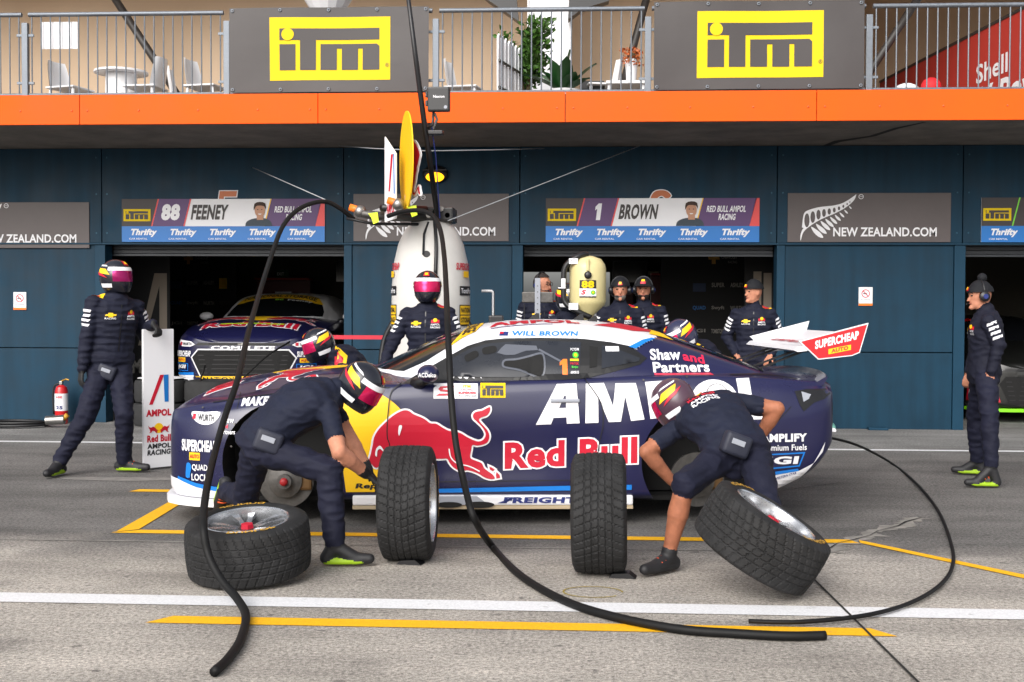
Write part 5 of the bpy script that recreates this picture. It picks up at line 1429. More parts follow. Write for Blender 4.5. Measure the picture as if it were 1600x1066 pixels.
# ------------------------------------------------------------------ refuelling tower
M_TANK = mat('tank_white', (204, 202, 198), .45, noise=(2, .14), rvar=.08)
tw = tag(empty('refuelling_tower', (-1.437, 11.6, 0)), 'white refuelling tower with round shouldered tank and black hose boom behind the car', 'refuelling tower')
tank = MB().lathe([(.30, .05), (.385, .06), (.385, 1.55), (.382, 1.72), (.36, 1.95), (.32, 2.12), (.26, 2.25), (.20, 2.33), (.15, 2.35)], 48).build('tank', M_TANK, tw, smooth=True, auto=40)
MB().lathe([(.42, 0), (.42, .05), (.30, .06)], 32).build('base', M_CARBON, tw)
TK = lambda u, v, d: V(((.386 + d) * math.sin(u / .386), -(.386 + d) * math.cos(u / .386), v))
for s_ in (-1, 1):
    c = s_ * .47
    w0 = .15
    text('lettering', 'SUPERCHEAP', (c - w0, 1.86, c + w0, 1.93), lambda u, v, d: V(((.372 + d) * math.sin(u / .386), -(.372 + d) * math.cos(u / .386), v)), .004, M_RED, tank, bold=.04, step=.05)
    sheet('sticker', [rect2(c - .055, 1.79, c + .055, 1.85)], lambda u, v, d: TK(u, v, d - .010), .012, M_GOLD, tank, step=.04)
    sheet('sticker', [rect2(c - .115, 1.615, c + .115, 1.705)], TK, .003, M_INK, tank, step=.04)
    text('lettering', 'TontiPro', (c - .10, 1.635, c + .10, 1.685), TK, .006, M_PWHITE, tank, bold=.02, step=.05)
    sheet('sticker', [rect2(c - .12, 1.32, c + .12, 1.525)], TK, .003, M_INK, tank, step=.04)
    for zz, w_ in ((1.43, 'NATIONAL'), (1.335, 'STORAGE')):
        sheet('sticker', [rect2(c - .11, zz, c + .11, zz + .085)], TK, .0055, M_GOLD, tank, step=.04)
        text('lettering', w_, (c - .10, zz + .018, c + .10, zz + .068), TK, .008, M_INK, tank, bold=.03, step=.05)
    sheet('sticker', [rect2(c - .12, 1.105, c + .12, 1.20)], TK, .003, M_BLUE, tank, step=.04)
    text('lettering', 'MEGUIARS', (c - .10, 1.13, c + .10, 1.17), TK, .006, M_INK, tank, bold=.02, step=.05)
    sheet('sticker', [rect2(c - .12, .93, c + .12, 1.0)], TK, .003, M_PWHITE, tank, step=.04)
    text('lettering', 'WURTH', (c - .03, .945, c + .11, .985), TK, .006, M_INK, tank, bold=.03, step=.05)
MB().lathe([(.035, 0), (.03, -.012)], 16, (0, -.345, 2.005), 'Y').build('filler_hole', M_CARBON, tank)
MB().tube([(-.03, -.36, 2.0), (-.03, -.30, 2.20), (.0, -.2, 2.32)], .012, 6).build('bracket', M_CARBON, tank)
MB().tube([(.09, -.38, 1.80), (.09, -.33, 2.1), (.06, -.2, 2.33)], .018, 8, spline=5).build('sight_tube', M_CARBON, tank, smooth=True)
hd = MB().box((-.20, -.18, 2.33), (.24, .18, 2.47), .02).build('manifold', M_CARBON, tw)
for k in range(7):
    xx = -.18 + k * .06
    MB().lathe([(.026, 0), (.03, .02), (.03, .06), (.018, .075)], 10, (xx, -.18 - .02 * (k % 2), 2.39 + .03 * (k % 3)), 'Y').build('valve_fitting', M_METAL if k % 2 else M_STEEL, hd, smooth=True, auto=35)
# boom towards the left
MB().tube([(-.05, -.15, 2.38), (-.45, -.45, 2.36), (-.60, -.52, 2.38)], [.05, .045, .035], 12).build('boom', M_STEEL, tw, smooth=True)
MB().tube([(-.02, -.22, 2.44), (-.40, -.55, 2.43)], .035, 10).build('boom', M_CARBON, tw, smooth=True)
MB().tube([(-.10, -.20, 2.30), (-.50, -.42, 2.29), (-.75, -.45, 2.34)], .014, 8).build('cable', M_CARBON, tw, smooth=True)
for x, y, z in ((-.61, -.50, 2.40), (-.22, -.68, 2.45)):
    c = MB().ball((x, y, z), .058, 12, 8).build('coupling', M_METAL, tw, smooth=True)
    MB().tube([(x + .03, y, z), (x - .10, y, z + .04)], .035, 10).build('collar', M_ORG, c, smooth=True)
    MB().prism([(0, 0), (.09, .01), (.10, -.08), (.05, -.10), (.03, -.04)], lambda u, v: (x + .08 + u, y - .03, z + v - .02), lambda u, v: (x + .08 + u, y - .02, z + v - .02)).build('tag_flag', mat('fluoro_yellow', (214, 240, 30), .5), c)
# side hoses round the tank
for s_ in (-1, 1):
    MB().tube([(s_ * .37, -.05, 1.35), (s_ * .46, -.05, 1.15), (s_ * .49, -.08, .8), (s_ * .48, -.1, .2)], .028, 10, spline=5).build('side_hose', M_CARBON, tw, smooth=True)
# flat display fins on top
FN = Flat((0, 0, 0), (.60, -.80, 0))
MB().prism([(-.02, 0), (.20, .02), (.20, .62), (-.02, .80)], lambda u, v: V((-.36, -.52, 2.30)) + V(FN(u, v, -.006)), lambda u, v: V((-.36, -.52, 2.30)) + V(FN(u, v, .006))).build('white_fin', M_PWHITE, tw)
F1 = lambda u, v, d: V((-.36, -.52, 2.30)) + V(FN(u, v, d + .006))
sheet('fin_stroke', [[(.06, .28), (.09, .28), (.15, .62), (.11, .62)]], F1, .003, M_RED, tw)
sheet('fin_stroke', [[(.165, .25), (.185, .25), (.17, .62), (.155, .62)]], F1, .003, M_BLUE, tw)
text('lettering', 'AMPOL', (.03, .07, .18, .17), F1, .003, M_RED, tw, bold=.04)
dc = V((-.155, -.62, 2.86))
FD = Flat((0, 0, 0), (.32, -.947, 0))
MB().prism(circle2(0, 0, .46, 48), lambda u, v: dc + V(FD(u * .72, v, -.006)), lambda u, v: dc + V(FD(u * .72, v, .006))).build('yellow_disc', M_GOLD, tw)
F2 = lambda u, v, d: dc + V(FD(u, v, d + .006))
bt = lambda a, b: (.06 + (b - .5) * .55, -.08 + (a + .45) * -.62)
FB = Flat((0, 0, 0), (.62, -.785, 0))
F3 = lambda u, v, d: dc + V((.05, -.05, 0)) + V(FB(u, v, d + .006))
bb = smooth2([bt(*p) for p in BULL['body']], 3)
MB().prism(offset2(bb, .018), lambda u, v: F3(u, v, -.014), lambda u, v: F3(u, v, -.004)).build('bull_fin', M_PWHITE, tw)
sheet('bull_emblem', [bb], F3, .002, M_RED, tw)
# mast with signal box
ms = tag(empty('mast', (-1.35, 11.3, 2.30)), 'thin black mast leaning up past the balcony from the refuelling tower', 'mast')
hp = HOSES['mast']
o_ = V((-1.35, 11.3, 2.30))
MB().tube([V(p) - o_ for p in hp], [.026, .026, .024, .02], 10).build('pole', M_CARBON, ms, smooth=True)
MB().box((-.04, -.34, .80), (.10, -.24, .84), .01).build('clamp', M_CARBON, ms)
MB().tube([(-.02, -.26, .82), (.04, -.28, .95), (.02, -.30, 1.0)], .012, 6).build('arm', M_METAL, ms)
MB().tube([V((-1.31, 11.25, 2.35)) - o_, V((-1.33, 11.1, 2.9)) - o_, V((-1.36, 11.0, 3.2)) - o_], .006, 6).build('cable', M_NINK, ms)
sg = tag(empty('signal_box', (-1.285, 10.95, 3.42)), 'black square signal box with pale mark clamped on the mast', 'signal box')
MB().box((-.105, -.03, -.115), (.105, .03, .115), .018).build('case', M_CARBON, sg)
MB().tube([(-.05, 0, -.11), (-.06, 0, -.24), (-.11, .02, -.26)], .012, 8).build('arm', M_CARBON, sg, smooth=True)
for k in (-.06, .02): MB().box((-.125, -.02, k), (-.104, .02, k + .05), .005).build('clip', M_CARBON, sg)
text('lettering', 'Nexion', (-.05, .01, .055, .035), Flat((0, -.031, 0)), .002, M_PWHITE, sg, bold=.02)
sheet('badge', [circle2(.065, -.075, .016, 16)], Flat((0, -.031, 0)), .002, M_LGREY, sg)

# ------------------------------------------------------------------ hoses and lines
M_HOSE = mat('hose_black', (12, 12, 13), .62, spec=.3, bump=(90, .1, .002))
def hose(key, r_, label, ty='hose', m=None, name='black_hose', n=10, sub=8):
    p = [V(q) for q in HOSES[key]]
    o = MB().tube(p, r_, n, spline=sub).build(name, m or M_HOSE, smooth=True)
    return tag(o, label, ty)
hose('hose_left', .021, 'thick black hose hanging from the boom down past the nose to the ground at left')
hose('hose_mid', .021, 'thick black hose from the tower crossing the car door and sweeping right along the ground')
hose('hose_loop', .011, 'black hose looping round from the car tail across the ground at right')
M_LINE = mat('pale_cord', (150, 154, 158), .6)
hose('guy_r', .005, 'thin pale guy line from the tower up to the soffit at right', 'cord', M_LINE, 'guy_line', 6, 2)
hose('guy_l', .005, 'thin pale guy line from the boom up to the soffit at left', 'cord', M_LINE, 'guy_line', 6, 2)
hose('wire', .006, 'thin pale wire running level under the balcony through the mast', 'cord', M_LINE, 'overhead_wire', 6, 2)
# red barrier strap and bent pipe
tag(MB().box((-2.92, 13.2, 1.14), (-1.80, 13.21, 1.185)).build('barrier_strap', M_RED), 'red barrier strap stretched in front of the pillar left of the tower', 'strap')
tag(MB().tube([(-.97, 12, 1.668), (-.865, 12, 1.668), (-.85, 12, 1.65), (-.85, 12, .9), (-.85, 12.0, .0)], .014, 8).build('bent_pipe', mat('pipe_white', (214, 214, 216), .4), smooth=True), 'thin white bent pipe standing right of the refuelling tower', 'pipe')
# grey pole stand with cross plate
t = tag(empty('plate_stand', (-.40, 12.0, 0)), 'grey perforated upright with cross plate in the middle garage mouth', 'stand')
MB().box((-.028, -.01, .10), (.028, .01, 1.80), .003).build('upright', M_LGREY, t)
MB().box((-.16, .012, 1.55), (.16, .03, 1.66), .01).build('cross_plate', M_STEEL, t)
for k in range(8): MB().lathe([(.006, 0), (.006, -.004)], 8, (0, -.0105, 1.30 + k * .06), 'Y').build('bolt', M_STEEL, t)
MB().box((-.25, -.15, 0), (.25, .15, .10), .02).build('foot', M_CARBON, t)
# fuel churn
M_FUEL = mat('fuel_plastic', (206, 194, 142), .35, noise=(3, .08))
ch = tag(empty('fuel_churn', (.095, 10.75, 1.39)), 'cream fuel churn numbered 88 held up behind the car roof', 'fuel churn')
tk = MB().lathe([(.03, .0), (.045, .03), (.155, .135), (.165, .17), (.165, .46), (.155, .50), (.12, .55), (.05, .575), (.02, .58)], 32).build('tank', M_FUEL, ch, smooth=True, auto=50)
MB().tube([(.03, -.10, .02), (-.10, -.12, .08), (-.205, -.10, .16), (-.215, -.10, .30), (-.205, -.10, .47), (-.11, -.10, .555), (-.03, -.06, .59), (.0, 0, .565)], .026, 10, spline=5).build('handle', M_CARBON, ch, smooth=True)
for a, b in (((-.17, -.128, .50), (-.09, -.128, .55)), ((-.238, -.13, .28), (-.20, -.13, .37)), ((-.17, -.148, .09), (-.085, -.148, .15))):
    MB().box(a, (b[0], b[1] + .02, b[2]), .004).build('handle_label', M_PWHITE, ch)
MB().lathe([(.03, 0), (.034, -.02), (.02, -.03)], 14, (.0, -.165, .40), 'Y').build('valve', M_CARBON, tk, smooth=True)
MB().tube([(0, -.17, .44), (0, -.17, .54)], .014, 8).build('vent_tube', M_FUEL, tk)
CH = lambda u, v, d: V(((.166 + d) * math.sin(u / .166), -(.166 + d) * math.cos(u / .166), v))
sheet('number_plate', [rect2(-.075, .20, .075, .355)], CH, .003, M_INK, tk, step=.03)
text('race_number', '88', (-.055, .285, .055, .350), CH, .007, M_YEL, tk, bold=.05, step=.03)
sheet('sticker', [rect2(-.075, .212, .075, .280)], CH, .006, M_PWHITE, tk, step=.03)
text('series_emblem', 'S', (-.06, .225, -.012, .270), CH, .010, M_RED, tk, bold=.05, shear=.3)
sheet('sticker', [circle2(.045, .245, .020, 16)], CH, .010, M_GREEN, tk)
sheet('sticker', [circle2(.045, .245, .010, 12)], CH, .012, M_YEL, tk)

# ------------------------------------------------------------------ garage contents
M_BLK = mat('banner_black', (20, 20, 22), .7)
M_DIM = mat('banner_print', (150, 146, 140), .6)
M_ALOGO = mat('banner_taupe', (150, 138, 124), .6)
def logo_wall(x0, x1, y, z1, lx, lz, s, label, ax=None):
    t = tag(empty('sponsor_backdrop', (x0, y, 0)), label, 'backdrop', 'black sponsor backdrops in the garages')
    MB().box((0, 0, .02), (x1 - x0, .03, z1), .004).build('panel', M_BLK, t)
    mp = Flat((-x0, 0, 0))
    sheet('gold_emblem', [[(lx - .08 + lx * 0, lz - .03), (lx - .03, lz - .03), (lx - .03, lz - .10), (lx + .03, lz - .10), (lx + .03, lz - .03), (lx + .09, lz - .03), (lx + .08, lz + .03), (lx + .03, lz + .03), (lx + .03, lz + .09), (lx - .03, lz + .09), (lx - .03, lz + .03), (lx - .09, lz + .03)]], mp, .003, mat('banner_gold', (190, 140, 60), .6), t)
    text('lettering', 'CHEVROLET', (lx + .12, lz - .02, lx + .36, lz + .03), mp, .003, M_DIM, t, bold=.02)
    text('lettering', 'RACING', (lx + .22, lz - .09, lx + .36, lz - .05), mp, .003, M_DIM, t, bold=.0)
    rows = [[('box', M_BLUE), ('SUPER', M_DIM), ('ASHLEY', M_DIM), ('gold', M_GOLD)], [('QUAD', M_BLUE), ('Swyft', M_DIM), ('WURTH', M_DIM), ('FREIGHT', M_CHAR)], [('JGI', M_DIM), ('TOMBSTONE', M_DIM), ('AIRTASK', M_DIM)]]
    for r_, row in enumerate(rows):
        for c, (w, mm) in enumerate(row):
            u = lx - .32 + c * .29 ; v = lz - .46 - r_ * .36
            if w in ('box', 'gold'):
                sheet('sponsor_block', [rect2(u, v - .07, u + (.20 if w == 'box' else .14), v + (.06 if w == 'box' else .12))], mp, .003, mm if w == 'gold' else mat('banner_blue', (40, 56, 90), .6), t)
            else:
                text('lettering', w, (u, v, u + .2, v + .07), mp, .003, mm, t, bold=.03)
    return t, mp
t, mp = logo_wall(-8.8, -6.0, 20.6, 2.9, -6.86, 2.36, 1, 'black backdrop with gold emblem and sponsor names in the left garage')
t = tag(empty('sponsor_backdrop', (-7.2, 16.6, 0)), 'black panel with large taupe letter behind the walking crew member', 'backdrop', 'black sponsor backdrops in the garages')
MB().box((0, 0, .02), (1.40, .03, 2.35), .004).build('panel', M_BLK, t)
mp = Flat((7.2, 0, 0))
sheet('taupe_letter', [[(-6.34, .95), (-6.26, .95), (-6.02, 1.98), (-5.84, 1.98), (-5.84, .95), (-5.95, .95), (-5.95, 1.80), (-6.15, 1.05), (-6.18, .95)]], mp, .004, M_ALOGO, t)
text('lettering', 'AMPOL', (-6.50, .55, -5.84, .76), mp, .004, M_DIM, t, bold=.05)
t, mp = logo_wall(1.30, 3.3, 18.6, 2.75, 2.12, 2.30, 1, 'black backdrop with gold emblem and sponsor names in the middle garage')
t = tag(empty('sponsor_backdrop', (2.42, 16.6, 0)), 'narrow black panel with taupe letter strokes behind the beanie man', 'backdrop', 'black sponsor backdrops in the garages')
MB().box((-.1, 0, .02), (.75, .03, 2.5)).build('panel', M_BLK, t)
sheet('taupe_letter', [rect2(.02, .9, .13, 2.02), rect2(.16, .9, .27, 2.0)], Flat((0, 0, 0)), .004, M_ALOGO, t)
M_TRED = mat('chest_red', (92, 22, 22), .45)
def tool_chest(x, y, w, h, label, paper):
    t = tag(empty('tool_chest', (x, y, 0)), label, 'tool chest', 'red tool chests in the garages')
    MB().box((0, 0, .08), (w, .55, h * .52), .01).build('cabinet', M_TRED, t)
    for k in range(5):
        dz = .10 + k * (h * .52 - .14) / 5
        d_ = MB().box((.03, -.015, dz), (w - .03, 0.0, dz + (h * .52 - .14) / 5 - .02), .004).build('drawer', M_CARBON, t)
        MB().box((.10, -.03, dz + .06), (w - .10, -.016, dz + .075)).build('drawer_handle', M_STEEL, d_)
    MB().box((0, .35, h * .52 + .004), (w, .55, h), .01).build('back_panel', M_TRED, t)
    MB().box((0, .20, h + .004), (w, .56, h + .04), .005).build('lid', mat('lid_red', (170, 40, 32), .5), t)
    MB().box((paper[0], .338, paper[1]), (paper[0] + paper[2], .346, paper[1] + paper[3])).build('paper_sheet', M_PWHITE, t)
    for k in range(9):
        MB().lathe([(.025, 0), (.03, .08), (.012, .10), (.012, .14)], 8, (.06 + k * (w - .12) / 8, .25, h * .52 + .004), 'Z').build('tool', M_STEEL if k % 2 else M_CARBON, t)
tool_chest(1.22, 19.4, .95, 2.05, 'red tool chest with white sheet behind the capped man in the middle garage', (.25, 1.68, .30, .18))
tool_chest(-5.85, 21.0, 1.0, 2.0, 'red tool chest with white sheet behind the parked navy car', (.35, 1.65, .30, .14))
for x0, z0, l in ((.97, 2.24, 'small green exit sign in the middle garage'), (-5.60, 2.06, 'small green exit sign in the left garage')):
    t = tag(empty('exit_sign', (x0, 21.8, z0)), l, 'exit sign', 'green exit signs')
    MB().box((0, 0, 0), (.24, .04, .14), .005).build('case', mat('exit_green', (26, 84, 48), .5), t)
    text('lettering', 'EXIT', (.02, .04, .15, .10), Flat((0, 0, 0)), .002, M_PWHITE, t, bold=.02)
    MB().tube([(.12, .02, .14), (.12, .02, 1.2)], .008, 6).build('hanger', M_STEEL, t)
t = tag(empty('pipe_trolley', (1.12, 16.2, 0)), 'pale bent pipe trolley frame in the middle garage mouth', 'trolley')
MB().tube([(-.15, 0, 0), (-.15, 0, .95), (-.10, 0, 1.08), (.20, 0, 1.10), (.27, 0, 1.0), (.27, 0, 0)], .022, 8, spline=4).build('frame', mat('trolley_cream', (176, 158, 110), .5), t, smooth=True)
MB().box((-.15, -.2, .12), (.27, .2, .16), .01).build('deck', M_STEEL, t)
def rack(x, y, label):
    t = tag(empty('shelf_rack', (x, y, 0)), label, 'shelf rack', 'shelf racks at the garage backs')
    for sx in (0, 1.5):
        for sy in (0, .5): MB().box((sx, sy, 0), (sx + .04, sy + .04, 2.1)).build('upright', M_STEEL, t)
    for k in range(4): MB().box((0, 0, .3 + k * .55), (1.54, .54, .33 + k * .55)).build('shelf', M_STEEL, t)
    rn = random.Random(int(x * 10))
    for k in range(4):
        u = .06
        while u < 1.35:
            w = rn.uniform(.14, .34); h = rn.uniform(.14, .38)
            MB().box((u, .06, .334 + k * .55), (min(u + w, 1.48), .46, .334 + k * .55 + h), .008).build('storage_box', rn.choice([M_PWHITE, M_CARBON, M_TRED, M_BLUE, M_LGREY, M_BEIGE]), t)
            u += w + rn.uniform(.02, .08)
rack(-4.2, 21.9, 'shelf rack with boxes at the back of the left garage')
rack(.75, 21.9, 'shelf rack with boxes at the back of the middle garage')
for x0, z0, l in ((-4.3, 1.95, 'black wall monitor at the back of the left garage'), (.62, 1.95, 'black wall monitor at the back of the middle garage')):
    t = tag(empty('wall_monitor', (x0, 20.9, z0)), l, 'monitor', 'black wall monitors')
    MB().box((0, 0, 0), (.62, .05, .40), .01).build('case', M_CARBON, t)
    MB().box((.02, -.006, .02), (.60, -.001, .38)).build('screen', M_GLASS, t)
    MB().tube([(.31, .03, .40), (.31, .03, 1.40)], .015, 8).build('hanger', M_STEEL, t)
# crates and benches lost in the shade at the back
tag(MB().box((-1.6, 20.5, 0), (-.2, 21.2, .95), .02).build('work_bench', M_INT), 'dark work bench at the back of the middle garage', 'bench')

# ------------------------------------------------------------------ the car parked in the left garage
def clone_part(o, root, m=None, name=None):
    c = o.copy()
    if m:
        c.data = o.data.copy(); c.data.materials.clear()
        for x in m: c.data.materials.append(x)
    COL.objects.link(c); c.parent = root
    return c
c88 = tag(empty('race_car', (-4.48, 18.0, .42), R(90)), 'navy race coupe with white mirrors raised nose out in the left garage', 'race car')
c88.scale = (1, 1.10, 1)
b88 = clone_part(body_proto, c88); r88 = clone_part(roof_proto, c88)
w88 = car_common(c88, b88, r88, dict(wing=M_WHITE, body2=M_NAVY, body=M_WHITE, split=M_WHITE, skirt=M_WHITE, edge=M_BEIGE))
hood_print(b88, True)
ban88 = ban[:9] + [(-.50, -.375), (-.25, -.315), (0, -.30), (.25, -.315), (.50, -.375)]
sheet('sun_strip', [ban88], TP, .006, M_GOLD, w88, step=.05)
text('lettering', 'NATIONAL STORAGE', (-.50, -.27, .50, -.13), TP, .010, M_INK, w88, bold=.03, step=.06, arc=lambda u, v: (u, v - .18 * u * u))
text('lettering', 'Feeney', (.12, -.41, .46, -.34), TP, .008, M_PWHITE, w88, bold=.02, step=.06)
text('race_number', '88', (-.06, -.39, .06, -.33), TP, .008, mat('lime2', (150, 220, 50), .5), w88, bold=.03)
ribbon('fluoro_strip', [(-.38, -1.93), (0, -1.915), (.42, -1.93)], .035, TP, .012, mat('fluoro_strip', (190, 240, 30), .5), b88)
def front_print(b, livery):
    gr = [(-.52, .14), (.52, .14), (.64, .40), (.56, .50), (-.56, .50), (-.64, .40)]
    sheet('grille_surround', [offset2(gr, .018)], FR, .004, livery['surround'], b, step=.05)
    gr_o = sheet('grille', [gr], FR, .009, M_DARK, b, step=.05)
    for k in range(5):
        zz = .19 + k * .06
        ribbon('grille_bar', [(-.56 + .14 * (1 - k / 4) * .3, zz), (-.2, zz), (.2, zz), (.56 - .14 * (1 - k / 4) * .3, zz)], .012, FR, .016, M_BLACK, gr_o)
    sheet('upper_grille', [[(-.60, .565), (.60, .565), (.56, .60), (-.56, .60)]], FR, .005, M_BLACK, b, step=.05)
    sheet('badge', [[(-.06, .575), (-.02, .575), (-.02, .567), (.02, .567), (.02, .575), (.06, .575), (.065, .59), (.02, .59), (.02, .598), (-.02, .598), (-.02, .59), (-.065, .59)]], FR, .009, M_METAL, b)
    for s_ in (-1, 1):
        hl = [(s_ * .60, .575), (s_ * .66, .545), (s_ * .80, .545), (s_ * .86, .60), (s_ * .84, .635), (s_ * .66, .615)]
        sheet('headlight', [hl], FR, .006, livery['light'], b, step=.04)
        if livery['sponsors']:
            x0 = .64 if s_ > 0 else -.83
            sheet('sticker', [rect2(x0, .563, x0 + .035, .605)], FR, .010, M_RED, b)
            text('lettering', 'WURTH', (x0 + .05, .56, x0 + .18, .60), FR, .010, M_INK, b, bold=.03)
            x1 = .66 if s_ > 0 else -.90
            text('lettering', 'SUPERCHEAP', (x1, .41, x1 + .24, .49), FR, .007, M_PWHITE, b, bold=.045, step=.04)
            sheet('sticker', [rect2(x1 + .03, .335, x1 + .16, .395)], FR, .006, M_GOLD, b, step=.04)
            text('lettering', 'AUTO', (x1 + .04, .348, x1 + .15, .382), FR, .010, M_RED, b, bold=.04)
            bx = rect2(x1 - .01, .215, x1 + .20, .32)
            sheet('sticker_border', [bx], FR, .006, M_CYAN, b, holes=[offset2(bx, -.008)], step=.04)
            text('lettering', 'JGI', (x1 + .01, .235, x1 + .17, .30), FR, .007, M_PWHITE, b, bold=.05, shear=.2)
    if livery['sponsors']:
        text('lettering', 'COMPLETE', (-.40, .505, .40, .560), FR, .008, M_PWHITE, b, bold=.05, shear=.15, step=.05)
        sheet('sticker', [[(-.56, .085), (.56, .085), (.60, .15), (-.60, .15)]], FR, .012, M_GOLD, b, step=.06)
        text('lettering', 'NATIONAL STORAGE', (-.50, .095, .50, .138), FR, .016, M_INK, b, bold=.04, step=.06)
        for s_ in (-1, 1):
            sheet('bumper_band', [[(s_ * .60, .085), (s_ * .93, .085), (s_ * .93, .15), (s_ * .62, .16)]], FR, .006, M_WHITE, b, step=.04)
            sheet('stripe', [[(s_ * .62, .162), (s_ * .93, .152), (s_ * .93, .185), (s_ * .62, .20)]], FR, .008, M_CYAN, b, step=.04)
front_print(b88, dict(surround=M_WHITE, light=M_PWHITE, sponsors=True))
for jx in (-1.9, -.4):
    for jy in (-.6, .6):
        MB().tube([(jx, jy, -.42), (jx, jy, .04)], .05, 10).build('support_post', M_CARBON, c88)
# hanging hoses over its nose
tag(MB().tube([(-4.75, 14.9, .75), (-4.78, 14.7, .40), (-4.5, 14.6, .28), (-4.3, 14.7, .5), (-4.0, 15.0, .85), (-3.75, 15.3, 1.05)], .012, 8, spline=6).build('thin_hose', M_HOSE, smooth=True), 'thin black cable drooping across the nose of the parked navy car', 'cable')

# ------------------------------------------------------------------ black and green car in the right garage
M_BLKCAR = mat('black_wrap', (16, 17, 16), .35, coat=.3)
M_LIME = mat('lime_print', (130, 220, 20), .45)
c3 = tag(empty('race_car', (6.20, 18.2, .12), R(90)), 'black race coupe with lime green streaks in the right garage', 'race car')
b3 = clone_part(body_proto, c3, [M_BLKCAR, M_DARK]); r3 = clone_part(roof_proto, c3, [M_BLKCAR, M_BLKCAR])
car_common(c3, b3, r3, dict(wing=M_BLKCAR, body2=M_BLKCAR, body=M_BLKCAR, split=M_LIME, skirt=M_BLKCAR, edge=M_LIME))
front_print(b3, dict(surround=M_BLKCAR, light=M_LGREY, sponsors=False))
sheet('sponsor_panel', [[(-.93, .16), (-.62, .16), (-.66, .34), (-.93, .36)]], FR, .006, M_RED, b3, step=.04)
text('lettering', 'REPCO', (-.92, .20, -.67, .31), FR, .010, M_PWHITE, b3, bold=.05, step=.05)
text('lettering', 'TRUCKS', (-.90, .375, -.66, .42), FR, .008, M_PWHITE, b3, bold=.04, step=.05)
for a, b_ in (((-.86, -1.9), (-.30, -1.5)), ((-.80, -1.6), (-.25, -1.3)), ((.2, -1.9), (.8, -1.5))):
    ribbon('lime_streak', smooth2([a, ((a[0] + b_[0]) / 2 + .05, (a[1] + b_[1]) / 2 - .05), b_], 6, closed=False), .05, TP, .004, M_LIME, b3)
text('race_number', '66', (-.45, -.26, -.20, -.14), TP, .008, mat('led_red', (240, 30, 30), .5), c3, bold=.04, step=.05)
from mathutils import noise as mnoise
# ------------------------------------------------------------------ people
M_SKIN = mat('skin', (190, 130, 104), .6, noise=(22, .25), spec=.3, bump=(120, .2, .002))
M_SKINT = mat('skin_tan', (160, 102, 76), .6, noise=(22, .28), spec=.3, bump=(120, .2, .002))
M_GLOVE = mat('glove_black', (24, 24, 26), .7, bump=(60, .3, .003))
def cloth(name, rgb, quilt=0.0):
    if name in MATS: return MATS[name]
    m = mat(name, rgb, .78, spec=.3, noise=(7, .22), bump=(11, .55, .018))
    if quilt:
        nt = m.node_tree; b = nt.nodes['Principled BSDF']
        tc = nt.nodes.new('ShaderNodeTexCoord'); wv = nt.nodes.new('ShaderNodeTexWave')
        wv.bands_direction = 'Z'; wv.inputs['Scale'].default_value = quilt; wv.inputs['Distortion'].default_value = 3.0; wv.inputs['Detail'].default_value = 1.5
        nt.links.new(tc.outputs['Object'], wv.inputs['Vector'])
        bp = nt.nodes.new('ShaderNodeBump'); bp.inputs['Strength'].default_value = .28; bp.inputs['Distance'].default_value = .02
        nt.links.new(wv.outputs['Fac'], bp.inputs['Height'])
        old = b.inputs['Normal'].links[0].from_socket
        nt.links.new(old, bp.inputs['Normal']); nt.links.new(bp.outputs[0], b.inputs['Normal'])
    return m
M_JACKET = cloth('navy_jacket', (21, 24, 42), 5.5)
M_SHIRT = cloth('navy_shirt', (22, 27, 46))
M_TROUS = cloth('navy_trousers', (21, 23, 42))
M_HOOD = cloth('dark_hoodie', (20, 22, 38))
M_SHOE = mat('shoe_black', (30, 30, 33), .6, bump=(80, .3, .003))
M_SOLE = mat('shoe_sole_lime', (150, 186, 26), .6)
M_SOLEB = mat('shoe_sole_black', (26, 26, 28), .7)
M_VISOR = mat('visor_magenta', (214, 26, 92), .12, metal=.55, spec=.7)
M_HELM = mat('helmet_black', (22, 24, 34), .25, coat=.5)
M_BEANIE = cloth('beanie_black', (22, 23, 28))
M_GREYH = mat('hair_grey', (120, 114, 108), .8, noise=(60, .4))
M_DARKH = mat('hair_dark', (40, 30, 26), .8, noise=(60, .4))
M_EYE = mat('eye_dark', (30, 24, 22), .3)
M_LIP = mat('lip', (150, 84, 76), .5)

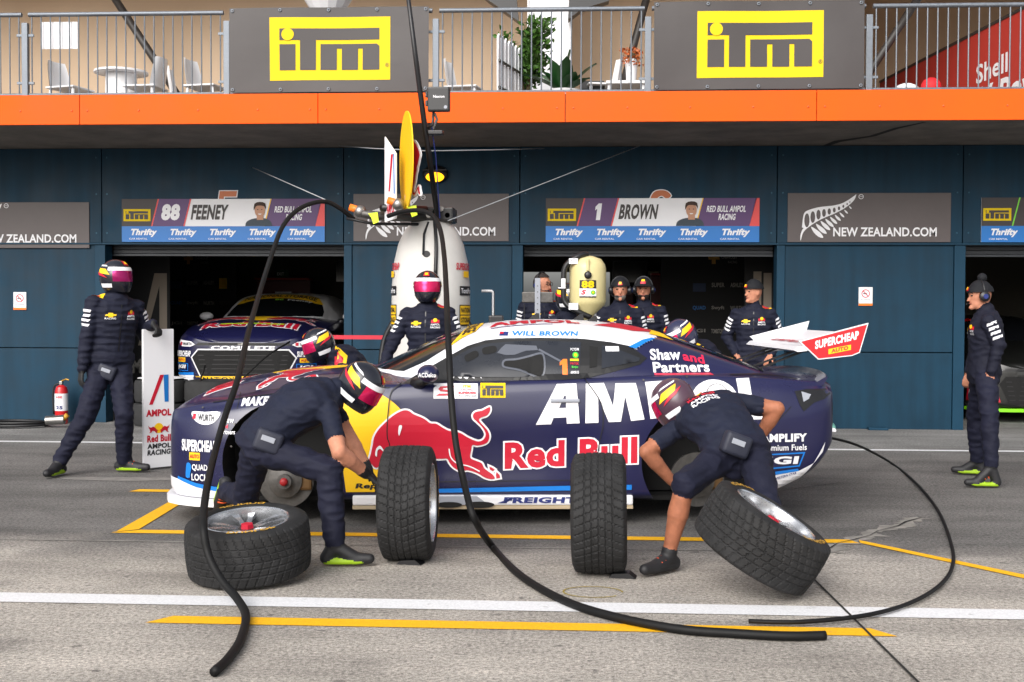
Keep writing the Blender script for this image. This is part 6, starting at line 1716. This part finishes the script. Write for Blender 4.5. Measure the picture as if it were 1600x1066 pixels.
class Body:
    def __init__(self):
        self.mb = MB(); self.seg = []
    def limb(self, a, b, ra, rb, lab, n=14):
        a, b = V(a), V(b)
        if (b - a).length < 1e-4: b = a + V((0, 0, 1e-3))
        d = (b - a).normalized(); u = d.orthogonal().normalized(); w = d.cross(u)
        rings = []
        for q in (-80, -50, -20):
            c = a + d * ra * math.sin(R(q)); rr_ = ra * math.cos(R(q)); rings.append([c + (u * math.cos(2 * math.pi * k / n) + w * math.sin(2 * math.pi * k / n)) * rr_ for k in range(n)])
        for q in (20, 50, 80):
            c = b + d * rb * math.sin(R(q)); rr_ = rb * math.cos(R(q)); rings.append([c + (u * math.cos(2 * math.pi * k / n) + w * math.sin(2 * math.pi * k / n)) * rr_ for k in range(n)])
        self.mb.rings(rings)
        self.seg.append((a, b, ra, rb, lab))
    def chain(self, pts, rs, lab):
        for i in range(len(pts) - 1): self.limb(pts[i], pts[i + 1], rs[i], rs[i + 1], lab)
    def ell(self, c, ax, r, lab, n=16, m=10):
        """ellipsoid with axes ax (3 vectors) and radii r"""
        rings = []
        for i in range(m + 1):
            t = math.pi * i / m; s = max(math.sin(t), .02)
            rings.append([V(c) + ax[0] * r[0] * s * math.cos(2 * math.pi * k / n) + ax[1] * r[1] * s * math.sin(2 * math.pi * k / n) - ax[2] * r[2] * math.cos(t) for k in range(n)])
        self.mb.rings(rings)
        mi = min(r); jmax = r.index(max(r)); e = ax[jmax] * (max(r) - mi)
        self.seg.append((V(c) - e, V(c) + e, mi * 1.06, mi * 1.06, lab))
    def torso(self, pel, neck, lat0, lat1, k, puff, bend, jl, tl, hem):
        ax = (neck - pel); L_ = ax.length; up = ax.normalized()
        fw = up.cross(lat0).normalized() * -1   # points to the chest (lat = to the wearer's left)
        rows = [(-.20, .135, .105), (-.10, .168, .118), (.04, .168, .12), (.20, .152, .112), (.40, .155, .115), (.62, .172, .125), (.80, .178, .122), (.92, .150, .10), (1.0, .085, .08), (1.06, .062, .065)]
        rings = []; cs = []
        for t, a, b in rows:
            lat = lat0.lerp(lat1, min(max(t, 0), 1)); lat = (lat - up * lat.dot(up)).normalized(); f = lat.cross(up).normalized()
            if f.dot(fw) < 0: f = -f
            c = pel + up * (L_ * t) - fw * (bend * math.sin(math.pi * min(max(t, 0), 1)))
            p_ = puff if t > hem - .02 else puff * .3
            a2, b2 = (a + p_) * k, (b + p_) * k
            rings.append([c + lat * a2 * math.cos(2 * math.pi * q / 20) + f * b2 * math.sin(2 * math.pi * q / 20) for q in range(20)])
            cs.append((c, a2, b2, t, lat))
        self.mb.rings(rings)
        for i in range(len(cs) - 1):
            lab = jl if cs[i][3] >= hem - .01 else tl
            for s in (-1, 0, 1):
                o0 = cs[i][4] * (cs[i][1] - cs[i][2]) * s; o1 = cs[i + 1][4] * (cs[i + 1][1] - cs[i + 1][2]) * s
                self.seg.append((cs[i][0] + o0, cs[i + 1][0] + o1, cs[i][2], cs[i + 1][2], lab))
        return fw, up
    def build(self, name, parent, mats, base, voxel):
        labs = list(mats.keys())
        o = mk(name, [V(v) - base for v in self.mb.v], self.mb.f, None, parent)
        o.parent = None
        md = o.modifiers.new('r', 'REMESH'); md.mode = 'VOXEL'; md.voxel_size = voxel; md.use_smooth_shade = True
        sm = o.modifiers.new('s', 'SMOOTH'); sm.factor = .5; sm.iterations = 5
        apply_mods(o)
        o.parent = parent
        me = o.data
        for l in labs: me.materials.append(mats[l])
        n = len(me.polygons)
        cen = np.empty(n * 3); me.polygons.foreach_get('center', cen); cen = cen.reshape(-1, 3)
        best = np.full(n, 1e9); lab = np.zeros(n, dtype=np.int32)
        for a, b, ra, rb, l in self.seg:
            a_ = np.array(a - base); b_ = np.array(b - base); d = b_ - a_; L2 = max(d @ d, 1e-9)
            t = np.clip(((cen - a_) @ d) / L2, 0, 1)
            dist = np.linalg.norm(cen - a_ - t[:, None] * d, axis=1) - (ra + (rb - ra) * t)
            m_ = dist < best; best[m_] = dist[m_]; lab[m_] = labs.index(l)
        me.polygons.foreach_set('material_index', lab)
        # cloth folds: wrinkles across the limbs, ground contact for the soles
        soft = {labs.index(q) for q in ('jacket', 'trousers') if q in labs}
        nv = len(me.vertices)
        flag = np.zeros(nv, dtype=bool)
        lv = np.empty(len(me.loops), dtype=np.int32); me.loops.foreach_get('vertex_index', lv)
        lt = np.empty(n, dtype=np.int32); me.polygons.foreach_get('loop_total', lt)
        flag[lv[np.repeat(np.isin(lab, list(soft)), lt)]] = True
        co = np.empty(nv * 3); me.vertices.foreach_get('co', co); co = co.reshape(-1, 3)
        no = np.empty(nv * 3); me.vertices.foreach_get('normal', no); no = no.reshape(-1, 3)
        sd = (base.x * 3.1 + base.y) % 17
        for i in np.nonzero(flag)[0]:
            x, y, z = co[i]
            w = mnoise.noise((x * 7 + sd, y * 7, z * 17)); r2 = mnoise.noise((x * 15 + sd, y * 15, z * 30 + 5))
            co[i] += no[i] * (.0065 * (1 - abs(w) * 3.2) + .0045 * r2)
        co[:, 2] = np.maximum(co[:, 2], .002)
        me.vertices.foreach_set('co', co.ravel())
        me.polygons.foreach_set('use_smooth', [True] * n)
        me.update()
        return o

def frame_of(f, u):
    f = V(f).normalized(); l = V(u).cross(f).normalized(); u = f.cross(l).normalized()
    return f, l, u

def patch(name, c, F, rad, az, el, m, parent, off=0.0, na=14, ne=6, lift=None, skew=0.0):
    """patch on an ellipsoid around the head; az/el in degrees, az 0 = front, + = wearer's left"""
    f, l, u = F; vs = []; fs = []
    for j in range(ne + 1):
        e0 = R(el[0] + (el[1] - el[0]) * j / ne)
        for i in range(na + 1):
            a = R(az[0] + (az[1] - az[0]) * i / na + skew * (j / ne - .5)); e = e0 + R(abs(skew)) * .35 * (i / na - .5)
            p = f * (rad[0] + off) * math.cos(e) * math.cos(a) + l * (rad[1] + off) * math.cos(e) * math.sin(a) + u * (rad[2] + off) * math.sin(e)
            if lift: p += lift(a, e)
            vs.append(V(c) + p)
    for j in range(ne):
        for i in range(na):
            q = j * (na + 1) + i; fs.append((q, q + 1, q + na + 2, q + na + 1))
    return mk(name, vs, fs, m, parent, smooth=True)

def helmet(parent, c, f, u, k, accents):
    F = frame_of(f, u); ff, l, uu_ = F
    rad = (.142 * k, .122 * k, .140 * k)
    c = V(c) + uu_ * .012 * k
    def chin(a, e):
        w = max(0, math.cos(a)) ** 2 * max(0, -math.sin(e)) * 1.0
        return ff * (.045 * k * w) - uu_ * (.035 * k * max(0, -math.sin(e)))
    sh = patch('helmet', c, F, rad, (-180, 180), (-52, 90), accents.get('shell', M_HELM), parent, 0, 40, 22, chin)
    patch('visor', c, F, rad, (-66, 66), (-16, 17), accents.get('visor', M_VISOR), sh, .004 * k, 22, 8, chin)
    patch('brow_band', c, F, rad, (-84, 84), (17, 30), accents.get('band', M_PWHITE), sh, .0055 * k, 24, 4, chin)
    for sg in (-1, 1):
        patch('yellow_flash', c, F, rad, (sg * 84, sg * 136), (6, 26), M_GOLD, sh, .004 * k, 10, 6, chin, 18 * sg)
        patch('red_flash', c, F, rad, (sg * 96, sg * 140), (-2, 12), M_RED, sh, .0065 * k, 10, 5, chin, 26 * sg)
        patch('white_flash', c, F, rad, (sg * 92, sg * 150), (34, 40), M_PWHITE, sh, .004 * k, 10, 3, chin, 10 * sg)
    patch('crest', c, F, rad, (-16, 16), (38, 60), M_RED, sh, .004 * k, 6, 5, chin)
    patch('crest', c, F, rad, (-9, 9), (42, 54), M_GOLD, sh, .007 * k, 6, 5, chin)
    patch('jaw_stripe', c, F, rad, (70, 120), (-34, -22), M_PWHITE, sh, .004 * k, 10, 3, chin)
    patch('jaw_stripe', c, F, rad, (-120, -70), (-34, -22), M_PWHITE, sh, .004 * k, 10, 3, chin)
    return sh

def face(parent, c, f, u, k, brow=M_DARKH):
    ff, l, uu_ = frame_of(f, u)
    for s in (-1, 1):
        p = V(c) + ff * .088 * k + l * s * .031 * k + uu_ * .012 * k
        MB().ball(p, (.011 * k, .011 * k, .007 * k), 8, 6).build('eye', M_EYE, parent, smooth=True)
        b = MB().tube([p + uu_ * .022 * k - l * .016 * k + ff * .004, p + uu_ * .026 * k + ff * .006, p + uu_ * .020 * k + l * .018 * k - ff * .002], [.004, .005, .003], 6).build('eyebrow', brow, parent)
    MB().tube([V(c) + ff * .092 * k - uu_ * .058 * k - l * .022 * k, V(c) + ff * .098 * k - uu_ * .058 * k, V(c) + ff * .092 * k - uu_ * .058 * k + l * .022 * k], [.004, .006, .004], 6).build('mouth', M_LIP, parent)

def person(name, J, k, label, cfg):
    """J: joints in world space (A and B sides); builds one continuous body plus worn things"""
    J = {a: (V(b) if a != 'k' else b) for a, b in J.items()}
    zmin = min(J['anA'].z, J['anB'].z, J['toA'].z, J['toB'].z)
    base = V(((J['anA'].x + J['anB'].x) / 2, (J['anA'].y + J['anB'].y) / 2, 0))
    root = tag(empty('person', base), label, 'person')
    B = Body(); laces = []
    head_f, head_u = V(cfg['look']).normalized(), V(cfg.get('head_up', (0, 0, 1))).normalized()
    sleeves = cfg.get('sleeve', 'long')
    jl, tl = 'jacket', 'trousers'
    lat0 = J['hiA'] - J['hiB']; lat1 = J['shA'] - J['shB']
    face_dir = V(cfg['face'])
    up = (J['neck'] - J['pel']).normalized()
    left = up.cross(face_dir)      # wearer's left
    lat0 = (lat0 if lat0.dot(left) > 0 else -lat0).normalized(); lat1 = (lat1 if lat1.dot(left) > 0 else -lat1).normalized()
    bk = cfg.get('bulk', 1.0)
    fw, upn = B.torso(J['pel'], J['neck'], lat0, lat1, k * bk, cfg.get('puff', .018), cfg.get('bend', .0), jl, tl, cfg.get('hem', -.10))
    # neck and head
    hc = J['head']; F = frame_of(head_f, head_u); ff, l, uu_ = F
    B.limb(J['neck'] - upn * .02, hc - uu_ * .05 * k - ff * .01, .058 * k, .052 * k, 'skin')
    B.ell(hc + uu_ * .02 * k, (ff, l, uu_), (.098 * k, .077 * k, .108 * k), 'skin')
    B.ell(hc + ff * .022 * k - uu_ * .055 * k, (ff, l, uu_), (.070 * k, .058 * k, .062 * k), 'skin')
    if not cfg.get('helmet'):
        B.limb(hc + ff * .094 * k + uu_ * .004 * k, hc + ff * .112 * k - uu_ * .030 * k, .010 * k, .015 * k, 'skin')
        B.limb(hc + ff * .080 * k - uu_ * .098 * k, hc + ff * .086 * k - uu_ * .095 * k, .022 * k, .022 * k, 'skin')
        B.limb(hc + ff * .086 * k + uu_ * .030 * k + l * .03 * k, hc + ff * .086 * k + uu_ * .030 * k - l * .03 * k, .014 * k, .014 * k, 'skin')
        for s in (-1, 1): B.ell(hc + l * s * .078 * k - uu_ * .005 * k, (ff, l, uu_), (.020 * k, .010 * k, .032 * k), 'skin')
    if cfg.get('collar', True):
        B.limb(J['neck'] - upn * .03, J['neck'] + upn * .035, .082 * k, .072 * k, jl)
    pf = cfg.get('puff', .018)
    for s in 'AB':
        tt = (J['sh' + s] - J['neck']).dot(upn)
        if tt > -.05 * k: J['sh' + s] = J['sh' + s] - upn * (tt + .05 * k)
    for s in 'AB':
        sh, el, wr, ha = J['sh' + s], J['el' + s], J['wr' + s], J['ha' + s]
        inner = J['neck'].lerp(sh, .45) - upn * .03
        B.limb(inner, sh - upn * .022 * k, .080 * k, (.060 + pf * .3) * k, jl)
        if sleeves == 'long':
            B.limb(sh - upn * .012 * k, el, (.060 + pf * .4) * k, (.052 + pf * .5) * k, jl); B.limb(el, el.lerp(wr, .95), (.051 + pf * .5) * k, (.038 + pf * .3) * k, jl)
        else:
            mid = sh.lerp(el, .62)
            B.limb(sh, mid, .066 * k, .062 * k, jl); B.limb(mid, el, .056 * k, .049 * k, 'skin')
            B.limb(el, el.lerp(wr, .35), .049 * k, .052 * k, 'skin'); B.limb(el.lerp(wr, .35), wr, .052 * k, .034 * k, 'skin')
        gl = 'glove' if cfg.get('gloves') else 'skin'
        d = (ha - wr).normalized()
        side = V(cfg.get('palm' + s, (0, 1, 0))); side = (side - d * side.dot(d))
        side = side.normalized() if side.length > .05 else d.orthogonal().normalized()      # palm normal
        wd = d.cross(side)
        pk = ha
        for q in (-1, -.33, .33, 1):
            B.limb(wr.lerp(pk, .15) + wd * .014 * q * k, pk + wd * .030 * q * k, .017 * k, .0145 * k, gl)
        curl = cfg.get('curl' + s, .7)
        for q, fl in ((-1, .075), (-.33, .085), (.33, .080), (1, .062)):
            p0 = pk + wd * .030 * q * k; d1 = (d * math.cos(curl * .6) + side * math.sin(curl * .6)); d2 = (d * math.cos(curl * 1.7) + side * math.sin(curl * 1.7))
            p1 = p0 + d1 * fl * .5 * k + wd * .004 * q; p2 = p1 + d2 * fl * .5 * k
            B.limb(p0, p1, .0125 * k, .0115 * k, gl, 10); B.limb(p1, p2, .0115 * k, .010 * k, gl, 10)
        th = cfg.get('thumb' + s, 1)
        t0 = wr.lerp(pk, .35) + wd * .028 * th * k; t1 = t0 + (d * .6 + wd * .65 * th + side * .35).normalized() * .045 * k; t2 = t1 + (d * .8 + wd * .15 * th + side * .6).normalized() * .035 * k
        B.limb(t0, t1, .0155 * k, .0135 * k, gl, 10); B.limb(t1, t2, .0135 * k, .011 * k, gl, 10)
        if cfg.get('gloves'): B.limb(wr.lerp(el, .14), wr, .044 * k, .036 * k, gl)
        hi, kn, an, to = J['hi' + s], J['kn' + s], J['an' + s], J['to' + s]
        B.limb(J['pel'].lerp(hi, .5) , hi.lerp(kn, .15), .10 * k, .104 * k, tl)
        B.limb(hi, kn, .106 * k, .082 * k, tl)
        if cfg.get('shorts'):
            kk = kn.lerp(an, .10)
            B.limb(kn, kk, .068 * k, .062 * k, tl)
            B.limb(kk, kn.lerp(an, .38), .058 * k, .066 * k, 'skin'); B.limb(kn.lerp(an, .38), kn.lerp(an, .9), .066 * k, .040 * k, 'skin')
        else:
            B.limb(kn, kn.lerp(an, .45), .080 * k, .076 * k, tl); B.limb(kn.lerp(an, .45), kn.lerp(an, .93), .076 * k, .062 * k, tl)
        fd = (to - an); fl = fd.normalized(); shin = (an - kn).normalized()
        dn = (shin - fl * shin.dot(fl)); dn = dn.normalized() if dn.length > .1 else V((0, 0, -1))
        heel = an - fl * .045 * k + dn * .035 * k
        ball = an + fl * .13 * k + dn * .045 * k
        if an.z < .24 and not cfg.get('tiptoe'):
            fl = V((fl.x, fl.y, 0)).normalized(); dn = V((0, 0, -1))
            heel = V((an.x, an.y, .052 * k)) - fl * .045 * k; ball = V((an.x, an.y, .046 * k)) + fl * .125 * k
        B.limb(kn.lerp(an, .93), an, .050 * k, .048 * k, 'shoe')
        B.limb(an, heel, .046 * k, .044 * k, 'shoe'); B.limb(an + dn * .01, ball, .048 * k, .040 * k, 'shoe'); B.limb(ball, ball + fl * .075 * k, .042 * k, .032 * k, 'shoe')
        cr = fl.cross(dn)
        for q in (.03, .06, .09):
            cc = an + fl * q * k - dn * (.036 - q * .18) * k if not (an.z < .24 and not cfg.get('tiptoe')) else V((an.x, an.y, .046 * k)) + fl * q * k + V((0, 0, (.068 - q * .28) * k))
            laces.append([cc + cr * .034 * k + dn * .018 * k, cc + V((0, 0, .004)), cc - cr * .034 * k + dn * .018 * k])
        for q in (-1, 1):
            B.limb(heel + dn * .022 * k + cr * q * .018 * k, ball + dn * .014 * k + cr * q * .026 * k, .020 * k, .017 * k, 'sole'); B.limb(ball + dn * .014 * k + cr * q * .026 * k, ball + fl * .07 * k + dn * .010 * k + cr * q * .012 * k, .017 * k, .014 * k, 'sole')
    mats = dict(jacket=cfg.get('top', M_JACKET), trousers=cfg.get('legs', M_TROUS), skin=cfg.get('skin', M_SKIN), glove=M_GLOVE, shoe=M_SHOE, sole=cfg.get('sole', M_SOLEB))
    bo = B.build('body', root, mats, base, cfg.get('voxel', .011))
    if cfg.get('voxel', .011) <= .0105:
        for pl in laces: MB().tube([q - base for q in pl], .005, 6, spline=3).build('lace', mat('lace_orange', (214, 84, 40), .6), root)
    hb = hc - base
    if cfg.get('helmet'): helmet(root, hb, ff, uu_, k * cfg.get('hk', 1.0), cfg['helmet'])
    else: face(root, hb, ff, uu_, k, cfg.get('brow', M_DARKH))
    rad = (.108 * k, .090 * k, .118 * k)
    cb = hb + uu_ * .022 * k
    hat = cfg.get('hat')
    if hat == 'beanie':
        bn = patch('beanie', cb, F, (rad[0], rad[1], rad[2] * 1.06), (-180, 180), (14, 90), M_BEANIE, root, .004, 30, 12)
        patch('beanie_cuff', cb, F, (rad[0], rad[1], rad[2]), (-180, 180), (8, 32), M_BEANIE, bn, .011, 30, 5)
        patch('badge', cb, F, rad, (-13, 13), (14, 27), M_RED, bn, .015, 5, 4); patch('badge', cb, F, rad, (-8, 8), (18, 30), M_GOLD, bn, .018, 5, 4)
        if cfg.get('bobble'): MB().ball(cb + uu_ * .145 * k - ff * .02, .042 * k, 12, 9).build('bobble', M_BEANIE, bn, smooth=True)
    if hat == 'cap':
        cp = patch('cap', cb, F, rad, (-180, 180), (12, 90), M_BEANIE, root, .006, 30, 12)
        br = []; 
        for rr_ in (.0, .075):
            br.append([cb + ff * ((rad[0] + rr_) * math.cos(a)) * .98 + l * (rad[1] + rr_ * .25) * math.sin(a) + uu_ * (.030 - rr_ * .25) for a in np.linspace(-1.1, 1.1, 15)])
        b = MB(); b.rings(br, cap=False, closed=False); b.rings([[p + uu_ * .006 for p in r_] for r_ in br], cap=False, closed=False); b.build('cap_peak', M_BEANIE, cp, smooth=True)
        patch('badge', cb, F, rad, (-14, 14), (22, 48), M_GOLD, cp, .009, 5, 4); patch('badge', cb, F, rad, (-18, 18), (20, 34), M_RED, cp, .011, 5, 3)
    if cfg.get('hair'):
        patch('hair', cb, F, rad, (-180, 180), (34, 90), cfg['hair'], root, -.002, 24, 8); patch('hair', cb, F, rad, (75, 285), (-20, 40), cfg['hair'], root, -.004, 20, 8)
    if cfg.get('beard'):
        patch('beard', hb - uu_ * .062 * k + ff * .018 * k, F, (.078 * k, .063 * k, .056 * k), (-75, 75), (-70, 8), cfg['beard'], root, .001, 16, 7)
    if cfg.get('glasses'):
        for s in (-1, 1):
            MB().lathe([(.020, 0), (.023, .002), (.023, .005), (.020, .007)], 14, (0, 0, 0), 'X', cap=False).build('glasses', M_BLACK, root).matrix_basis = Matrix.Translation(hb + ff * .104 * k + l * s * .031 * k + uu_ * .012 * k) @ Matrix((ff, l, uu_)).transposed().to_4x4()
    if cfg.get('headset'):
        hs = None
        for s in (-1, 1):
            m_ = Matrix.Translation(hb + l * s * .088 * k) @ Matrix((l * s, ff, uu_)).transposed().to_4x4()
            e = MB().lathe([(.0, -.012), (.040, -.012), (.046, 0), (.044, .022), (.030, .034), (.0, .036)], 18, (0, 0, 0), 'X').build('ear_cup', M_CARBON, root, smooth=True, auto=40); e.matrix_basis = m_
            d_ = MB().lathe([(.0, .037), (.022, .037), (.02, .040)], 14, (0, 0, 0), 'X').build('cup_badge', M_NINK, root); d_.matrix_basis = m_
        MB().tube([hb + l * .10 * k * math.cos(a) + uu_ * (.02 + .128 * math.sin(a)) * k for a in np.linspace(.1, math.pi - .1, 14)], .009, 8).build('headband', M_CARBON, root, smooth=True)
        MB().tube([hb - l * .10 * k - uu_ * .02, hb - l * .08 * k + ff * .08 - uu_ * .06, hb - l * .02 * k + ff * .115 - uu_ * .062], [.004, .004, .008], 6, spline=4).build('microphone', M_CARBON, root, smooth=True)
    # prints on the clothing
    bv = bvh_of(bo)
    fw_f = (fw - up * fw.dot(up)).normalized(); lft = lat1
    def on_chest(sx, sz):
        o = J['pel'] - base + (J['neck'] - J['pel']) * sz + lft * sx
        return Surf(bv, o, lft, up, .5)
    if cfg.get('chest', True):
        mp = on_chest(-.085 * k, .74); sheet('chest_badge', [rect2(-.045, -.010, .045, .006, .006), rect2(-.02, -.022, .02, .018)], mp, .004, M_GOLD, bo, step=.03); text('chest_print', 'RACING', (-.045, -.040, .045, -.024), mp, .004, M_PWHITE, bo, bold=.02)
        mp = on_chest(.085 * k, .74)
        sheet('chest_badge', [rect2(-.035, .0, .035, .028)], mp, .004, M_RED, bo, step=.03); sheet('chest_badge', [circle2(0, .026, .018, 12)], mp, .007, M_GOLD, bo)
        text('chest_print', 'AMPOL', (-.04, -.022, .04, -.004), mp, .004, M_PWHITE, bo, bold=.03); text('chest_print', 'RACING', (-.04, -.046, .04, -.028), mp, .004, M_PWHITE, bo, bold=.03)
        zp = on_chest(0, .55); ribbon('zip', [(0, -.22), (0, -.1), (0, 0), (0, .1), (0, .2)], .010, zp, .003, M_CARBON, bo)
    if cfg.get('arms', True) and sleeves == 'long':
        for s in 'AB':
            sh, el = J['sh' + s] - base, J['el' + s] - base
            ax = (el - sh).normalized(); out = (J['sh' + s] - J['neck']); out = (out - ax * out.dot(ax)).normalized()
            vd = V((0, -1, .1)) ; vd = (vd - ax * vd.dot(ax)).normalized()
            out = (out * .8 + vd * .6).normalized()
            mp = Surf(bv, sh.lerp(el, .55), ax.cross(-out) * 1.0, -ax, .3)
            mp = Surf(bv, sh.lerp(el, .55), (-ax).cross(out).normalized() , -ax, .3)
            for q in range(4): sheet('sleeve_print', [rect2(-.042, .075 - q * .042, .042, .098 - q * .042, .008)], mp, .004, M_PWHITE, bo, step=.03)
            tp = Surf(bv, sh.lerp(J['neck'] - base, .25), (V((1, 0, 0))), V((0, 1, .2)).normalized(), .3)
            if s == cfg.get('flash', 'A'):
                sheet('shoulder_flash', [rect2(-.05, -.035, .05, .035)], tp, .004, M_GOLD, bo, step=.03); sheet('shoulder_flash', [rect2(-.05, -.035, .02, .0)], tp, .007, M_RED, bo, step=.03)
    if cfg.get('back'):
        o = J['pel'] - base + (J['neck'] - J['pel']) * .80
        mp = Surf(bv, o, -lft, up, .5)
        bull_pair(bo, mp, 0, .02, .16, .004)
        text('back_print', 'Red Bull', (-.085, -.05, .085, -.012), mp, .005, M_RED, bo, bold=.04, step=.04); text('back_print', 'AMPOL', (-.085, -.088, .085, -.058), mp, .005, M_PWHITE, bo, bold=.04, step=.04); text('back_print', 'RACING', (-.085, -.126, .085, -.096), mp, .005, M_PWHITE, bo, bold=.04, step=.04)
    if cfg.get('pouch'):
        p = J['pel'] - base + V(cfg['pouch'])
        po = MB().box((-.08, -.045, -.065), (.08, .045, .065), .022).build('belt_pouch', mat('pouch_grey', (34, 37, 52), .6, bump=(30, .3, .005)), root, smooth=True); po.location = p; po.rotation_euler = (0, .35, .2)
        MB().box((-.045, -.052, .0), (.035, -.046, .032), .003).build('pouch_label', M_LGREY, po)
    return root

H1 = dict(visor=M_VISOR)
person('walker', POSE['walker'], 1.09, 'helmeted crew member in navy jacket walking right with the white stop board',
       dict(look=(.95, -.30, 0), face=(.55, -.84, 0), helmet=dict(visor=mat('visor_purple', (150, 20, 90), .15, metal=.5)), gloves=True, puff=.03, sole=M_SOLE, palmA=(.6, .6, 0), palmB=(0, -.3, -1), curlB=1.2, thumbA=-1, thumbB=1, hem=-.06, hk=.98, voxel=.010, flash='A', pouch=(.02, -.13, -.10)))
person('front', POSE['front'], 1.0, 'helmeted mechanic in navy shirt lunging at the front wheel of the car',
       dict(look=(.78, -.10, -.62), head_up=(.62, -.1, .78), face=(.70, -.25, -.60), helmet=H1, gloves=True, sleeve='short', top=M_SHIRT, puff=.014, bulk=1.12, bend=.05, chest=False, arms=False, palmA=(0, .2, -1), palmB=(0, .2, -1), hem=.0, collar=True, voxel=.008, sole=M_SOLE, pouch=(.09, -.17, .03)))
person('rear', POSE['rear'], 1.0, 'helmeted mechanic in navy shirt and shorts crouching at the rear wheel',
       dict(look=(-.70, .45, -.55), head_up=(-.50, .25, .82), face=(-.35, .75, -.55), helmet=dict(visor=M_VISOR, band=M_PWHITE, shell=mat('helmet_dusk', (74, 52, 66), .3, coat=.4)), gloves=False, sleeve='short', top=M_SHIRT, puff=.014, bulk=1.12, bend=.06, chest=False, arms=False, back=True, shorts=True, skin=M_SKINT, palmA=(.3, 0, -1), palmB=(0, 0, -1), hem=.0, voxel=.008, sole=M_SOLEB, pouch=(-.03, -.16, .06)))
person('right', POSE['right'], .975, 'young man in navy hoodie, bobble beanie and headset standing at the right edge',
       dict(look=(-1, -.06, -.04), face=(-.95, -.30, 0), hat='beanie', bobble=True, headset=True, top=M_HOOD, puff=.022, palmA=(.3, .5, 0), palmB=(.3, .8, 0), hem=-.10, sole=M_SOLE, voxel=.010, flash='A'))
person('farfront', POSE['farfront'], 1.0, 'helmeted mechanic in black bending behind the car bonnet', dict(look=(-.85, -.35, -.35), head_up=(-.4, -.1, .9), face=(-.75, -.3, -.5), helmet=H1, gloves=True, puff=.015, bend=.04, chest=False, hem=-.05, voxel=.014))
person('farrear', POSE['farrear'], 1.0, 'helmeted mechanic bending behind the rear window of the car', dict(look=(-.80, -.2, -.45), head_up=(-.5, -.1, .85), face=(-.75, -.2, -.5), helmet=dict(visor=M_VISOR, shell=mat('helmet_navy', (40, 42, 70), .25, coat=.5)), gloves=True, puff=.015, bend=.04, chest=False, hem=-.05, voxel=.014))

def standing(x, y, ztop, ang, arms='down', extra=.03, lean=0.0):
    """joints of an upright figure facing ang (degrees, 0 = +X, -90 = the camera)"""
    k = (ztop - extra) / 1.80
    f = V((math.cos(R(ang)), math.sin(R(ang)), 0)); l = V((-f.y, f.x, 0)); b = V((x, y, 0))
    P = lambda a, c, z: b + f * a * k + l * c * k + V((0, 0, z * k)) + f * (lean * max(0, z - .95))
    J = dict(pel=P(0, 0, .97), neck=P(.0, 0, 1.49), head=P(.03, 0, 1.665), shA=P(0, .185, 1.445), shB=P(0, -.185, 1.445), hiA=P(0, .09, .95), hiB=P(0, -.09, .95),
             knA=P(.03, .11, .51), knB=P(.03, -.11, .51), anA=P(-.01, .12, .09), anB=P(-.01, -.12, .09), toA=P(.15, .15, .05), toB=P(.15, -.15, .05))
    if arms == 'down':
        J.update(elA=P(-.03, .25, 1.17), elB=P(-.03, -.25, 1.17), wrA=P(.06, .27, .93), wrB=P(.06, -.27, .93), haA=P(.09, .27, .84), haB=P(.09, -.27, .84))
    elif arms == 'pocket':
        J.update(elA=P(-.08, .29, 1.18), elB=P(-.08, -.29, 1.18), wrA=P(.09, .19, 1.0), wrB=P(.09, -.19, 1.0), haA=P(.13, .14, .93), haB=P(.13, -.14, .93))
    elif arms == 'hold':
        J.update(elA=P(.12, .24, 1.20), elB=P(.12, -.24, 1.20), wrA=P(.34, .14, 1.24), wrB=P(.34, -.16, 1.24), haA=P(.43, .10, 1.25), haB=P(.43, -.12, 1.25))
    elif arms == 'rest':
        J.update(elA=P(.02, .29, 1.19), elB=P(.05, -.31, 1.18), wrA=P(.16, .33, .97), wrB=P(.20, -.36, .98), haA=P(.24, .34, .92), haB=P(.29, -.37, .93))
    return J, k
def add_standing(key, ang, label, arms='down', extra=.03, lean=0.0, turn=0, **cfg):
    x, y, z = STAND[key]
    J, k = standing(x, y, z, ang, arms, extra, lean)
    d = (math.cos(R(ang + turn)), math.sin(R(ang + turn)), cfg.pop('pitch', 0))
    c = dict(look=d, face=(math.cos(R(ang)), math.sin(R(ang)), 0), voxel=.0125, puff=.026, palmA=(0, 0, -1), palmB=(0, 0, -1))
    c.update(cfg)
    return person(key, J, k, label, c)
add_standing('fuel_guard', -92, 'helmeted crew member with pink visor standing before the white tower', 'rest', .045, helmet=H1, gloves=True, voxel=.0105, turn=4)
add_standing('fueler', -40, 'helmeted refueller lifting the cream churn behind the roof', 'hold', .045, helmet=H1, gloves=True, turn=20)
add_standing('headset', -75, 'dark haired man with headset and glasses in the middle garage mouth', 'down', .02, hair=M_DARKH, headset=True, glasses=True, turn=40)
add_standing('grey', -92, 'man with grey goatee, black beanie and headset behind the car', 'down', .03, hat='beanie', headset=True, beard=M_GREYH, brow=M_GREYH)
add_standing('cap', -97, 'bearded man in black cap and headset beside the tool chest', 'down', .03, hat='cap', headset=True, beard=M_DARKH)
add_standing('beanie', -98, 'man in black beanie with hands in pockets before the right pillar, looking left', 'pocket', .03, hat='beanie', turn=-52)
